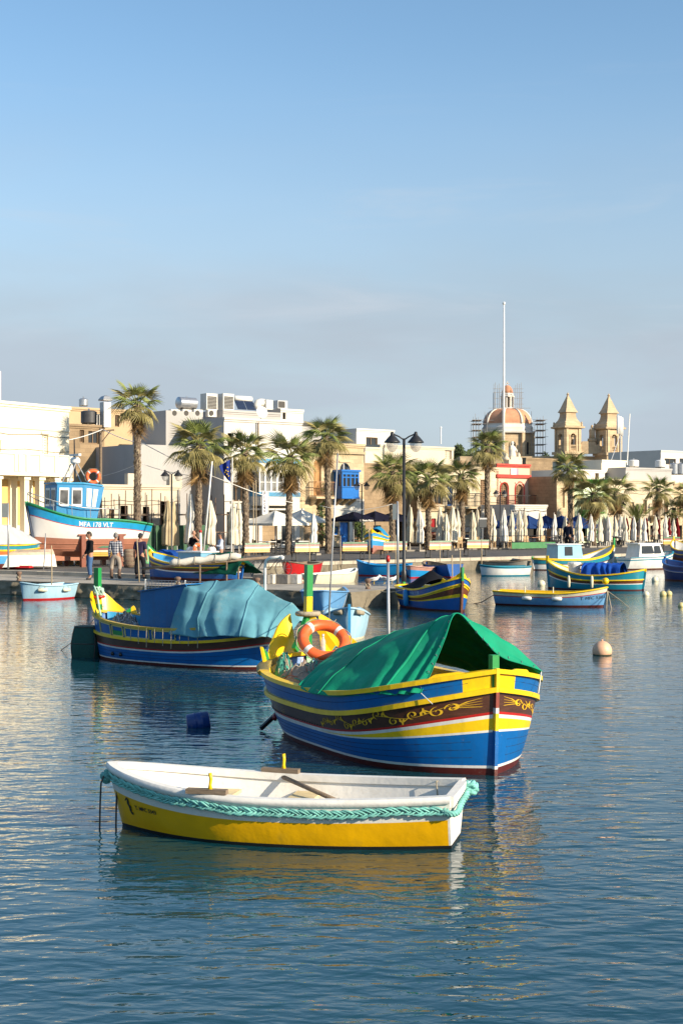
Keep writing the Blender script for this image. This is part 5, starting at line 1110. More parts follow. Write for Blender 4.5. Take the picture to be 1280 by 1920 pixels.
def bush_tree(name, label, base, h, rad, seed, group=None):
    o = thing(name, label, 'tree', base, 0, group); rr = random.Random(seed)
    mb = MB(); mb.tube([(0, 0, -1), (rr.uniform(-.2, .2), 0, h*.45), (rr.uniform(-.4, .4), 0, h*.8)], [.3, .2, .08], 7)
    for k in range(4): a = rr.uniform(0, 6.28); mb.tube([(0, 0, h*.4), (rad*.6*math.cos(a), rad*.6*math.sin(a), h*rr.uniform(.6, .8))], [.12, .04], 5)
    mb.build('trunk', M_bark, o); mb = MB()
    for k in range(7): a = rr.uniform(0, 6.28); q = rr.uniform(.1, .75)*rad; leaf_cloud(mb, (q*math.cos(a), q*math.sin(a), h*rr.uniform(.5, .9)), rad*rr.uniform(.3, .5), rad*.45, h*.17, 130, .34, rr)
    mb.build('crown', M_pine, o, fix=False)
TORD = ['first', 'second', 'third', 'fourth', 'fifth', 'left', 'right', 'first upper', 'second upper', 'third upper', 'fourth upper', 'fifth upper', 'sixth upper', 'last upper', 'first lower', 'second lower', 'third lower']
for k, (px, py, D, rad) in enumerate(((848, 838, 290, 2.2), (858, 832, 280, 2.6), (868, 836, 300, 2.4), (880, 838, 285, 2.6), (893, 846, 300, 2.2), (1010, 850, 320, 2.5), (1028, 852, 315, 2.2), (1172, 850, 300, 3), (1182, 848, 310, 3.2), (1194, 851, 300, 2.8), (1206, 850, 305, 3), (1218, 848, 310, 3.2), (1228, 852, 300, 2.6), (1240, 856, 300, 2.6), (1168, 856, 295, 2.4), (1188, 858, 290, 2.2), (1212, 860, 290, 2.4))):
    t_ = W(px, py, D); h = max(6, min(9, t_.z)); pos = ['over the roofs left of the palm by the flagpole', 'between the church dome and bell tower', 'on the skyline right of the bell towers'][0 if px < 900 else 1 if px < 1100 else 2]
    bush_tree('hillside_tree', f'dark green bushy tree {pos}, {TORD[k]} one', (t_.x, t_.y, t_.z-h*1.02), h, rad, 40+k, ['trees left of the flagpole palm', 'trees beside the dome', 'trees right of the bell towers'][0 if px < 900 else 1 if px < 1100 else 2])

# ---- roof fittings
def roof_pt(px, py, q): s_ = ROW.s(px, q); x, y = ROW.P(s_, q); return (x, y, ROW.z(px, py, q))
M_steel = mat('tank_steel', (.45, .46, .48), .3, .15, 4, metal=.7); M_fan = mat('vent_dark', (.05, .045, .04), .7, .2, 5); M_acw = mat('ac_white', (.62, .60, .55), .6, .08, 4)
def ac_tower(label, px, py, q, w, h):
    o = thing('air_conditioner', label, 'air conditioner', roof_pt(px, py, q), ROW.a); mb = MB(); mb.box((0, 0, h/2), (w, w*.8, h)); mb.build('casing', M_acw, o)
    for k in range(9): mb = MB(); mb.box((0, -w*.4-.015, h*.1+h*.78*k/9), (w*.82, .03, h*.06)); mb.build('louvre', M_fan, o)
    mb = MB(); mb.box((w/2+.012, 0, h*.45), (.02, w*.66, h*.75)); mb.build('side_grille', M_fan, o)
ac_tower('left tall white air conditioner tower on the hotel roof', 392, 769, 6, .95, 1.15); ac_tower('right tall white air conditioner tower on the hotel roof', 423, 769, 6, .95, 1.15)
def tank(label, loc_, r_, l, horiz=True, mt=None, rz=ROW.a):
    o = thing('water_tank', label, 'water tank', loc_, rz); mb = MB(); prof = [(.01, -l/2), (r_*.7, -l/2), (r_, -l/2+.08), (r_, l/2-.08), (r_*.7, l/2), (.01, l/2)]; mb.lathe(prof, 18)
    mb.build('tank_body', mt or M_steel, o, smooth=True, rot=(0, PI/2, 0) if horiz else (0, 0, 0), loc=(0, 0, r_+.1 if horiz else l/2), auto=40)
    mb = MB()
    for s_ in (-1, 1): mb.box((s_*l*.3 if horiz else s_*r_*.5, 0, .06), (.1, r_*1.4, .12))
    mb.build('cradle', M_fan, o); mb = MB(); mb.tube([(0, 0, (2*r_ if horiz else l)), (0, 0, (2*r_ if horiz else l)+.15)], .06, 6); mb.build('filler_cap', M_steel, o)
tank('shiny cylindrical steel water tank lying on the hotel roof edge', roof_pt(350, 770, 6), .42, 1.5)
tank('dark round water tank on the stone house by the flue', roof_pt(167, 795, 8), .55, .9, False, mat('tank_black', (.05, .05, .055), .5))
tank('small silver ball tank on the ochre house roof', roof_pt(157, 762, 18), .35, .6, False)
tank('white cylindrical tank on the flat roof right of the mast', roof_pt(1187, 876, 9), .5, .7, False, M_white); tank('pale tank beneath the white villa', roof_pt(1237, 877, 9), .5, .75, False, M_white)
for k, px in enumerate((1262, 1275)): tank(('left' if k == 0 else 'right')+' upright grey tank at the right edge below the villa', roof_pt(px, 890, 8), .42, 1.1, False)
o = thing('solar_heater', 'solar water heater with tilted dark panels on the hotel roof', 'solar heater', roof_pt(460, 769, 6), ROW.a)
for s_ in (-1, 1): mb = MB(); mb.box((s_*.42, 0, .35), (.76, .05, .78), rot=Matrix.Rotation(-.6, 3, 'X')); mb.build('solar_panel', mat('solar_glass', (.02, .03, .06), .12, .2, 4), o)
mb = MB(); mb.tube([(-.75, .32, .85), (.75, .32, .85)], .2, 12); mb.build('tank_body', M_white, o, smooth=True)
o = thing('roof_duct', 'white arched duct housing on the hotel roof beside the solar heater', 'duct', roof_pt(492, 768, 6), ROW.a)
mb = MB(); mb.box((.35, 0, .35), (.6, .8, .7)); mb.build('duct_box', M_acw, o); mb = MB(); mb.tube([(-.5, 0, .05), (-.5, 0, .25), (-.4, 0, .45), (-.2, 0, .5), (.1, 0, .5)], .3, 12); mb.build('duct_elbow', M_acw, o, smooth=True)
o = thing('roof_vent', 'dark open fronted vent box at the right end of the hotel roof', 'vent', roof_pt(530, 766, 7), ROW.a); mb = MB(); mb.box((0, .3, .3), (.9, .6, .6)); mb.build('vent_box', M_galv, o); mb = MB(); mb.box((-.1, -.02, .3), (.55, .05, .45)); mb.build('vent_mouth', M_fan, o)
for k, px in enumerate((327, 349, 370, 396)):
    o = thing('condenser', f'{["first","second","third","fourth"][k]} small fan condenser from the left along the hotel parapet', 'air conditioner', roof_pt(px, 783, 5), ROW.a, 'condensers on the hotel parapet'); mb = MB(); mb.box((0, 0, .3), (.72, .3, .5)); mb.build('casing', M_acw, o)
    mb = MB(); mb.lathe([(.01, 0), (.19, 0), (.19, .02)], 12); mb.build('fan', M_fan, o, loc=(-.1, -.17, .3), rot=(PI/2, 0, 0))
o = thing('satellite_dish', 'white satellite dish on the front of the hotel roof', 'satellite dish', roof_pt(489, 790, 1.2), ROW.a)
mb = MB(); mb.tube([(0, 0, 0), (0, 0, .5)], .035, 6); mb.build('mast', M_galv, o); mb = MB(); mb.lathe([(.01, 0), (.2, .015), (.34, .06), (.42, .11)], 20, cap=False); mb.build('reflector', M_white, o, smooth=True, loc=(0, -.06, .6), rot=(math.radians(75), 0, math.radians(-8)), solid=.01)
mb = MB(); mb.tube([(0, -.08, .3), (0, -.5, .62)], .012, 5); mb.build('feed_arm', M_galv, o)
o = thing('chimney_flue', 'square steel chimney flue with cap left of the first palm', 'chimney', roof_pt(198, 800, 7), ROW.a)
mb = MB(); mb.box((0, 0, .8), (.55, .55, 1.7)); mb.build('flue', M_galv, o); mb = MB(); mb.lathe([(.48, 0), (.5, .1), (.3, .3), (.05, .38)], 4, (0, 0, 1.75), rz0=PI/4); mb.build('cowl', M_galv, o)
o = thing('antenna_mast', 'white telephone antenna mast beside the right bell tower', 'antenna', roof_pt(1163, 872, 9), ROW.a); zz = ROW.z(1163, 778, 9)-ROW.z(1163, 872, 9)
for x, a0, b0 in ((-.42, .62, .98), (-.1, .6, .97), (.15, .58, .95)): mb = MB(); mb.tube([(x, 0, zz*a0), (x, 0, zz*b0)], .13, 8); mb.build('panel_antenna', M_white, o, smooth=True)
mb = MB(); mb.tube([(-.05, 0, 0), (-.05, 0, zz*.62)], .07, 6); mb.build('mast', M_galv, o); mb = MB(); mb.tube([(.55, -.3, 0), (.95, -.3, zz*1.03)], .06, 6); mb.build('whip', M_white, o); mb = MB(); mb.tube([(-1.6, 0, .0), (-.1, 0, zz*.6)], .04, 5); mb.build('stay', M_galv, o)
o = thing('white_mast', 'thin white mast on the beige roof block', 'mast', roof_pt(826, 832, 12)); mb = MB(); mb.tube([(0, 0, 0), (0, 0, 1.35)], .06, 6); mb.build('pole', M_white, o); mb = MB(); mb.ball((0, 0, 1.4), .09, 8, 6); mb.build('tip', M_white, o)
# ================================================================ palms
M_frond = [mat('frond_green', (.18, .215, .06), .55, .3, 2, spec=.3), mat('frond_olive', (.28, .24, .09), .6, .3, 2, spec=.3), mat('frond_dry', (.33, .21, .09), .85, .3, 3, spec=.1)]
M_ptrunk = mat('palm_trunk', (.155, .115, .08), .95, .45, 5, .04, 9, .7, (.07, .05, .035), 7); M_boot = mat('palm_boot', (.40, .32, .22), .95, .3, 5)
def fan_leaf(seed, mt, droop, spread=105, pet=.55, bl=.80, wid=1.):
    rr = random.Random(seed); mb = MB(); n = 22
    P = [Vector((pet*i/5, 0, -droop*.12*(i/5)**2)) for i in range(6)]; mb.tube(P, [.028-.003*i for i in range(6)], 4); h = P[-1]
    for i in range(n):
        a = math.radians(-spread+2*spread*(i+.5)/n); da = math.radians(spread/n)*wid; l = bl*(1-.25*(abs(a)/2)**2)*rr.uniform(.86, 1.08)
        def pt(r, ang, up=0): d = r/bl; return h+Vector((r*math.cos(ang), r*math.sin(ang), up-droop*.55*d**2*bl-.10*abs(math.sin(ang))*d))
        m = pt(l*.5, a, .02); tp = pt(l, a+rr.uniform(-.04, .04), -.12*droop*rr.uniform(.4, 1.6)); e0, e1 = pt(l*.48, a-da, -.012), pt(l*.48, a+da, -.012)
        mb.add([h, e0, m, e1, tp], [(0, 1, 2), (0, 2, 3), (1, 4, 2), (2, 4, 3)])
    return mb.mesh('leaf', mt, fix=False)
LEAF_G = [fan_leaf(k, M_frond[k % 2 if k else 0], .35+.22*k, wid=.82) for k in range(5)]; LEAF_O = [fan_leaf(20+k, M_frond[1], .8+.3*k) for k in range(2)]
LEAF_D = [fan_leaf(30+k, M_frond[2], 1.0+.4*k, spread=55, wid=.75) for k in range(3)]
def palm(label, px, cy, q, rpx, seed, dead=24, base=ZQ, lean=0., trunk_r=.19, green=34, boots=True):
    rr = random.Random(seed); s_ = ROW.s(px, q); x, y = ROW.P(s_, q); z = HC-(cy-YH)/F*y; H = z-base; k = rpx/F*y/1.32*rr.uniform(1.08, 1.26)
    o = thing('palm_tree', label, 'palm tree', (x, y, base), rr.uniform(0, 6), 'palm trees on the promenade')
    mb = MB(); nz, nr = int(H/.075), 16
    def tr(i, j):
        f = i; zz = H*f; a = 2*PI*j; w = .02*math.sin(zz*24+4*math.sin(a*2))+.045*smooth_noise(math.cos(a)*2.2, math.sin(a)*2.2, zz*5+seed)
        r = trunk_r*(1.22-.22*min(1, f*5)) * (1-.18*f)+w+(.05*max(0, f-.55) if boots else 0)
        return Vector((lean*f*f+r*math.cos(a), r*math.sin(a), zz))
    mb.grid(tr, nz, nr); mb.build('trunk', M_ptrunk, o, fix=False)
    if boots:
        mb = MB()
        for b in range(int(H*26)):
            f = rr.uniform(.35, .97); a = rr.uniform(0, 6.28); p = tr(f, a/(2*PI)); n_ = Vector((math.cos(a), math.sin(a), .5)); t_ = Vector((-math.sin(a), math.cos(a), 0)); w = rr.uniform(.03, .06)
            mb.add([p-t_*w, p+t_*w, p+n_*.05+t_*w*.4+Vector((0, 0, .12)), p+n_*.05-t_*w*.4+Vector((0, 0, .12))], [(0, 1, 2, 3)])
        st = mb.build('leaf_stub', M_boot, o, fix=False); tag(st, kind='stuff')
    top = Vector((lean, 0, H)); ga = 2.39996
    for i in range(green):
        f = (i+.5)/green; el = math.radians(82-112*f**.85+rr.uniform(-9, 9)); az = i*ga+rr.uniform(-.25, .25); me = LEAF_G[min(4, int(f*5))] if f < .82 else LEAF_O[i % 2]
        sc = k*rr.uniform(.86, 1.1)*(.8 if f < .12 else 1)
        link('leaf', me, o, top+Vector((.08*math.cos(az), .08*math.sin(az), -.30*f)), (rr.uniform(-.35, .35), -el, az), sc)
    for i in range(dead):
        f = (i+.5)/dead; el = math.radians(-48-34*f**.5+rr.uniform(-6, 6)); az = i*ga+1+rr.uniform(-.3, .3)
        link('dry_leaf', LEAF_D[i % 3], o, top+Vector((.12*math.cos(az), .12*math.sin(az), -.25-.55*f*k)), (rr.uniform(-.3, .3), -el, az), k*rr.uniform(.62, .85))
    return o
PL = [('tallest palm, leftmost, standing behind the blue and white trawler', 258, 768, -12, 47, 14, 0), ('palm with broad crown left of the blue star flag', 372, 838, -12, 52, 26, .15), ('palm with a brown skirt just right of the blue star flag', 461, 852, -12.5, 46, 34, .1),
      ('palm in front of the hotel glazed balcony', 541, 862, -12.5, 46, 26, -.1), ('palm in front of the honey stone house left of blue balcony', 616, 822, -12, 40, 26, -.35), ('palm just left of the tall double lamp', 735, 892, -12, 40, 26, 0), ('palm just right of the tall double lamp', 803, 902, -10, 42, 24, -.1),
      ('short palm with dry tuft before the terrace house', 866, 897, -9, 36, 30, .1), ('tall palm left of the pink club below the flagpole', 913, 842, -10, 36, 20, 0), ('palm below the left bell tower', 1069, 884, -9, 34, 20, .1), ('broad low palm right of the bell tower palm', 1112, 932, -10, 36, 26, 0),
      ('ragged brown palm before the dark shutters', 1154, 926, -8, 31, 28, 0), ('palm before the long stone house with double lamp', 1233, 924, -8, 28, 18, 0), ('small palm by the right edge under lamp', 1262, 962, -7, 22, 12, 0), ('palm cut by the right edge', 1284, 930, -8, 24, 14, 0)]
for k, (lb, px, cy, q, r, dead, lean) in enumerate(PL): palm(lb, px, cy-(16 if k == 0 else 9), q, r, 100+k, dead, lean=lean, green=20 if r < 32 else 26)
# young feather palm
x, y = ROW.P(ROW.s(1193, -9), -9); o = thing('young_palm', 'young palm with upright feather leaves among the parasols', 'palm tree', (x, y, ZQ))
mb = MB(); mb.lathe([(.2, 0), (.17, .5), (.22, 1.1), (.26, 1.5), (.12, 1.75)], 10); mb.build('trunk', M_ptrunk, o); mb = MB()
P = [Vector((1.9*i/10, 0, -.35*(i/10)**2.2)) for i in range(11)]; mb.tube(P, [.025-.002*i for i in range(11)], 4)
for i in range(2, 11):
    for s_ in (-1, 1):
        for h_ in (0, .5): p = P[i-1]+(P[i]-P[i-1])*h_; l = .55*math.sin(PI*(i+h_)/13)+.08; mb.add([p, p+Vector((l*.35, s_*l*.35+.02, .06)), p+Vector((l*.75, s_*l*.75, -.06)), p+Vector((l*.42, s_*l*.28, .05))], [(0, 1, 2, 3)])
feather = mb.mesh('leaf', M_frond[0], fix=False)
for i in range(13): link('leaf', feather, o, (0, 0, 1.65), (R.uniform(-.5, .5), -math.radians(R.uniform(40, 82)), i*2.4), R.uniform(.75, 1.05))

# ================================================================ parasols
M_cloth = [cloth('ece2cc', .82, 'parasol_cream'), cloth('e2d6bd', .8, 'parasol_sand'), cloth('f0ece2', .82, 'parasol_white'), cloth('c9b795', .8, 'parasol_tan'), cloth('7a1a20', .75, 'parasol_maroon'), cloth('23233a', .5, 'parasol_navy'), cloth('24447e', .65, 'parasol_blue')]
def closed_mesh(seed, mt, fat=1.):
    rr = random.Random(seed); mb = MB(); n = 32; ph = rr.uniform(0, 6); tie = rr.uniform(.45, .62)
    def fn(i, j):
        a = 2*PI*j; f = i; z = .55+2.15*(1-f); env = (.05+.13*min(1, f*2.2))*(1-.32*math.exp(-((f-tie)/.07)**2))*(1+.25*max(0, f-.8)*4*.4)
        r = env*fat*(1+.28*math.sin(8*a+ph+1.2*f)+.10*math.sin(3*a+ph*2+3*f)); z += .05*math.sin(8*a+ph)*(f > .93)
        return Vector((r*math.cos(a)+.02*math.sin(f*6+ph), r*math.sin(a), z))
    mb.grid(fn, 22, n); return mb.mesh('folded_canopy', mt, True, fix=False)
CLOSED = {m: [closed_mesh(10*m+k, M_cloth[m]) for k in range(3)] for m in range(5)}
mb = MB(); mb.tube([(0, 0, 0), (0, 0, 2.85)], .03, 6); MESH_POLE = mb.mesh('pole', mat('parasol_pole', (.55, .5, .42), .5)); mb = MB(); mb.box((0, 0, .05), (.6, .6, .1)); mb.lathe([(.06, .1), (.05, .35)], 8); MESH_BASE = mb.mesh('base', M_conc)
def closed_parasol(label, px, top, q, m, var=0, fat=1.):
    x, y = ROW.P(ROW.s(px, q), q); zt_ = HC-(top-YH)/F*y; k = (zt_-ZQ)/2.82; o = thing('parasol', label, 'parasol', (x, y, ZQ), R.uniform(0, 6), 'closed parasols')
    link('folded_canopy', CLOSED[m][var % 3], o, sc=(k*1.18*fat*R.uniform(.8, 1.2), k*1.18*fat*R.uniform(.85, 1.15), k), rot=(R.uniform(-.02, .02), R.uniform(-.02, .02), 0)); link('pole', MESH_POLE, o, sc=(1, 1, k)); link('base', MESH_BASE, o); return o
CP = [(314, 934, -11, 3, 'closed sand parasol just left of the small lamp post'), (325, 937, -10.6, 3, 'closed tan parasol right against the small lamp post'), (357, 921, -11.5, 2, 'tall closed white parasol left of the broad palm trunk'), (392, 934, -11, 0, 'closed cream parasol between palm trunk and blue star flag'),
      (437, 938, -11, 0, 'left one of the closed cream pair by the blue star flag'), (448, 938, -11, 0, 'right one of the closed cream pair by the blue star flag'), (588, 960, -14, 2, 'closed white parasol between the white open parasols and palm'),
      (768, 947, -11, 1, 'closed sand parasol just right of the tall double lamp'), (787, 952, -11.5, 2, 'slim closed parasol beside the second lamp palm trunk')]
for px, top, q, m, lb in CP: closed_parasol(lb, px, top, q, m, px)
CP2 = [(823, 951, 0), (836, 957, 0), (847, 946, 0), (857, 950, 0), (885, 953, 1), (894, 949, 1), (906, 955, 2), (921, 953, 0), (944, 955, 2), (958, 955, 0), (973, 955, 0), (983, 957, 1), (1012, 960, 1), (1038, 958, 2), (1060, 964, 0), (1084, 958, 0), (1107, 966, 2), (1124, 966, 0), (1131, 968, 1), (1139, 966, 2), (1153, 967, 0), (1162, 969, 2), (1170, 967, 0), (1187, 967, 2), (1199, 964, 0), (1207, 968, 2), (1227, 968, 0), (1247, 966, 2), (1262, 968, 0)]
FIX = ['the red door', 'the red door', 'the terrace balconies', 'the terrace balconies', 'the menu board', 'the menu board', 'the menu board', 'the palm by the flagpole', 'the blue parasols', 'the blue parasols', 'the blue parasols', 'the blue parasols', 'the blue parasols', 'the blue parasols', 'the man in navy', 'the man in navy']
ORD = ['first', 'second', 'third', 'fourth', 'fifth', 'sixth', 'seventh', 'eighth', 'ninth', 'tenth', 'eleventh', 'twelfth', 'thirteenth', 'fourteenth', 'fifteenth', 'sixteenth', 'seventeenth', 'eighteenth', 'nineteenth', 'twentieth', 'twenty-first', 'twenty-second', 'twenty-third', 'twenty-fourth', 'twenty-fifth', 'twenty-sixth', 'twenty-seventh', 'twenty-eighth', 'twenty-ninth']
for k, (px, top, m) in enumerate(CP2): closed_parasol(f'closed pale parasol, {ORD[k]} from the left in the long cafe row', px, top+R.uniform(-3, 5), -10.5+R.uniform(-1.2, 1.8), m, k, 1.25 if px in (847, 1084, 1199) else 1)
for k, px in enumerate((1174, 1184, 1211, 1234, 1253, 1269)): closed_parasol(f'closed maroon parasol, {ORD[k]} maroon one from the left', px, 969, -9+R.uniform(-1, 1), 4, k, .85)
def open_parasol(label, px, top, eave, hw, q, mt, txt=None, frill=.14):
    x, y = ROW.P(ROW.s(px, q), q); zt_ = HC-(top-YH)/F*y-ZQ; ze = HC-(eave-YH)/F*y-ZQ; w = hw/F*y/1.15; o = thing('parasol', label, 'parasol', (x, y, ZQ), ROW.a+R.uniform(-.1, .1), 'open parasols')
    mb = MB(); mb.tube([(0, 0, 0), (0, 0, zt_+.08)], .035, 6); mb.build('pole', M_galv, o)
    mb = MB(); C4 = [(-w, -w), (w, -w), (w, w), (-w, w)]
    for k in range(4):
        a, b = Vector(C4[k]+(ze,)), Vector(C4[(k+1) % 4]+(ze,)); t_ = Vector((0, 0, zt_))
        mb.grid(lambda i, j: (lambda p: p+Vector((0, 0, -.10*math.sin(PI*i)*math.sin(PI*j)-.04*math.sin(PI*j)*(1-i))))((t_*(i)+(a+(b-a)*j)*(1-i))), 6, 6)
        mb.add([a, b, b-Vector((0, 0, frill)), a-Vector((0, 0, frill))], [(0, 1, 2, 3)])
    mb.build('canopy', mt, o, fix=False, merge=True)
    for cx_, cy_ in C4: mb = MB(); mb.tube([(0, 0, zt_-.06), (cx_, cy_, ze-.02)], .014, 4); mb.build('rib', M_galv, o)
    if txt: flat_text(txt, .17, Matrix.Translation((-w*.45, -w-.006, ze-frill*.8)) @ Matrix.Rotation(PI/2, 4, 'X'), M_white, o, 'lettering', .004)
M_wh = cloth('eae6dc', .8, 'parasol_white_open')
open_parasol('large white open parasol in front of the hotel', 516, 957, 981, 52, -9, M_wh); open_parasol('second white open parasol right of the large one', 566, 955, 976, 40, -6, M_wh)
for k, (px, top) in enumerate(((663, 959), (703, 958), (737, 960))): open_parasol(f'navy open parasol, {["left one beside the blue door", "middle one", "right one by the double lamp"][k]} of three', px, top, 974, 38, -8, M_cloth[5], 'La Nostra Padrona' if k == 0 else None)
for k, px in enumerate((955, 990, 1022, 1052, 1082)): open_parasol(f'blue open parasol, {ORD[k]} from the left behind the closed ones', px, 966, 987, 36, -6.5, M_cloth[6])

# ================================================================ lamps, poles, flag
M_lampg = mat('lamp_glass', (.55, .55, .52), .15, .1, 3, alpha=.45)
def lamp(label, base, H, k=1., rz=0., name='street_lamp'):
    o = thing(name, label, 'street lamp', base, rz); mb = MB(); mb.tube([(0, 0, 0), (0, 0, .5), (0, 0, .55), (0, 0, H)], [.085*k, .08*k, .055*k, .045*k], 10); mb.build('post', M_black, o, smooth=True)
    mb = MB(); mb.lathe([(.13*k, 0), (.12*k, .1), (.09*k, .15)], 10); mb.build('foot', M_black, o)
    for s_ in (-1, 1):
        mb = MB(); mb.tube([(0, 0, H-.05), (s_*.16*k, 0, H+.06*k), (s_*.30*k, 0, H+.12*k), (s_*.36*k, 0, H+.16*k)], .026*k, 6); arm = mb.build('arm', M_black, o, smooth=True)
        c = (s_*.37*k, 0, H); mb = MB(); mb.lathe([(.03*k, .21*k), (.05*k, .17*k), (.06*k, .10*k), (.13*k, .03*k), (.24*k, -.10*k), (.255*k, -.135*k)], 16, c, cap=False); mb.build('lamp_shade', M_black, o, smooth=True, solid=.01, fix=False)
        mb = MB(); mb.lathe([(.19*k, -.13*k), (.19*k, -.20*k), (.15*k, -.33*k), (.07*k, -.42*k), (.01, -.43*k)], 14, c, cap=False); mb.build('lamp_bowl', M_lampg, o, smooth=True, fix=False)
p = G(757, 1100, ZP); lamp('tall black double lamp post on the end of the pier', (p.x, p.y, ZP), HC-(822-YH)/F*p.y-ZP, 1.05)
for lb, px, hy, q in (('black double lamp post left of the broad crowned palm', 322, 888, -13), ('black double lamp post before the blue closed balcony', 678, 908, -10), ('black double lamp post in front of the pink club', 937, 923, -8), ('black double lamp post far right before stone house', 1161, 945, -8)):
    x, y = ROW.P(ROW.s(px, q), q); lamp(lb, (x, y, ZQ), HC-(hy-YH)/F*y-ZQ, .85 if px > 400 else .95, .25)
M_bamboo = mat('bamboo_pole', (.40, .31, .19), .8, .25, 5)
def pole(label, px, y0, y1, D, r=.025, mt=None, px1=None, cap=None, name='mooring_pole', cat='pole', zb=-.6):
    a, b = W(px, y0, D), W(px1 if px1 else px, y1, D); b = b+(b-a)*0; o = thing(name, label, cat, (b.x, b.y, b.z)); t_ = a-b
    mb = MB(); mb.tube([(0, 0, zb if abs(b.z) < .2 else 0), (t_.x*.5+.01, 0, t_.z*.5), tuple(t_)], [r*1.1, r, r*.9], 7); mb.build('shaft', mt or M_bamboo, o, smooth=True)
    if cap: mb = MB(); mb.lathe([(r*1.2, -.01), (r*1.25, .03), (r*1.1, .07), (.01, .085)], 8, tuple(t_)); mb.build('lamp_cap', cap, o, smooth=True)
    return o
pole('leaning white mast standing in the water left of the red tipped pole', 633, 850, 1212, 31, .018, M_galv, 611); pole('white pole with red light cap behind the green cover', 727, 1052, 1330, 21, .024, M_galv, cap=M_red)
o = pole('galvanised pole with a grey sign on the pier beside lamp', 745, 940, 1097, 45.6, .04, M_galv); mb = MB(); mb.box((-.1, -.03, 2.35), (.12, .04, .5)); mb.build('sign_plate', mat('sign_grey', (.16, .19, .2), .5), o)
for lb, px, y0, y1, D in (('thin pole beside the blue yellow boat ashore', 692, 985, 1062, 68), ('short pole right of the bench by the lamp', 741, 1003, 1064, 67), ('thin stake by the dark blue boat', 824, 1020, 1066, 70), ('left of two stakes right of the dark tented boat', 847, 1041, 1110, 52), ('right of two stakes right of the dark tented boat', 862, 1032, 1105, 54), ('thin stake near the menu board', 902, 1010, 1068, 70), ('slender stake left of the leaning mast', 580, 1010, 1062, 69), ('thin bare stake between benches', 638, 1005, 1064, 68), ('tall thin pole right of the blue flag', 475, 905, 1040, 72), ('rust coloured pole beside the flag palm', 480, 900, 1042, 74)):
    pole(lb, px, y0, y1, D, .022)
o = pole('metal post with a grey box at far left quay edge', 16, 943, 1067, 54.5, .035, M_galv); mb = MB(); mb.box((-.12, 0, 2.25), (.24, .1, .55)); mb.build('sign_box', mat('sign_grey2', (.2, .22, .22), .5), o)
pole('short leaning stake at the quay edge near the upturned boat', 86, 1000, 1070, 54, .02, M_galv, 82); pole('bamboo stake above the small pale blue boat', 97, 1023, 1122, 48.6, .02); pole('bare bamboo pole beside the man in dark polo', 257, 1010, 1105, 50, .02, None, 262)
# blue flag with stars
o = thing('flag', 'blue flag with yellow stars hanging from a white pole', 'flag', (W(434, 1035, 78).x, 78, ZQ)); zt_ = HC-(858-YH)/F*78-ZQ
mb = MB(); mb.tube([(0, 0, 0), (.05, 0, zt_)], .03, 7); mb.build('flagstaff', M_white, o); M_flag = cloth('2a3f8f', .7)
def fl(i, j): return Vector((-.02-.60*i*(1-.75*(1-j)**1.5)-.05*j, .07*math.sin(i*9+j*2), zt_-.1-1.25*(1-j)-.45*i*j+.10*i))
mb = MB(); mb.grid(lambda i, j: fl(i, 1-j), 16, 16); mb.build('flag_cloth', M_flag, o, smooth=True, fix=False, solid=.004)
for k, (i, j) in enumerate(((.3, .5), (.5, .42), (.28, .3), (.5, .62), (.35, .72), (.66, .5))):
    c = fl(i, 1-j); mb = MB(); mb.add([c+Vector(((.055 if q % 2 == 0 else .024)*math.sin(q*PI/5), -.045, (.055 if q % 2 == 0 else .024)*math.cos(q*PI/5))) for q in range(10)], [tuple(range(10))]); mb.build('star', M_yellow, o, fix=False)
# overhead cables and mooring ropes in the air
def cable(label, pts, r=.012, mt=None, sag=.25, name='overhead_cable', cat='cable'):
    P = []; 
    for a, b in zip(pts[:-1], pts[1:]):
        a, b = Vector(a), Vector(b)
        for i in range(12): f = i/12; P.append(a+(b-a)*f+Vector((0, 0, -sag*4*f*(1-f))))
    P.append(Vector(pts[-1])); mb = MB(); mb.tube(P, r, 4); tag(mb.build(name, mt or M_white, smooth=True), label, cat)
utility = thing('utility_pole', 'wooden utility pole with stays beside the flue', 'pole', (W(189, 905, 84).x, 84, ZQ)); zt_ = HC-(803-YH)/F*84-ZQ
mb = MB(); mb.tube([(0, 0, 0), (0, 0, zt_)], .09, 8); mb.build('shaft', M_wood, utility); mb = MB(); mb.bar((-.5, 0, zt_-.2), (.8, 0, zt_-.1), .08); mb.bar((0, 0, zt_-.9), (.6, -.1, zt_-.15), .05); mb.build('cross_arm', M_wood, utility)
cable('white overhead cable from the cream house to the utility pole', [W(110, 828, 79), W(193, 805, 84)], .03, sag=.1); cable('long white overhead cable sloping right past the first palm', [W(193, 805, 84), W(270, 832, 80), W(430, 905, 79), W(560, 945, 82)], .025, sag=.12)
cable('thin lower cable behind the first palm', [W(180, 895, 82), W(262, 868, 79), W(360, 892, 80)], .016, sag=.1); cable('thin cable from the stone house corner to the lamp', [W(600, 948, 84), W(735, 945, 83)], .014, sag=.3)

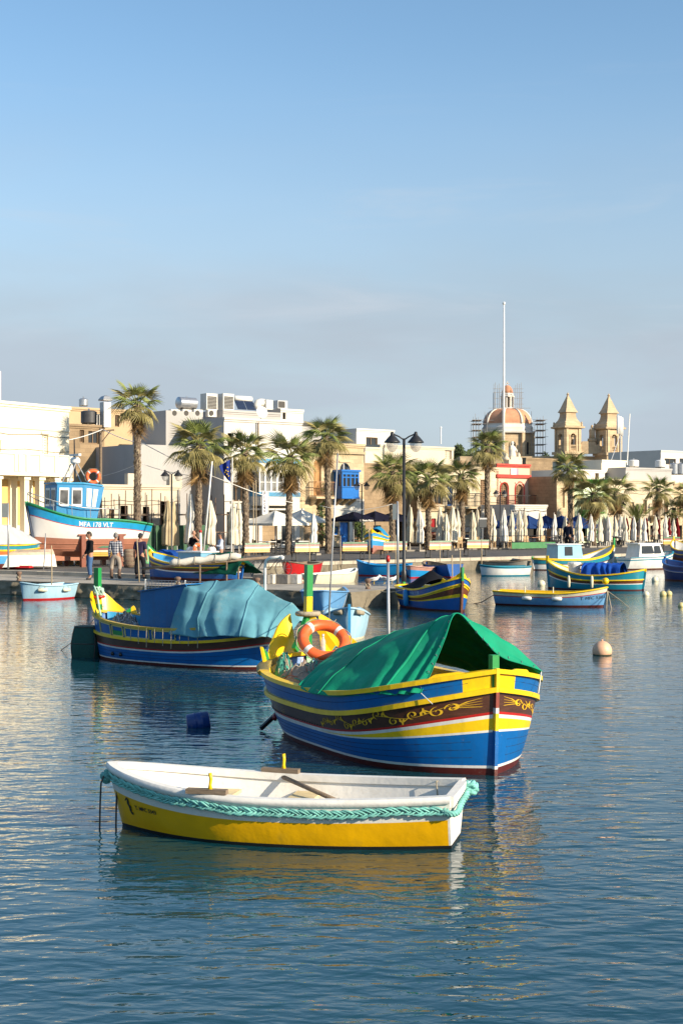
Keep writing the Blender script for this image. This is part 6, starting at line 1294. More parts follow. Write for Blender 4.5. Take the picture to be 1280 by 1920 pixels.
# ================================================================ benches, tables, cars
PAINT = [paint('2f7a48', .6, key='bench_green'), paint('a3382a', .6, key='bench_red'), paint('eee4cc', .6, key='bench_cream'), paint('f0b810', .6, key='bench_yellow'), paint('f0b810', .6, key='bench_yellow')]; M_slat = mat('bench_slat', (.30, .15, .08), .7, .2, 5, stretch=(1, 5, 5))
BP = {}
def bench(label, px, py, rz):
    p = G(px, py, ZQ); o = thing('bench', label, 'bench', (p.x, p.y, ZQ), rz, 'striped benches along the quay')
    if not BP:
        mb = MB(); mb.box((0, 0, 0), (1.35, .03, .088)); BP['p'] = [mb.mesh('back_plank', m) for m in PAINT]; mb = MB(); mb.box((0, 0, 0), (1.5, .10, .03)); BP['s'] = mb.mesh('seat_plank', M_slat)
        mb = MB(); mb.bar((0, .05, .45), (0, .05, .0), .05); mb.bar((0, -.42, .0), (0, -.42, .43), .05); mb.bar((0, -.45, .43), (0, .12, .43), .05); mb.bar((0, .08, .4), (0, .17, .92), .05); mb.bar((0, -.45, .02), (0, .1, .02), .05); BP['l'] = mb.mesh('leg', M_black)
    for k in range(5): link('back_plank', BP['p'][4-k], o, (0, .13+.012*k, .50+.093*k), (math.radians(8), 0, 0))
    for k in range(4): link('seat_plank', BP['s'], o, (0, -.4+.13*k, .465))
    for x in (-.55, .55): link('leg', BP['l'], o, (x, 0, 0))
for k, (px, py) in enumerate(((480, 1053), (573, 1052), (663, 1050), (738, 1048), (822, 1046), (893, 1043), (1255, 1034))):
    bench(['striped painted bench beside the flag palm', 'striped painted bench below the white closed parasol', 'striped painted bench left of the small boat ashore', 'striped painted bench right of the small boat ashore', 'striped painted bench in front of the red door', 'striped painted bench by the menu board', 'striped painted bench at the far right'][k], px, py, PI+.45+R.uniform(-.08, .08))
def chair_meshes(mt):
    r = {}; mb = MB(); mb.box((0, 0, .44), (.42, .42, .04)); r['seat'] = mb.mesh('seat', mt); mb = MB(); mb.box((0, .2, .72), (.42, .035, .22)); mb.box((0, .2, .52), (.38, .03, .06)); r['backrest'] = mb.mesh('backrest', mt)
    mb = MB(); mb.box((0, 0, .22), (.04, .04, .44)); r['leg'] = mb.mesh('leg', mt); mb = MB(); mb.box((0, 0, .66), (.04, .04, .45)); r['b'] = mb.mesh('back_post', mt); return r
CH = [chair_meshes(mat('chair_pine', (.45, .30, .15), .6, .2, 5)), chair_meshes(M_black), chair_meshes(M_white)]
def chair(label, p, rz, m):
    o = thing('chair', label, 'chair', (p[0], p[1], ZQ), rz, 'cafe chairs'); r = CH[m]; link('seat', r['seat'], o); link('backrest', r['backrest'], o)
    for x in (-.18, .18):
        link('back_post', r['b'], o, (x, .2, 0))
        for y in (-.18, .18): link('leg', r['leg'], o, (x, y, 0))
mb = MB(); mb.box((0, 0, .73), (.8, .8, .04)); TT = [mb.mesh('tabletop', M_slat), mb.mesh('tabletop', M_white)]; mb = MB(); mb.tube([(0, 0, .02), (0, 0, .72)], .04, 6); mb.box((0, 0, .02), (.5, .5, .04)); TL = mb.mesh('pedestal', M_black)
def table(label, p, rz, m=0):
    o = thing('cafe_table', label, 'table', (p[0], p[1], ZQ), rz, 'cafe tables'); link('tabletop', TT[m], o); link('pedestal', TL, o)
for k in range(15):
    px = 812+k*31; q = -9.2; s_ = ROW.s(px, q); c = ROW.P(s_, q); table(f'cafe table, {ORD[k]} from the left along the promenade cafe', c, ROW.a+R.uniform(-.2, .2), k % 3 == 2)
    for j, (ds, dq, rz) in enumerate(((-.75, 0, PI/2), (.75, 0, -PI/2), (.05, -.7, PI), (0, .75, 0))):
        chair(f'cafe chair {["left of", "right of", "in front of", "behind"][j]} the {ORD[k]} promenade cafe table', ROW.P(s_+ds, q+dq), ROW.a+rz+R.uniform(-.3, .3), (0 if k < 7 else 1 if k % 2 else 2))
for k, px in enumerate((500, 535, 562)):
    q = -10.5; s_ = ROW.s(px, q); table(f'small table, {ORD[k]} from the left under the white open parasols', ROW.P(s_, q), ROW.a, 1)
    for j, (ds, rz) in enumerate(((-.7, PI/2), (.7, -PI/2))): chair(f'dark chair {["left", "right"][j]} of the {ORD[k]} table under the white open parasols', ROW.P(s_+ds, q), ROW.a+rz, 1)
# low cafe railing with green screens
o = thing('cafe_railing', 'low dark railing with green screens before the cafe', 'railing', (0, 0, ZQ)); A = [Vector(ROW.P(ROW.s(px, -12.5), -12.5)) for px in range(896, 1060, 9)]
for a, b in zip(A[:-1], A[1:]):
    mb = MB(); mb.tube([(a.x, a.y, 0), (a.x, a.y, .95)], .02, 5); mb.build('post', M_black, o)
    for z in (.5, .93): mb = MB(); mb.tube([(a.x, a.y, z), (b.x, b.y, z)], .015, 4); mb.build('rail', M_black, o)
M_gs = cloth('5f9a6a', .7)
for k in range(7, 16): a, b = A[k], A[k+1]; mb = MB(); mb.add([(a.x, a.y-.03, .08), (b.x, b.y-.03, .08), (b.x, b.y-.03, .48), (a.x, a.y-.03, .48)], [(0, 1, 2, 3)]); mb.build('green_screen', M_gs, o, fix=False, solid=.01)
# menu board on a post
x, y = ROW.P(ROW.s(904, -13), -13); o = thing('menu_board', 'dark menu board on a pole left of the flagpole palm', 'sign', (x, y, ZQ), .3); z_ = HC-(980-YH)/F*y-ZQ
mb = MB(); mb.tube([(0, 0, 0), (0, 0, z_)], .03, 6); mb.build('post', M_galv, o); mb = MB(); mb.box((0, -.05, z_-.05), (.5, .05, .5)); mb.build('board', mat('board_dark', (.04, .045, .05), .5), o); mb = MB(); mb.box((0, -.05, z_+.26), (.52, .09, .1)); mb.build('board_top', M_galv, o)
def car(label, px, py, rz, col, k=1.):
    p = G(px, py, ZQ); o = thing('parked_car', label, 'car', (p.x, p.y, ZQ), rz, 'parked cars'); mb = MB(); n = 24
    prof_t = [(-2.0, .62), (-1.95, .86), (-1.7, .92), (-1.25, 1.36), (-.3, 1.44), (.35, 1.38), (.95, .98), (1.7, .86), (1.98, .68), (2.0, .45)]
    low = [(x_, .28) for x_, _ in prof_t]
    def fn(i, j):
        x_, zt_ = lerp_pts(prof_t, i); s_ = 2*j-1; w = .84*(1-.10*abs(x_/2)**3)
        if abs(s_) < .62: f = s_/.62; return Vector((x_, w*(.78 if zt_ > 1. else .95)*f, zt_+.03*(1-f*f)))
        f = (abs(s_)-.62)/.38; zb_ = .85; wt = w*(.78 if zt_ > 1. else .95)
        if f < .5: g = f*2; return Vector((x_, math.copysign(wt+(w-wt)*g, s_), zt_+(min(zt_, zb_)-zt_)*g))
        g = (f-.5)*2; return Vector((x_, math.copysign(w*(1-.06*g), s_), min(zt_, zb_)+(.25-min(zt_, zb_))*g))
    mb.grid(fn, 27, 26); mb.build('body', paint(col, .7, .25), o, smooth=True, fix=False, auto=35)
    for nm, pts in (('windscreen', [(.40, -.6, 1.375), (.40, .6, 1.375), (.93, .72, 1.03), (.93, -.72, 1.03)]), ('rear_window', [(-1.3, -.55, 1.335), (-1.3, .55, 1.335), (-1.66, .66, .98), (-1.66, -.66, .98)])):
        mb = MB(); mb.add([Vector(q)+Vector((.03 if nm == 'windscreen' else -.03, 0, .035)) for q in pts], [(0, 1, 2, 3)]); mb.build(nm, M_glass, o, fix=False)
    for s_ in (-1, 1):
        mb = MB(); mb.add([(-1.2, s_*.70, 1.32), (.30, s_*.70, 1.34), (.82, s_*.80, .98), (-1.55, s_*.80, .96)], [(0, 1, 2, 3)]); mb.build('side_window', M_glass, o, fix=False)
        mb = MB(); mb.box((1.93, s_*.58, .66), (.12, .32, .14)); mb.build('headlight', M_lampg, o); mb = MB(); mb.box((-1.97, s_*.62, .76), (.08, .2, .2)); mb.build('tail_light', M_red, o)
        for x_ in (-1.28, 1.28): mb = MB(); mb.lathe([(.2, -.1), (.31, -.1), (.32, 0), (.31, .1), (.2, .1)], 18); w_ = mb.build('wheel', M_black, o, smooth=True, loc=(x_, s_*.74, .31), rot=(PI/2, 0, 0), auto=40); mb = MB(); mb.lathe([(.01, -.11), (.19, -.11), (.2, -.09), (.2, .09), (.19, .11), (.01, .11)], 12); mb.build('rim', M_galv, w_)
for a_ in (("dark blue parked car behind the lamp post", 322, 1030, -1.9, "1c2440"), ("dark blue parked car behind the man in polo", 283, 1033, -1.35, "232c4a"), ("dark red parked car behind the closed parasols", 800, 1024, -.9, "5a1a1e"), ("black parked car below the flagpole palm", 868, 1024, -1.4, "101418"), ("red car half hidden behind the cafe", 938, 1020, -1.0, "8e1a1e")): car(*a_)
# ivy on the stone house wall and planter by the door
M_ivy = [mat('ivy_dark', (.04, .07, .02), .8, .3, 3), mat('ivy_light', (.10, .14, .03), .8, .3, 3)]
x, y = ROW.P(ROW.s(611, -.4), -.4); o = thing('ivy', 'climbing ivy on the stone house behind the fifth palm', 'plant', (x, y, ZG)); mb = MB(); rr = random.Random(3)
for k in range(9): leaf_cloud(mb, (rr.uniform(-.3, .3), 0, .8+k*.42), .42, .22, .35, 90, .09, rr)
mb.build('foliage', M_ivy, o, fix=False); mb = MB(); mb.tube([(0, .1, 0), (.1, .1, 2), (-.1, .1, 4.2)], .03, 5); mb.build('stem', M_bark, o)
x, y = ROW.P(ROW.s(672, -3), -3); o = thing('potted_shrub', 'leafy potted shrub between the blue door and small boat', 'plant', (x, y, ZG)); mb = MB()
for k in range(6): leaf_cloud(mb, (rr.uniform(-.3, .3), rr.uniform(-.3, .3), .7+k*.25), .4, .4, .3, 110, .10, rr)
mb.build('foliage', M_ivy, o, fix=False); mb = MB(); mb.lathe([(.2, 0), (.28, .45), (.3, .48), (.26, .5)], 12); mb.build('pot', mat('terracotta', (.4, .18, .09), .9), o)
# ================================================================ the other boats
def small_luzzu(label, bow, stern, B, sheer, bands, z=0., inner=None, deck=None, posts=(.25, .3), postm=None, gun=None, pb=3.6, qb=.9, wings=True, name='fishing_boat', group=None, wingm=None, strake=True, L=None):
    """bands: [(line heights (stern, mid, bow), material)] from the keel up; last line is the sheer"""
    b, s_ = Vector(bow[:2]), Vector(stern[:2]); root = boat_root(name, label, 'fishing boat', b, s_, group, z); L = L or (b-s_).length
    H = Hull(L, B, sheer, -.3, pb, qb, 2.8, .55, .94, .92, .18, .34); lines = [(-.3,)*3]+[l for l, m in bands]; mats = []; idx = []
    for l, m in bands:
        if m not in mats: mats.append(m)
        idx.append(mats.index(m))
    hull_mesh(root, H, lines, idx, mats, nt=36, rows=2)
    inner_mesh(root, H, deck or (sheer[0]*.55, sheer[1]*.5, sheer[2]*.55), inner or M_white, M_deckw, .05, 24)
    rail(root, H, tuple(v+.01 for v in sheer), .03, .06, .05, gun or M_hyel, 'gunwale', nt=30)
    if strake and len(lines) > 3: rail(root, H, lines[-2], .03, .01, .04, gun or M_hyel, 'rubbing_strake', nt=30)
    pm = postm or [M_anti, mats[1], M_hyel]
    post(root, H, 1, -.2, sheer[2]+posts[1], pm, [.06, sheer[2]*.9], w=.08, d=.10); post(root, H, -1, -.2, sheer[0]+posts[0], pm, [.06, sheer[0]*.9], w=.08, d=.10, name='stern_post')
    if wings: wing_boards(root, H, 1, [(.006, .16), (.04, .06), (.075, .02), (.10, .13), (.115, .0)], wingm or [M_hyel, M_hgreen], flare=.04)
    return root, H
def small_dinghy(label, bow, stern, B, sheer, bands, z=0., inner=None, gun=None, transom=.7, name='rowing_boat', thw=2, flip=False, group=None, fenders=(), L=None, fm=None, qb=.7):
    b, s_ = Vector(bow[:2]), Vector(stern[:2]); root = boat_root(name, label, 'rowing boat', b, s_, group, z); L = L or (b-s_).length
    H = Hull(L, B, sheer, -.2, 2.4, qb, 2., 1, .9, .97, .2, .5, transom=transom); lines = [(-.2,)*3]+[l for l, m in bands]; mats = []; idx = []
    for l, m in bands:
        if m not in mats: mats.append(m)
        idx.append(mats.index(m))
    hull_mesh(root, H, lines, idx, mats, nt=30, rows=2); inner_mesh(root, H, (sheer[0]*.25, sheer[1]*.2, sheer[2]*.3), inner or M_white, inner or M_white, .045, 20)
    rail(root, H, tuple(v+.01 for v in sheer), .03, .055, .045, gun or M_white, 'gunwale', nt=30, rnd=True)
    for k in range(thw):
        x = L*(-.28+.42*k); hb = abs(H.point(.5+x/L, sheer[1]*.7).y)-.04; mb = MB(); mb.box((x, 0, sheer[1]*.68), (.2, hb*2, .03)); mb.build('thwart', M_wood, root)
    for t, side in fenders:
        p = H.point(t, H.sheer(t)-.15, side, .06); d = H.point(t+.03, H.sheer(t)-.15, side, .06)-p; d = d.normalized(); f = MB(); f.tube([p-d*.16, p-d*.14, p, p+d*.14, p+d*.16], [.02, .055, .065, .055, .02], 8); fo = f.build('fender', fm or M_white, root, smooth=True)
        f = MB(); f.tube([p-d*.15, H.point(t-.03, H.sheer(t)+.03, side)], .006, 4); f.tube([p+d*.15, H.point(t+.03, H.sheer(t)+.03, side)], .006, 4); f.build('fender_line', M_rope, fo)
    return root, H
def xy(px, py, z=0): p = G(px, py, z); return (p.x, p.y)
M_teal_p = paint('1f8fa8', .8, .4, .15); M_lblue = paint('6aa3d6', .8, .45, .35, dirtcol=(.5, .55, .6)); M_pblue = paint('a9cfe2', .85, .5, .35, dirtcol=(.55, .5, .4)); M_sky = paint('3f9fd8', .85, .4, .15); M_navy = paint('1d3a7a', .7, .4, .15); M_cob = paint('1560b0', .8, .4, .2); M_cyan = paint('1c8fd0', .85, .4, .15); M_wbrn = paint('6a3518', .8, .5, .3); M_cream_p = paint('ebe2c4', .85, .5, .3); M_redp = paint('c21f22', .85, .4, .15); M_oran = paint('d96a2c', .85, .5, .3)

# luzzu with the black tent at the pier end
bowp, stp = Vector(xy(866, 1148)), Vector(xy(757, 1133)); 
r, H = small_luzzu('blue fishing boat with a black tent moored at the pier end', bowp, stp, 1.5, (.62, .58, 1.02), [((.05, .05, .06), M_anti), ((.26, .24, .44), M_cob), ((.28, .26, .55), M_hyel), ((.36, .33, .76), M_wbrn), ((.42, .38, .84), M_hyel), ((.62, .58, 1.02), M_cob)], inner=M_sky, posts=(.1, .3), postm=[M_anti, M_wbrn, M_hgreen])
tl, trz = at_root(r); s_ = lambda *p: [LX(r, *q) for q in p]
L = H.L; ap = LX(r, 808, 1069, 0); M_bk = cloth('24252c', .5, 'black_canvas')
sec = [[(ap[0]-.9, -.62, .66), (ap[0]-.85, -.3, .68), (ap[0]-.8, 0, .7), (ap[0]-.85, .3, .68), (ap[0]-.9, .62, .66)], [(ap[0], -.76, .6), (ap[0]-.05, -.36, .95), (ap[0], 0, ap[2]), (ap[0]-.05, .36, .95), (ap[0], .76, .6)], [(ap[0]+.75, -.72, .68), (ap[0]+.6, -.35, .85), (ap[0]+.55, 0, .92), (ap[0]+.6, .35, .85), (ap[0]+.75, .72, .68)]]
drape('black_tent', sec, M_bk, None, 'black pointed canvas tent over the boat at the pier end', 'tarpaulin', 30, 24, .03, 3, 5, sharp=True, loc=tl, rz=trz)
f = MB(); p = H.point(.45, .3, -1, .08); f.tube([p+Vector((0, 0, .28)), p+Vector((0, 0, .25)), p, p-Vector((0, 0, .2)), p-Vector((0, 0, .24))], [.03, .085, .095, .085, .02], 10); f.build('fender', M_cyan, r, smooth=True)
hull_text(r, H, 'MFB 7128', .15, .50, (.44, .42, .82), -1, M_pblue)

# pale blue boat with yellow rim
r, H = small_dinghy('pale blue boat with yellow rim and white fenders, centre right', xy(1138, 1138), xy(930, 1133), 1.42, (.44, .40, .60), [((.05, .05, .06), M_anti), ((.30, .27, .44), M_lblue), ((.325, .295, .465), M_redp), ((.44, .40, .60), M_cream_p)], inner=M_hyel, gun=M_hyel, fenders=((.33, -1), (.60, -1)), transom=.62, thw=3)
hull_text(r, H, 'T. MFC 5301', .135, .80, (.17, .18, .28), -1, M_black)
f = MB(); p = H.point(1, .6); f.ball((p.x-.06, 0, .80), .11); f.build('yellow_float', M_hyel, r, smooth=True)
for dx, dy in ((.25, -.5), (.9, -.2), (.15, -.9)): f = MB(); f.tube([(p.x, 0, .5), (p.x+dx*.5, dy*.5, .2), (p.x+dx, dy, -.15)], .014, 5); f.build('mooring_line', M_rope, r)
f = MB(); q = H.point(0, .4); f.tube([(q.x, 0, .35), (q.x-.5, 0, .05), (q.x-1.2, -.1, -.1)], .014, 5); f.build('mooring_line', M_darkrope, r)
for x in (-.7, .2): f = MB(); f.tube([(x, -.55, .42), (x, -.55, .62)], .018, 6); f.build('thole_pin', M_cream_p, r)

# teal luzzu with a royal blue cover
r, H = small_luzzu('teal fishing boat with brown band and royal blue cover', xy(1026, 1103), xy(1208, 1107), 1.6, (.78, .56, 1.08), [((.04, .04, .05), M_anti), ((.24, .22, .50), M_teal_p), ((.27, .25, .55), M_white), ((.38, .34, .70), M_wbrn), ((.42, .38, .74), M_hyel), ((.78, .56, 1.08), M_teal_p)], inner=M_cream_p, posts=(.05, .2), postm=[M_anti, M_teal_p, M_hyel], wings=False)
tl, trz = at_root(r); M_rb = cloth('1d55b8', .75, 'royal_blue_canvas'); X0, X1 = LX(r, 1168, 1070, 0)[0], LX(r, 1096, 1070, 0)[0]
sec = [[(x, -.66, .52), (x+.02, -.58, .88 if k else .8), (x, -.2, 1.0), (x, .2, 1.0), (x-.02, .58, .88), (x, .66, .52)] for k, x in enumerate((X0, X0+.35*(X1-X0), X0+.7*(X1-X0), X1))]
drape('blue_cover', sec, M_rb, None, 'royal blue canvas cover on the teal fishing boat', 'tarpaulin', 40, 40, .06, 3.5, 21, fr=5, fa=.12, loc=tl, rz=trz)
o = thing('white_bin', 'white plastic bin standing in the teal fishing boat', 'bin', place(r, (LX(r, 1076, 1070, 0)[0], 0, .35))); f = MB(); f.lathe([(.2, 0), (.24, .55), (.26, .56), (.26, .62)], 14); f.build('bin_body', M_white, o, smooth=True, auto=40); f = MB(); f.lathe([(.27, .62), (.26, .68), (.1, .70)], 14); f.build('lid', M_white, o)
buoy_ring('lifebuoy', 'brown faded ring buoy leaning by the royal blue cover', place(r, (LX(r, 1088, 1070, 0)[0], -.2, .72)), (1.3, 0, .6), .22, .05, ringm=M_wbrn)
for t in (.72, .48): f = MB(); p = H.point(t, .32, 1, .07); f.tube([p+Vector((0, 0, .24)), p+Vector((0, 0, .2)), p, p-Vector((0, 0, .2)), p-Vector((0, 0, .24))], [.02, .05, .06, .05, .02], 8); f.build('fender', M_cream_p, r, smooth=True)

# teal and white cabin boat behind, with a man on board
r, H = small_luzzu('white and teal fishing boat with pale blue wheelhouse near the cafe', xy(1150, 1066), xy(998, 1069), 1.7, (.62, .55, 1.25), [((.05, .05, .06), M_anti), ((.30, .28, .62), M_white), ((.34, .32, .68), M_wbrn), ((.58, .50, 1.15), M_teal_p), ((.62, .55, 1.25), M_hyel)], inner=M_white, posts=(.1, .4), postm=[M_anti, M_white, M_hgreen], wings=False)
cabin_boat = r; x0, x1 = LX(r, 1044, 1040, -.5)[0], LX(r, 1090, 1040, -.5)[0]; 
f = MB(); f.add([(x0, -.55, .3), (x1+.1, -.55, .3), (x1-.05, -.5, 1.32), (x0+.05, -.5, 1.32), (x0, .55, .3), (x1+.1, .55, .3), (x1-.05, .5, 1.32), (x0+.05, .5, 1.32)], [(0, 1, 2, 3), (5, 4, 7, 6), (1, 5, 6, 2), (4, 0, 3, 7), (3, 2, 6, 7)]); wh = f.build('wheelhouse', paint('8cc3dc', .85), r)
for a, b in ((x0+.45, x0+.95),): f = MB(); f.add([(a, -.545, .75), (b, -.545, .75), (b, -.512, 1.22), (a, -.512, 1.22)], [(0, 1, 2, 3)]); f.build('window', M_glass, wh, fix=False)
f = MB(); f.add([(x1+.065, -.4, .72), (x1+.065, .4, .72), (x1-.02, .4, 1.22), (x1-.02, -.4, 1.22)], [(0, 1, 2, 3)]); f.build('windscreen', M_glass, wh, fix=False); f = MB(); f.box(((x0+x1)/2, 0, 1.345), (x1-x0+.1, 1.12, .05)); f.build('cabin_roof', M_white, wh)
# white cabin cruiser
r, H = small_dinghy('white cabin cruiser with dark windows and teal rim at right', xy(1254, 1066), xy(1172, 1068), 1.5, (.62, .66, .92), [((.06, .06, .06), M_wbrn), ((.46, .50, .72), M_white), ((.52, .56, .80), M_teal_p), ((.62, .66, .92), M_white)], gun=M_teal_p, transom=.8, name='cabin_cruiser', L=3.4, thw=0, qb=.55)
f = MB(); A_ = [(-1.1, -.55, .55), (.75, -.55, .6), (.45, -.45, 1.35), (-.95, -.48, 1.35)]; B_ = [(x, -y, z) for x, y, z in A_]; f.add(A_+B_, [(0, 1, 2, 3), (7, 6, 5, 4), (1, 5, 6, 2), (4, 0, 3, 7), (3, 2, 6, 7)]); cb = f.build('cabin', M_white, r); f = MB(); f.box((-.25, 0, 1.37), (1.7, 1.0, .05)); f.build('cabin_roof', M_white, cb)
for sgn in (-1, 1):
    for a, b in ((-.88, -.1), (.0, .42)): f = MB(); f.add([(a, sgn*.56, .85), (b+.05, sgn*.56, .85), (b-.05, sgn*.51, 1.25), (a+.02, sgn*.51, 1.25)], [(0, 1, 2, 3)]); f.build('window', M_glass, cb, fix=False)
f = MB(); f.add([(.66, -.42, .88), (.66, .42, .88), (.52, .38, 1.27), (.52, -.38, 1.27)], [(0, 1, 2, 3)]); f.build('windscreen', M_glass, cb, fix=False)
small_dinghy('pale green open boat between the cabin boat and cruiser', xy(1145, 1066), xy(1182, 1062), 1.1, (.5, .45, .65), [((.05,)*3, M_wbrn), ((.35, .32, .45), paint('b5d8c0', .85)), ((.5, .45, .65), M_cream_p)], gun=M_cream_p, inner=M_cream_p)
small_luzzu('dark blue boat bow entering at the right edge', xy(1246, 1086), xy(1345, 1092), 1.5, (.6, .62, .9), [((.05,)*3, M_wbrn), ((.35, .37, .6), M_navy), ((.4, .42, .66), M_white), ((.6, .62, .9), M_navy)], inner=M_navy, wings=False, gun=M_cob, posts=(.05, .12), postm=[M_navy, M_navy, M_navy])
small_luzzu('brown and blue boat with yellow rim at the right edge by cafe', xy(1262, 1058), xy(1335, 1062), 1.6, (.9, .85, 1.45), [((.1,)*3, M_wbrn), ((.4, .42, .8), M_wbrn), ((.6, .62, 1.1), M_navy), ((.9, .85, 1.45), M_cob)], wings=False)
small_dinghy('white rowing boat with teal rim below the menu board', xy(899, 1080), xy(990, 1079), 1.15, (.45, .42, .52), [((.05,)*3, M_teal_p), ((.38, .35, .44), M_white), ((.45, .42, .52), M_teal_p)], gun=M_teal_p)
small_dinghy('grey weathered rowing boat behind the white one', xy(988, 1070), xy(905, 1068), 1.1, (.45, .42, .55), [((.05,)*3, M_wood), ((.45, .42, .55), paint('9a9488', .8, .7, .5))], gun=M_wood, inner=M_wood)
# inner basin
small_dinghy('bright blue open boat in the inner basin left of the tall lamp', xy(668, 1079), xy(769, 1080), 1.25, (.58, .50, .72), [((.05,)*3, M_redp), ((.44, .38, .56), M_cyan), ((.58, .50, .72), M_cyan)], gun=M_cyan, inner=M_cyan, transom=.85)
small_dinghy('blue boat with pink rim right behind the tall lamp', xy(768, 1084), xy(812, 1080), 1.1, (.5, .45, .55), [((.05,)*3, M_redp), ((.34, .30, .38), M_cyan), ((.5, .45, .55), paint('b98a7c', .85))], gun=paint('c9a08f', .85), inner=M_cyan)
small_dinghy('dark blue boat with a brown cover behind the black tent', xy(798, 1078), xy(853, 1083), 1.2, (.62, .52, .66), [((.05,)*3, M_redp), ((.62, .52, .66), M_cob)], gun=M_wood, inner=M_wood)
small_dinghy('cream rowing boat in the basin behind the green stern post', xy(666, 1090), xy(580, 1096), 1.15, (.42, .40, .56), [((.05,)*3, M_cream_p), ((.42, .40, .56), M_cream_p)], gun=M_white)
small_dinghy('red open boat in the basin behind the concrete blocks', xy(536, 1090), xy(590, 1086), 1.2, (.78, .7, .85), [((.05,)*3, M_cream_p), ((.78, .7, .85), M_redp)], gun=M_wood, inner=M_wood)
small_dinghy('worn light blue rowing boat tied under the pier wall', xy(604, 1152), xy(612, 1136), 1.42, (.62, .55, .62), [((.05,)*3, M_cream_p), ((.42, .38, .44), M_lblue), ((.62, .55, .62), M_lblue)], gun=M_lblue, inner=M_cream_p, L=2.2, transom=.8)
rr_, H = small_dinghy('small pale blue rowing boat with floats by the left pier wall', xy(46, 1125), xy(128, 1121), 1.2, (.50, .46, .58), [((.05,)*3, M_redp), ((.50, .46, .58), M_pblue)], gun=M_pblue, inner=M_pblue, L=2.0, fenders=((.30, 1), (.75, 1)), fm=M_cream_p)
r, H = small_dinghy('pale blue rowing boat bow on behind the lifebuoy', xy(661, 1216), xy(640, 1172), 1.05, (.55, .5, .74), [((.05,)*3, M_cream_p), ((.55, .5, .74), M_pblue)], gun=M_pblue, inner=M_pblue, L=3.0, qb=.5)
p = H.point(1, .74); f = MB(); f.bar((p.x+.02, 0, -.1), (p.x+.06, 0, .84), .06, .05); f.build('stem', M_sky, r)
for sgn in (-1, 1): q = H.point(.93, .62, sgn, .05); q2 = H.point(.985, .66, sgn, .05); f = MB(); f.tube([q, (q+q2)/2, q2], .055, 8); f.build('rope_fender', M_rope, r, smooth=True)
# small floats on the right
for k, (px, py, rad, m, lb) in enumerate(((1227, 1090, .2, M_cream_p, 'yellowish float near the dark blue bow'), (1210, 1117, .16, M_cream_p, 'small pale float right of the yellow rimmed boat'), (1242, 1117, .17, paint('d8c98a', .85), 'left one of a pair of yellow floats at right'), (1253, 1116, .16, paint('d8c98a', .85), 'right one of a pair of yellow floats at right'), (1276, 1138, .14, paint('d8c98a', .85), 'small yellow float at the right edge'), (1014, 1098, .22, M_cream_p, 'pale cone float left of the teal boat'))):
    c = G(px, py); o = thing('mooring_float', lb, 'buoy', (c.x, c.y, rad*.3)); rad *= .75; f = MB(); f.ball((0, 0, 0), rad, 14, 10); f.build('float', m, o, smooth=True); f = MB(); f.tube([(.03*math.cos(a*PI/4), 0, rad+.02+.03*math.sin(a*PI/4)) for a in range(8)], .008, 4, closed=True); f.build('eye', M_galv, o)

# ---- ashore
gz = ZQ
r, H = small_luzzu('small blue and yellow boat displayed ashore by the navy parasols', xy(690, 1040, gz), xy(722, 1036, gz), 1.35, (.80, .66, .98), [((.14, .12, .2), paint('c08a7a', .8)), ((.40, .36, .5), M_sky), ((.46, .42, .6), M_white), ((.58, .5, .74), M_hyel), ((.80, .66, .98), M_sky)], z=gz+.32, inner=M_sky, L=2.9, posts=(.15, .2))
tl, trz = at_root(r); drape('blue_tent', [[(x, -.6, .68), (x, -.3, .95+.2*k), (x, 0, 1.05+.25*k), (x, .3, .95+.2*k), (x, .6, .68)] for x, k in ((-1., 0), (-.3, 1), (.4, .4))], cloth('2f8fc0', .75), None, 'small blue cover on the boat displayed ashore', 'tarpaulin', 20, 16, .04, 4, 3, loc=tl, rz=trz)
for x in (-.8, .8): f = MB(); f.box((x, 0, -.22), (.15, 1.0, .2)); f.build('chock', M_wood, r)
# left: luzzu under a grey cover
r, H = small_luzzu('blue and orange boat under a grey cover at the left quay', xy(80, 1061, gz), xy(-75, 1072, gz), 1.7, (.98, .84, 1.12), [((.1,)*3, M_anti), ((.48, .42, .52), M_sky), ((.52, .46, .58), M_white), ((.70, .60, .80), M_oran), ((.75, .65, .86), M_hyel), ((.98, .84, 1.12), M_teal_p)], z=gz+.15, inner=M_white, posts=(.1, .5), postm=[M_anti, M_sky, M_hgreen], wings=False)
tl, trz = at_root(r); L = H.L; drape('grey_cover', [[(x, -.88, .9), (x, -.4, 1.15+k), (x, 0, 1.25+k), (x, .4, 1.15+k), (x, .88, .9)] for x, k in ((-L*.45, .2), (-L*.2, .5), (0, .42), (L*.2, .15), (L*.34, -.1))], cloth('c9c9cc', .75), None, 'light grey tarpaulin over the boat at far left', 'tarpaulin', 40, 30, .05, 2, 8, loc=tl, rz=trz)
hull_text(r, H, 'VLT', .15, .72, (.8, .68, .9), -1, M_white)
net_pile('net_pile', 'pale nets in the bow of the boat under grey cover', place(r, (L*.40, .1, .85)), .35, .3, .4, M_nets, 14, rz=trz)
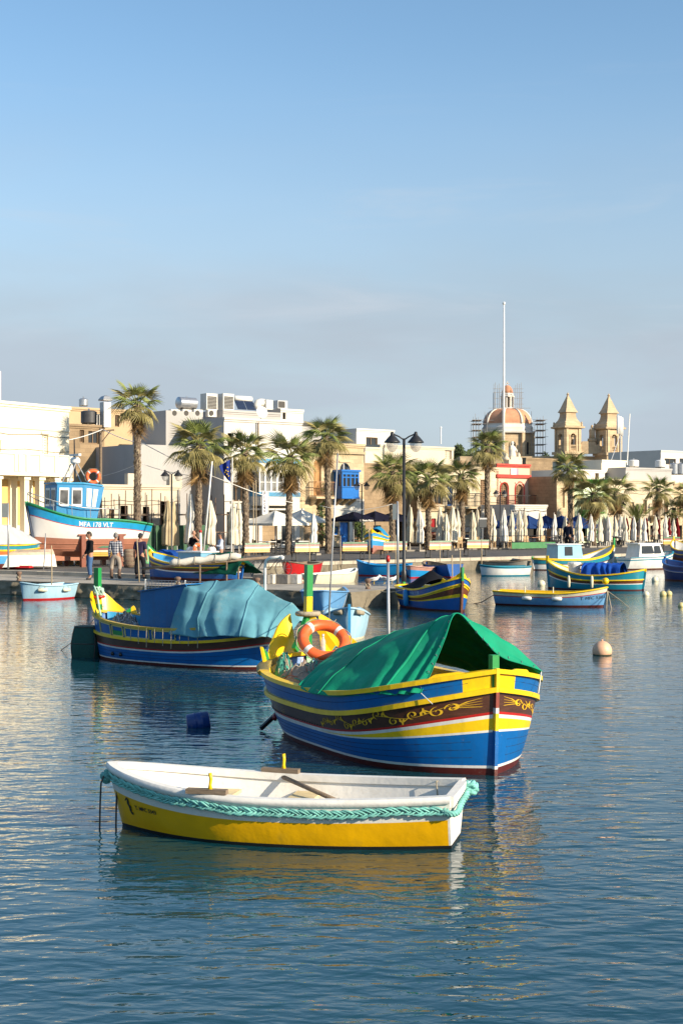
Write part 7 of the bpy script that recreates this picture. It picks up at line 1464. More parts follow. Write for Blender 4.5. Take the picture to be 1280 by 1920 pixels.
# upturned white boat
r, H = small_dinghy('white boat lying upside down on the quay at far left', xy(-16, 1068, gz), xy(101, 1066, gz), 1.25, (.50, .46, .55), [((.02,)*3, mat('worn_keel', (.5, .38, .28), .8, .2, 4)), ((.50, .46, .55), mat('old_gelcoat', (.70, .66, .58), .6, .12, 3, .003, 12, .4, (.45, .36, .27), 4))], z=gz, thw=0)
r.rotation_euler = (PI, 0, -r.rotation_euler.z if False else r.rotation_euler.z); r.location.z = gz+.62
f = MB(); f.box((0, 0, 0), (1.0, .5, .1)); tag(f.build('red_board', M_redp, loc=(r.location.x, r.location.y-.45, gz+.12), rot=(0, 0, -.2)), 'red board under the upturned white boat', 'board')
small_luzzu('dark blue boat with black cover behind the far left post', xy(36, 1040, gz), xy(-70, 1046, gz), 1.7, (1.3, 1.2, 1.5), [((.3,)*3, M_anti), ((.8, .75, .9), M_wbrn), ((.95, .9, 1.1), M_hyel), ((1.3, 1.2, 1.5), M_cyan)], z=gz+.3, wings=False)

# ---- the trawler on the hard
bowp, stp = Vector((-13.6, 61.6)), Vector((-9.0, 64.8))
tr = boat_root('trawler', 'white and blue trawler with blue wheelhouse propped on the quay', 'fishing boat', bowp, stp, None, gz+.42); Lt = (bowp-stp).length
HT = Hull(Lt, 2.2, (1.42, 1.66, 2.36), .0, 2.6, .55, 2.2, 1, .82, .97, .26, .7, transom=.80, rise=.1)
M_tb = paint('1f9bd0', .85, .4, .1); M_tw = mat('trawler_white', (.74, .71, .66), .5, .06, 2, .003, 8, .3, (.55, .46, .38), 1.5); M_tr = mat('trawler_antifoul', (.37, .155, .095), .75, .14, 1.5, .006, 8, .4, (.27, .11, .07), 2); M_tg = paint('1f8f5a', .85, .45, .2)
hull_mesh(tr, HT, [(0.,)*3, (.80, .80, .92), (1.06, 1.28, 1.84), (1.09, 1.31, 1.88), (1.35, 1.58, 2.26), (1.42, 1.66, 2.36)], [0, 1, 2, 3, 4], [M_tr, M_tw, M_redp, M_tb, M_tg], nt=44)
inner_mesh(tr, HT, (1.0, 1.1, 1.6), M_white, M_deckw, .06, 24); rail(tr, HT, (1.44, 1.68, 2.38), .05, .09, .06, M_tg, 'gunwale', nt=40); post(tr, HT, 1, .05, 2.45, [M_tr, paint('2a3a55', .7), M_tg], [.85, 2.25], w=.1, d=.14)
f = MB(); f.box((0, 0, .02), (Lt*.86, .2, .34)); f.build('keel', M_tr, tr)
hull_text(tr, HT, 'MFA 178 VLT', .29, .655, (1.10, 1.33, 1.94), 1, M_white, .004)
for k, t in enumerate((.86, .8)): 
    f = MB(); f.tube([HT.point(.96-.025*i, .34+k*.24+.10*((.96-.025*i)-.5), 1, .01) for i in range(34)], .018, 5); f.build('hull_batten', M_tr, tr, smooth=True)
# wheelhouse
def TX(px, py, y): return LX(tr, px, py, y)
xf, xa = TX(107, 940, .75)[0], TX(196, 940, .85)[0]; xm = TX(157, 940, .75)[0]; zb, zt_ = 1.2, TX(157, 908, .75)[2]
f = MB(); A_ = [(xf+.0, .62, zb), (xm, .80, zb), (xa+.45, .80, zb), (xa+.45, -.80, zb), (xm, -.80, zb), (xf, -.62, zb)]; T_ = [(xf-.06, .66, zt_), (xm, .84, zt_), (xa, .84, zt_-.1), (xa, -.84, zt_-.1), (xm, -.84, zt_), (xf-.06, -.66, zt_)]
f.add(A_+T_, [(k, (k+1) % 6, 6+(k+1) % 6, 6+k) for k in range(6)]+[(6, 7, 8, 9, 10, 11)]); wh = f.build('wheelhouse', paint('1a86bd', .85, .4, .1), tr)
f = MB(); f.add([(x+.06*(1 if x < xm else 1), y*1.06, z+.02) for x, y, z in T_]+[(x+.06, y*1.06, z+.08) for x, y, z in T_], [(k, (k+1) % 6, 6+(k+1) % 6, 6+k) for k in range(6)]+[(6, 7, 8, 9, 10, 11), (5, 4, 3, 2, 1, 0)]); f.build('cabin_roof', M_tb, wh)
def wquad(a, b, v0, v1, u0, u1, off, nm, mt, par):
    a0, a1, b0, b1 = Vector(A_[a]), Vector(T_[a]), Vector(A_[b]), Vector(T_[b]); P = lambda u, v: (a0+(a1-a0)*v)*(1-u)+(b0+(b1-b0)*v)*u; n_ = (b0-a0).cross(a1-a0).normalized(); n_ = n_ if n_.dot(P(.5, .5)-Vector(((xf+xa)/2, 0, 1.8))) > 0 else -n_
    f = MB(); f.add([P(u0, v0)+n_*off, P(u1, v0)+n_*off, P(u1, v1)+n_*off, P(u0, v1)+n_*off], [(0, 1, 2, 3)]); return f.build(nm, mt, par, fix=False, solid=.02)
for a, b, u0, u1 in ((0, 1, .08, .44), (0, 1, .54, .92), (1, 2, .12, .40), (1, 2, .48, .72), (0, 5, .1, .45), (0, 5, .55, .9)):
    w_ = wquad(a, b, .52, .92, u0, u1, .012, 'window', M_white, wh); wquad(a, b, .57, .87, u0+.04, u1-.04, .028, 'pane', mat('cabin_glass', (.10, .10, .10), .08, .6, 2) if a == 0 else mat('cabin_curtain', (.55, .54, .5), .2, .1, 3), w_)
for y in (-1, 1):                                             # bow pulpit rail
    pts = [HT.point(t, HT.sheer(t), y)+Vector((0, -.08*y, .48)) for t in (.30, .45, .6, .75, .88, .96, .995)]; f = MB(); f.tube(pts, .022, 6); f.build('handrail', M_galv, tr, smooth=True)
    for t in (.30, .42, .55, .70, .84, .97): p = HT.point(t, HT.sheer(t), y)+Vector((0, -.08*y, 0)); f = MB(); f.tube([p, p+Vector((.03, 0, .48))], .016, 5); f.build('stanchion', M_galv, tr)
ms = Vector((xm+.1, .1, zt_)); f = MB(); f.tube([ms, ms+Vector((.05, 0, 2.0))], [.05, .025], 6); f.build('mast', M_black, tr); f = MB(); f.tube([ms+Vector((.5, -.35, 0)), ms+Vector((.1, -.25, .9)), ms+Vector((.1, .25, .9)), ms+Vector((.5, .35, 0))], .03, 6); f.tube([ms+Vector((-.5, -.35, 0)), ms+Vector((0, -.25, .9))], .025, 6); f.tube([ms+Vector((-.5, .35, 0)), ms+Vector((0, .25, .9))], .025, 6); f.build('radar_arch', M_galv, tr)
f = MB(); f.lathe([(.16, 0), (.22, .05), (.22, .2), (.14, .28), (.02, .3)], 14, ms+Vector((0, 0, .92))); f.box(ms+Vector((0, 0, 1.3)), (.12, 1.0, .1)); f.build('radar', M_white, tr, smooth=True, auto=40)
buoy_ring('lifebuoy', 'orange lifebuoy standing on the trawler wheelhouse roof', place(tr, (xm-.55, .55, zt_+.35)), (PI/2, 0, .3), .26, .08)
for t, sd in ((.28, 1), (.62, 1), (.28, -1), (.62, -1)):
    p = HT.point(t, .75, sd); f = MB(); f.box((p.x, p.y+.05*sd, (.95-.42)/2), (.20, .2, 1.37)); f.box((p.x, p.y-.03*sd, .98), (.46, .3, .07)); f.build('shore_prop', paint('8a4a34', .8), tr)
M_crate = mat('packing_wood', (.55, .38, .18), .8, .25, 3, stretch=(1, 1, 5))
for k, (px, w, h) in enumerate(((109, .5, .62), (124, .3, .5), (143, .36, .62))):
    p = G(px, 1061, gz); o = thing('wooden_block', f'wooden support block under the trawler keel, {ORD[k]} from the left', 'block', (p.x, p.y+.9, gz), .3); f = MB()
    for j in range(3): f = MB(); f.box((0, 0, h*(j+.5)/3), (w-.03*(j % 2), .5, h/3-.012)); f.build('plank', M_crate, o)

# ---- gear and boats behind the pier, centre left
r, H = small_luzzu('blue and brown boat laid up on the pier behind the covered boat', xy(282, 1088, ZP), xy(455, 1094, ZP), 1.6, (.62, .56, .95), [((.08,)*3, M_anti), ((.30, .28, .46), M_cob), ((.34, .32, .52), M_white), ((.46, .42, .68), M_wbrn), ((.5, .46, .74), M_hgreen), ((.62, .56, .95), M_cob)], z=ZP+.08, inner=M_sky, wings=False, posts=(.1, .1))
tl, trz = at_root(r); gp = place(r, (H.L*.36, 0, .55))
o = thing('green_boat_bow', 'pale green boat bow standing behind the man in the polo', 'boat part', (G(300, 1078, gz).x, G(300, 1078, gz).y, gz)); f = MB()
f.grid(lambda i, j: Vector((-.55+1.0*i+.1*j, .2*math.sin(PI*i), .9*(1-i)**1.3*(.2+.8*j)+.25)), 14, 6); f.build('bow_planking', paint('8fd8a0', .85), o, smooth=True, fix=False, solid=.03); f = MB(); f.tube([Vector((-.55+1.0*i/10+.1, .2*math.sin(PI*i/10), .9*(1-i/10)**1.3+.26)) for i in range(11)], .03, 6); f.build('gunwale', M_hgreen, o)
for k in range(3): f = MB(); f.tube([Vector((-.35+.25*k, .12+.03*k, .3)), Vector((-.3+.25*k, .14+.03*k, .28+.9*(.78-.25*k)**1.3))], .018, 5); f.build('timber', M_hgreen, o)
drape('blue_tarpaulin', [[(x, -.7, .02), (x+.02, -.55, .55), (x, -.15, .72+.1*k), (x, .4, .6), (x, .7, .05)] for x, k in ((-.68, 0), (-.3, 1), (.2, .8), (.68, 0))], cloth('1d4fa0', .75), None, 'dark blue tarpaulin heap beside the parked car', 'tarpaulin', 30, 30, .07, 3, 31, loc=(G(322, 1066, gz).x, G(322, 1066, gz).y, gz), rz=.2)
o = thing('rolled_sail', 'cream rolled sail lashed on a long wooden spar', 'sail', (G(378, 1090, ZP).x, G(378, 1090, ZP).y-2.0, ZP)); D = o.location.y; a, b = W(268, 1066, D)-o.location, W(505, 1045, D)-o.location
f = MB(); f.tube([a, (a+b)/2, b], .05, 8); f.build('spar', M_wood, o, smooth=True); a, b = W(318, 1056, D)-o.location, W(452, 1042, D)-o.location
f = MB(); f.tube([a+(b-a)*(i/14)+Vector((0, 0, .02*math.sin(i*1.7))) for i in range(15)], [.09+.04*abs(math.sin(i*1.3+.4))-(.05 if i in (0, 14) else 0) for i in range(15)], 12); f.build('sailcloth', cloth('e2ddd0', .82), o, smooth=True)
for i in (2, 5, 9, 12): p = a+(b-a)*i/14; f = MB(); f.tube([p+Vector((0, .14*math.cos(q*PI/5), .14*math.sin(q*PI/5))) for q in range(10)], .012, 5, closed=True); f.build('lashing', M_rope, o)
for px in (375, 425, 447): p = W(px, 1052, D)-o.location; f = MB(); f.tube([(p.x, p.y, 0), p], .035, 6); f.build('crutch', M_wood, o)
f = MB(); q = place(r, (-.2, .1, .5)); o = thing('boat_cabin', 'pale blue cabin box on the laid up boat', 'cabin', q, trz); f.box((0, 0, .2), (1.05, .9, .55)); f.build('panel_box', paint('7fb4d2', .85), o); f = MB(); f.box((0, 0, .49), (1.15, 1.0, .04)); f.build('panel_top', M_white, o)
drape('green_tarpaulin', [[(x, -.75, .25), (x, -.35, .7+k*.5), (x, 0, .8+k*.5), (x, .4, .7), (x, .75, .25)] for x, k in ((.9, .05), (.5, .25), (-.1, .3), (-.6, .0), (-1.0, -.5))], cloth('0e5a45', .65), None, 'dark green tarpaulin over the stern of the laid up boat', 'tarpaulin', 30, 30, .08, 3, 41, loc=place(r, (-1.45, 0, .0)), rz=trz)
o = thing('radar_dome', 'white dome on a stand in front of the man in black', 'radar', (W(357, 1040, 55).x, 55, HC-(1046-YH)/F*55)); f = MB(); f.ball((0, 0, .28), .16, 14, 10); f.build('dome', M_white, o, smooth=True); f = MB(); f.lathe([(.1, 0), (.08, .14)], 10); f.build('neck', M_black, o); f = MB(); f.tube([(0, 0, -.9), (0, 0, 0)], .03, 6); f.build('stand', M_galv, o)
o = thing('white_lantern', 'white lamp housing beside the man in light shirt', 'lantern', (W(397, 1040, 55).x, 55, HC-(1044-YH)/F*55)); f = MB(); f.lathe([(.1, 0), (.17, .08), (.17, .3), (.1, .38), (.02, .39)], 12); f.build('housing', M_white, o, smooth=True); f = MB(); f.tube([(0, 0, -.9), (0, 0, 0)], .03, 6); f.build('stand', M_galv, o)
pole('white post with a red lamp by the man in black', 376, 998, 1062, 55, .05, M_white, cap=M_red, name='signal_post'); buoy_ring('lifebuoy', 'small orange lifebuoy hung on the white signal post', (W(371, 1030, 55).x, 54.9, HC-(1030-YH)/F*55), (PI/2, 0, .9), .18, .06)
pole('white leaning spar left of the blue flag', 398, 865, 1050, 62, .035, M_white, 380); pole('thin white spar beside the closed cream parasol', 404, 970, 1040, 64, .02, M_white, 400)
M_blk = [mat('concrete_block_dark', (.20, .185, .165), .9, .2, 2, .01, 10), mat('concrete_block_pale', (.52, .49, .43), .9, .12, 2, .01, 10)]
for k, (px, w, m) in enumerate(((492, .60, 0), (509, .30, 1), (532, .48, 0), (552, .42, 1))):
    p = G(px, 1095, ZP); o = thing('concrete_block', f'{["dark", "short pale", "dark grey", "long pale"][k]} concrete block in the row on the pier', 'block', (p.x, p.y+.2, ZP), -.45); f = MB(); f.box((0, 0, .16), (w, .36, .32)); bo = f.build('block_body', M_blk[m], o); md = bo.modifiers.new('bevel', 'BEVEL'); md.width = .02; md.segments = 2
    f = MB(); f.tube([(-.06, 0, .31), (-.04, 0, .36), (.04, 0, .36), (.06, 0, .31)], .012, 5); f.build('lifting_loop', M_rust, o)
o = thing('bicycle', 'dark bicycle leaning behind the concrete blocks', 'bicycle', (G(505, 1085, ZP).x, G(505, 1085, ZP).y+1.0, ZP), .3)
for x in (-.5, .5):
    f = MB(); f.tube([(x+.32*math.cos(a*PI/10), 0, .33+.32*math.sin(a*PI/10)) for a in range(20)], .018, 5, closed=True); wv = f.build('wheel', M_black, o)
    f = MB(); [f.tube([(x, 0, .33), (x+.31*math.cos(a*PI/5), 0, .33+.31*math.sin(a*PI/5))], .004, 3) for a in range(10)]; f.build('spokes', M_galv, wv)
f = MB(); f.tube([(-.5, 0, .33), (-.15, 0, .8), (.38, 0, .85), (-.05, 0, .3), (-.15, 0, .8)], .02, 5); f.tube([(.5, 0, .33), (.38, 0, .85), (.34, 0, 1.0)], .018, 5); f.tube([(-.5, 0, .33), (-.05, 0, .3)], .014, 5); f.build('frame', M_black, o); f = MB(); f.tube([(.3, -.22, 1.02), (.34, 0, 1.0), (.3, .22, 1.02)], .014, 5); f.build('handlebar', M_black, o); f = MB(); f.box((-.17, 0, .9), (.24, .12, .05)); f.build('saddle', M_black, o)
# crates on the hard behind the men: painted bench, drum
p = G(196, 1066, gz); bench('striped painted bench behind the man in checked shirt', 196, 1062, PI+.4)
p = G(242, 1064, gz); o = thing('wooden_barrel', 'old wooden barrel behind the man in the polo', 'barrel', (p.x, p.y, gz)); f = MB(); f.lathe([(.2, 0), (.26, .2), (.28, .4), (.26, .6), (.2, .8)], 14); f.build('staves', M_wood, o, smooth=True); 
for z in (.12, .3, .5, .68): f = MB(); f.lathe([(.27+.015-.10*((z-.4)/.4)**2*.8, z-.02), (.27+.015-.10*((z-.4)/.4)**2*.8, z+.02)], 14, cap=False); f.build('hoop', M_rust, o)
# gulls on the pier end
for k, (px, py, rz) in enumerate(((702, 1098, 0.2), (722, 1097, 2.8), (736, 1098, .5))):
    p = G(px, py, ZP); o = thing('seagull', f'white seagull on the pier, {["left", "middle", "right"][k]} one of three', 'bird', (p.x, p.y+.8, ZP), rz); f = MB()
    f.tube([(-.22, 0, .16), (-.12, 0, .17), (0, 0, .18), (.1, 0, .20), (.16, 0, .26), (.2, 0, .29), (.24, 0, .28)], [.012, .05, .075, .06, .035, .038, .012], 10); f.build('body', M_white, o, smooth=True)
    for sgn in (-1, 1): f = MB(); f.tube([(.05, .05*sgn, .21), (-.08, .06*sgn, .20), (-.26, .02*sgn, .17)], [.03, .035, .006], 6); f.build('wing', mat('gull_grey', (.4, .41, .43), .7), o, smooth=True); f = MB(); f.tube([(0, .025*sgn, 0), (0, .025*sgn, .12)], .006, 4); f.build('leg', M_hyel, o)
    f = MB(); f.tube([(.235, 0, .282), (.28, 0, .27)], [.012, .003], 5); f.build('beak', M_hyel, o)

# mooring ropes between the boats
cable('pale mooring line from the yellow stern wing to the covered boat', [place(luzzu, (-2.2, -.75, 1.0)), place(luz2, (H2.L/2-.1, .2, .85))], .008, M_rope, .04, 'mooring_rope', 'rope')
cable('slack mooring line from the left boat end down into the water', [place(luz2, (-H2.L/2+.05, .1, 1.0)), place(luz2, (-H2.L/2-1.8, .6, -.1))], .009, M_rope, .12, 'mooring_rope', 'rope')
cable('mooring line from the green stern post across to the pier', [place(luzzu, (-2.45, 0, 1.45)), (.2, 43.6, .55)], .009, M_rope, .5, 'mooring_rope', 'rope')
cable('thin mooring line from the black tented boat to the pier', [(1.9, 43.2, .6), (1.2, 43.9, .5)], .012, M_rope, .05, 'mooring_rope', 'rope')
for k, (px, py) in enumerate(((30, 1090), (330, 1102), (480, 1104), (690, 1106))):
    p = G(px, py, ZP); o = thing('mooring_post', f'short rusty mooring post on the pier edge, {ORD[k]} from the left', 'bollard', (p.x, p.y+.5, ZP)); f = MB(); f.lathe([(.10, 0), (.07, .04), (.07, .22), (.11, .26), (.10, .32), (.03, .34)], 10); f.build('post', M_rust, o, smooth=True); knot('rope_turns', (0, 0, .12), .085, o, M_rope, 50+k, 12)
# ================================================================ people
def skin_mesh(name, verts, edges, radii, mt, parent, sub=2, root=0):
    me = bpy.data.meshes.new(name); me.from_pydata(verts, edges, []); o = bpy.data.objects.new(name, me); C.objects.link(o)
    o.modifiers.new('skin', 'SKIN').use_smooth_shade = True
    for i, r in enumerate(radii): me.skin_vertices[0].data[i].radius = r if hasattr(r, '__len__') else (r, r)
    me.skin_vertices[0].data[root].use_root = True
    s_ = o.modifiers.new('sub', 'SUBSURF'); s_.levels = sub; s_.render_levels = sub
    dg = bpy.context.evaluated_depsgraph_get(); nm = bpy.data.meshes.new_from_object(o.evaluated_get(dg)); bpy.data.objects.remove(o)
    nm.materials.clear(); nm.materials.append(mt); nm.polygons.foreach_set('use_smooth', [True]*len(nm.polygons)); nm.name = name
    return link(name, nm, parent)
M_skin = mat('skin', (.42, .22, .14), .6, .08, 8, spec=.3); M_hair = mat('dark_hair', (.03, .022, .016), .7, .3, 20); M_hairg = mat('grey_hair', (.20, .18, .17), .8, .3, 20)
def plaid():
    m = bpy.data.materials.new('checked_cloth'); m.use_nodes = True; t = m.node_tree; b = t.nodes['Principled BSDF']; b.inputs['Roughness'].default_value = .9; tcn = N(t, 'ShaderNodeTexCoord'); sx = N(t, 'ShaderNodeSeparateXYZ'); t.links.new(tcn.outputs['Object'], sx.inputs[0]); outs = []
    for ax, sc_ in (('X', 11), ('Z', 11)):
        f = N(t, 'ShaderNodeMath', operation='MULTIPLY'); f.inputs[1].default_value = sc_; t.links.new(sx.outputs[ax], f.inputs[0]); g = N(t, 'ShaderNodeMath', operation='FRACT'); t.links.new(f.outputs[0], g.inputs[0]); h = N(t, 'ShaderNodeMath', operation='GREATER_THAN'); h.inputs[1].default_value = .55; t.links.new(g.outputs[0], h.inputs[0]); outs.append(h.outputs[0])
    a = N(t, 'ShaderNodeMath', operation='ADD'); t.links.new(outs[0], a.inputs[0]); t.links.new(outs[1], a.inputs[1]); d = N(t, 'ShaderNodeMath', operation='MULTIPLY'); d.inputs[1].default_value = .5; t.links.new(a.outputs[0], d.inputs[0])
    r = N(t, 'ShaderNodeValToRGB'); r.color_ramp.elements[0].color = (.02, .025, .06, 1); r.color_ramp.elements[1].color = (.5, .5, .52, 1); r.color_ramp.elements[1].position = 1.; t.links.new(d.outputs[0], r.inputs[0]); t.links.new(r.outputs[0], b.inputs['Base Color']); return m
def person(label, loc_, rz, H=1.73, top=None, legs=None, shoes=None, hair='short', armL=None, armR=None, stance=.11, sleeves='short', turn=0., collar=None, cap=None, boots=False, lean=0., belly=.0, step=.0):
    """faces local -Y; arms given as (elbow, wrist) in units of height"""
    o = thing('person', label, 'person', loc_, rz); k = H
    aL = armL or ((.135, .01, .60), (.145, -.03, .46)); aR = armR or ((-.135, .01, .60), (-.145, -.03, .46))
    y0 = lambda z: lean*max(0, z-.5)
    V = [(0, 0, .53), (0, y0(.62), .62), (0, y0(.72)-.005, .72), (0, y0(.80), .805), (0, y0(.85)-.005, .855), (0, y0(.88)-.01, .885),
         (.10, y0(.79), .79), aL[0], aL[1], (-.10, y0(.79), .79), aR[0], aR[1],
         (.052, 0, .49), (stance*.6+.01, -.012-step, .285), (stance*.62, .012-step*1.3, .06), (stance*.66, -.05-step*1.3, .022), (-.052, 0, .49), (-stance*.6-.01, -.012+step, .285), (-stance*.62, .012+step*1.3, .06), (-stance*.66, -.05+step*1.3, .022)]
    E = [(0, 1), (1, 2), (2, 3), (3, 4), (4, 5), (3, 6), (6, 7), (7, 8), (3, 9), (9, 10), (10, 11), (0, 12), (12, 13), (13, 14), (14, 15), (0, 16), (16, 17), (17, 18), (18, 19)]
    rad = [(.085, .062), (.078+belly*.3, .058+belly), (.088, .06), (.06, .05), .031, .031, .036, .027, .020, .036, .027, .020, .052, .036, .024, .012, .052, .036, .024, .012]
    sc_ = lambda vs: [tuple(c*k for c in v) for v in vs]; scr = lambda rs: [tuple(c*k for c in r) if hasattr(r, '__len__') else (r*k, r*k) for r in rs]
    skin_mesh('body', sc_(V), E, scr(rad), M_skin, o)
    # shirt
    fw = {'short': .55, 'long': .96}[sleeves]; vt = lambda a, b, f: tuple(a[i]+(b[i]-a[i])*f for i in range(3))
    SV = [(0, 0, .47)]+V[1:4]+[(0, V[4][1], .835)]+[V[6], V[7] if sleeves == 'long' else vt(V[6], V[7], .85)]+([vt(V[7], V[8], .92)] if sleeves == 'long' else [])
    b0 = len(SV); SV += [V[9], V[10] if sleeves == 'long' else vt(V[9], V[10], .85)]+([vt(V[10], V[11], .92)] if sleeves == 'long' else [])
    SE = [(0, 1), (1, 2), (2, 3), (3, 4), (3, 5), (5, 6)]+([(6, 7)] if sleeves == 'long' else [])+[(3, b0), (b0, b0+1)]+([(b0+1, b0+2)] if sleeves == 'long' else [])
    arm = [.046, .039]+([.029] if sleeves == 'long' else []); SR = [(.098, .075), (.092+belly*.3, .071+belly), (.103, .072), (.075, .06), .036]+arm+arm
    skin_mesh('shirt', sc_(SV), SE, scr(SR), top, o)
    # trousers
    low = .085 if not boots else .19
    TV = [(0, 0, .565), (0, 0, .50), V[12], V[13], (V[14][0], V[14][1]*.8, low), V[16], V[17], (V[18][0], V[18][1]*.8, low)]; TE = [(0, 1), (1, 2), (2, 3), (3, 4), (1, 5), (5, 6), (6, 7)]
    skin_mesh('trousers', sc_(TV), TE, scr([(.094, .074), (.092, .073), .066, .050, .043, .066, .050, .043]), legs, o)
    for q, s_ in ((14, 1), (18, -1)):
        a = V[q]; SVs = [(a[0], a[1]+.018, .022), (a[0]+.004*s_, a[1]-.045, .022), (a[0]+.008*s_, a[1]-.10, .018)]
        if boots: SVs = [(a[0], a[1], .20), (a[0], a[1]+.004, .09)]+SVs
        skin_mesh('boot' if boots else 'shoe', sc_(SVs), [(i, i+1) for i in range(len(SVs)-1)], scr(([.046, .042] if boots else [])+[(.038, .034), (.038, .030), (.030, .022)]), shoes, o, 1)
    # head with face, ears, hair; turned on the neck
    hd = bpy.data.objects.new('head', None)
    hz = .935*k; cy = V[5][1]*k-.01*k; mb = MB(); n, m_ = 20, 16
    def hp(i, j):
        th = -PI/2+PI*i; a = 2*PI*j; x, y, z = math.cos(th)*math.sin(a), -math.cos(th)*math.cos(a), math.sin(th); fr = max(0, -y)
        z2 = z*.070; w = .047*(1-.22*max(0, -z)); yy = y*.058*(1-.12*max(0, -z)*(y > 0))
        nose = .016*math.exp(-((x/.22)**2+((z+.12)/.20)**2))*fr; brow = .004*math.exp(-((z-.18)/.10)**2)*fr; eye = -.006*(math.exp(-(((x-.36)/.16)**2+((z-.02)/.10)**2))+math.exp(-(((x+.36)/.16)**2+((z-.02)/.10)**2)))*fr; chin = .006*math.exp(-((z+.85)/.22)**2)*fr; lip = .003*math.exp(-((x/.35)**2+((z+.48)/.07)**2))*fr
        return Vector((x*w, yy-(nose+brow+eye+chin+lip), z2))*k
    mb.grid(hp, m_, n); Mh = Matrix.Translation((0, cy, hz)) @ Matrix.Rotation(turn, 4, 'Z'); mb.v = [tuple(Mh @ Vector(v)) for v in mb.v]
    head = mb.build('head', M_skin, o, smooth=True, fix=False, merge=True)
    for s_ in (-1, 1):
        mb = MB(); mb.ball(Mh @ Vector((s_*.050*k, .004*k, -.004*k)), .014*k, 8, 6, sq=(.5, .8, 1.3)); mb.build('ear', M_skin, head, smooth=True); mb = MB(); mb.ball(Mh @ Vector((s_*.019*k, -.050*k, .004*k)), .006*k, 6, 5); mb.build('eye', M_black, head)
    mb = MB(); mb.box(Mh @ Vector((0, -.0535*k, -.035*k)), (.028*k, .006*k, .004*k), turn); mb.build('mouth', mat('lips', (.3, .11, .09), .6), head)
    if hair or cap:
        mb = MB(); cut = -.15
        def hr(i, j):
            th = cutf(j)+(PI/2-cutf(j))*i; a = 2*PI*j; g = 1.09 if not cap else 1.05; return Mh @ (Vector((math.cos(th)*math.sin(a)*.047*g, -math.cos(th)*math.cos(a)*.058*g, math.sin(th)*.070*g))*k)
        def cutf(j): f = (1+math.cos(2*PI*j))/2; return -.45+1.15*f**1.2
        mb.grid(hr, 8, 20); mb.build('hair', hair if not isinstance(hair, str) else M_hair, head, smooth=True, fix=False, solid=.004)
    if cap:
        mb = MB(); mb.grid(lambda i, j: Mh @ (Vector((math.cos(.25+1.32*i)*math.sin(2*PI*j)*.053, -math.cos(.25+1.32*i)*math.cos(2*PI*j)*.065, .008+math.sin(.25+1.32*i)*.070))*k), 6, 20); c_ = mb.build('cap', cap, head, smooth=True, fix=False, solid=.004)
        mb = MB(); mb.grid(lambda i, j: Mh @ (Vector(((.05*(1-.25*i))*(2*j-1), -.055-.045*i*(1-(2*j-1)**2*.6), .030-.012*i))*k), 4, 8); mb.build('cap_peak', cap, head, smooth=True, fix=False, solid=.006)
    # hands: palm, four fingers, thumb, lightly curled
    for nm, el, wr, s_ in (('hand', V[7], V[8], 1), ('hand', V[10], V[11], -1)):
        w, e = Vector(wr)*k, Vector(el)*k; d = (w-e).normalized(); fw_ = Vector((0, -1, 0)); sd = (fw_-d*fw_.dot(d)); sd = sd.normalized() if sd.length > .2 else Vector((1, 0, 0)); nn = d.cross(sd).normalized()*s_
        VV = [w-d*.01*k, w+d*.022*k, w+d*.045*k]; EE = [(0, 1), (1, 2)]; RR = [(.016*k, .014*k), (.020*k, .012*k), (.021*k, .010*k)]
        for q in range(4):
            off = sd*(.0145-.0097*q)*k; ln = (.046, .050, .046, .036)[q]*k; c0 = len(VV); VV += [w+d*.050*k+off, w+d*(.050*k+ln*.5)+off-nn*.004*k, w+d*(.050*k+ln*.9)+off-nn*.016*k]; EE += [(2, c0), (c0, c0+1), (c0+1, c0+2)]; RR += [(.0052*k,)*2, (.0050*k,)*2, (.0042*k,)*2]
        c0 = len(VV); VV += [w+d*.022*k+sd*.022*k-nn*.006*k, w+d*.045*k+sd*.032*k-nn*.012*k]; EE += [(1, c0), (c0, c0+1)]; RR += [(.0065*k,)*2, (.005*k,)*2]
        skin_mesh(nm, [tuple(v) for v in VV], EE, RR, M_skin, o, 1)
    return o
def pxy(px, py, z): p = G(px, py, z); return (p.x, p.y, z)
M_jean = cloth('4a6a94', .8); M_blk2 = cloth('1c1c20', .6, 'black_cloth'); M_kha = cloth('a99d90', .8); M_purp = cloth('3a3350', .7); M_char = cloth('2b2b30', .6); M_brownsh = mat('brown_boot', (.10, .06, .04), .6); M_shoe = mat('dark_shoe', (.03, .03, .032), .6)
person('man in black jacket and blue jeans standing on the pier', pxy(169, 1087, ZP), math.radians(-62), 1.75, M_blk2, M_jean, M_shoe, hair=M_hair, sleeves='long', armL=((.12, -.02, .62), (.075, -.10, .53)), armR=((-.125, -.01, .62), (-.10, -.085, .52)), turn=-.15, belly=.008, step=.02)
person('man in checked shirt, grey trousers and brown boots on the pier', pxy(217, 1085, ZP), math.radians(172), 1.70, plaid(), M_kha, M_brownsh, hair=M_hairg, cap=cloth('8d8a88', .8), sleeves='long', boots=True, stance=.14, turn=.35)
person('man in dark purple polo and cap with back to the camera', pxy(263, 1085, ZP), math.radians(168), 1.68, M_purp, M_char, M_shoe, hair=M_hair, cap=cloth('3a3a44', .7), sleeves='short', stance=.13, turn=.1, belly=.01)
person('man in black shirt with raised arm behind the white dome', pxy(364, 1068, gz), math.radians(-20), 1.62, M_blk2, M_char, M_shoe, hair=None, sleeves='short', armL=((.15, -.06, .74), (.07, -.12, .86)), turn=.5)
person('man in light blue shirt near the white lamp housing', pxy(414, 1070, gz), math.radians(-70), 1.55, cloth('c3cbdc', .8), M_char, M_shoe, hair=M_hair, sleeves='long', belly=.012, armL=((.13, -.06, .64), (.08, -.16, .66)))
bx = LX(cabin_boat, 1075, 1040, .3)
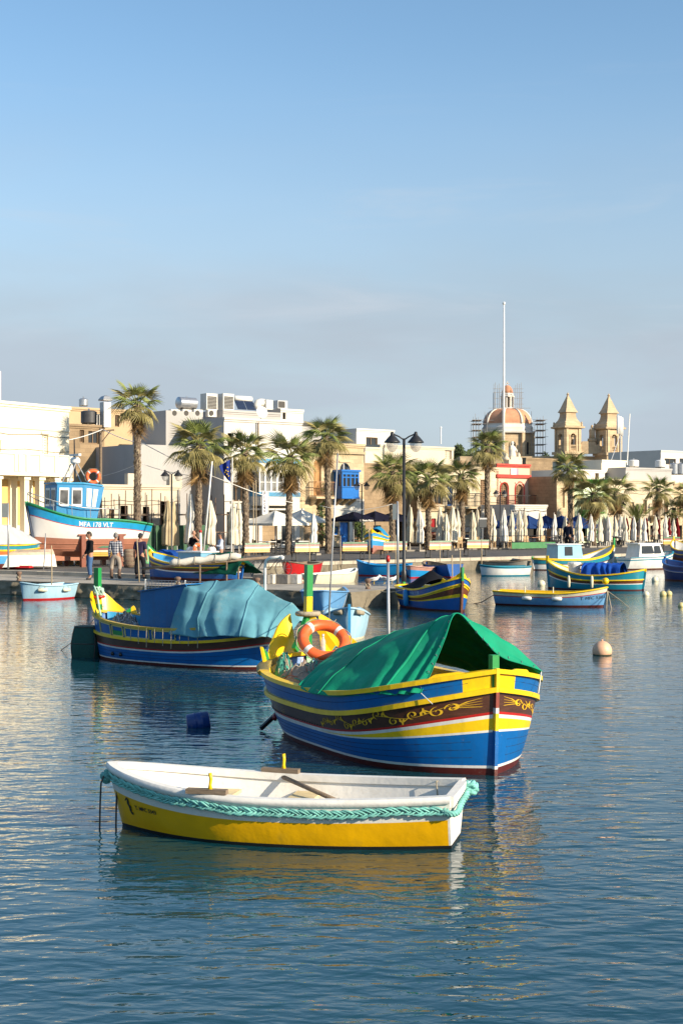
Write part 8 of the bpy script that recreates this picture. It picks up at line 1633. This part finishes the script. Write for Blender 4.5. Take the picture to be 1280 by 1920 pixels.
person('man in navy jacket standing on the teal and white cabin boat', (lambda p: (p[0], p[1]+1.9, ZQ+.25))(place(cabin_boat, (bx[0], .3, .4))), math.radians(150), 1.72, cloth('1c2438', .7), M_char, M_shoe, hair=M_hair, sleeves='long')
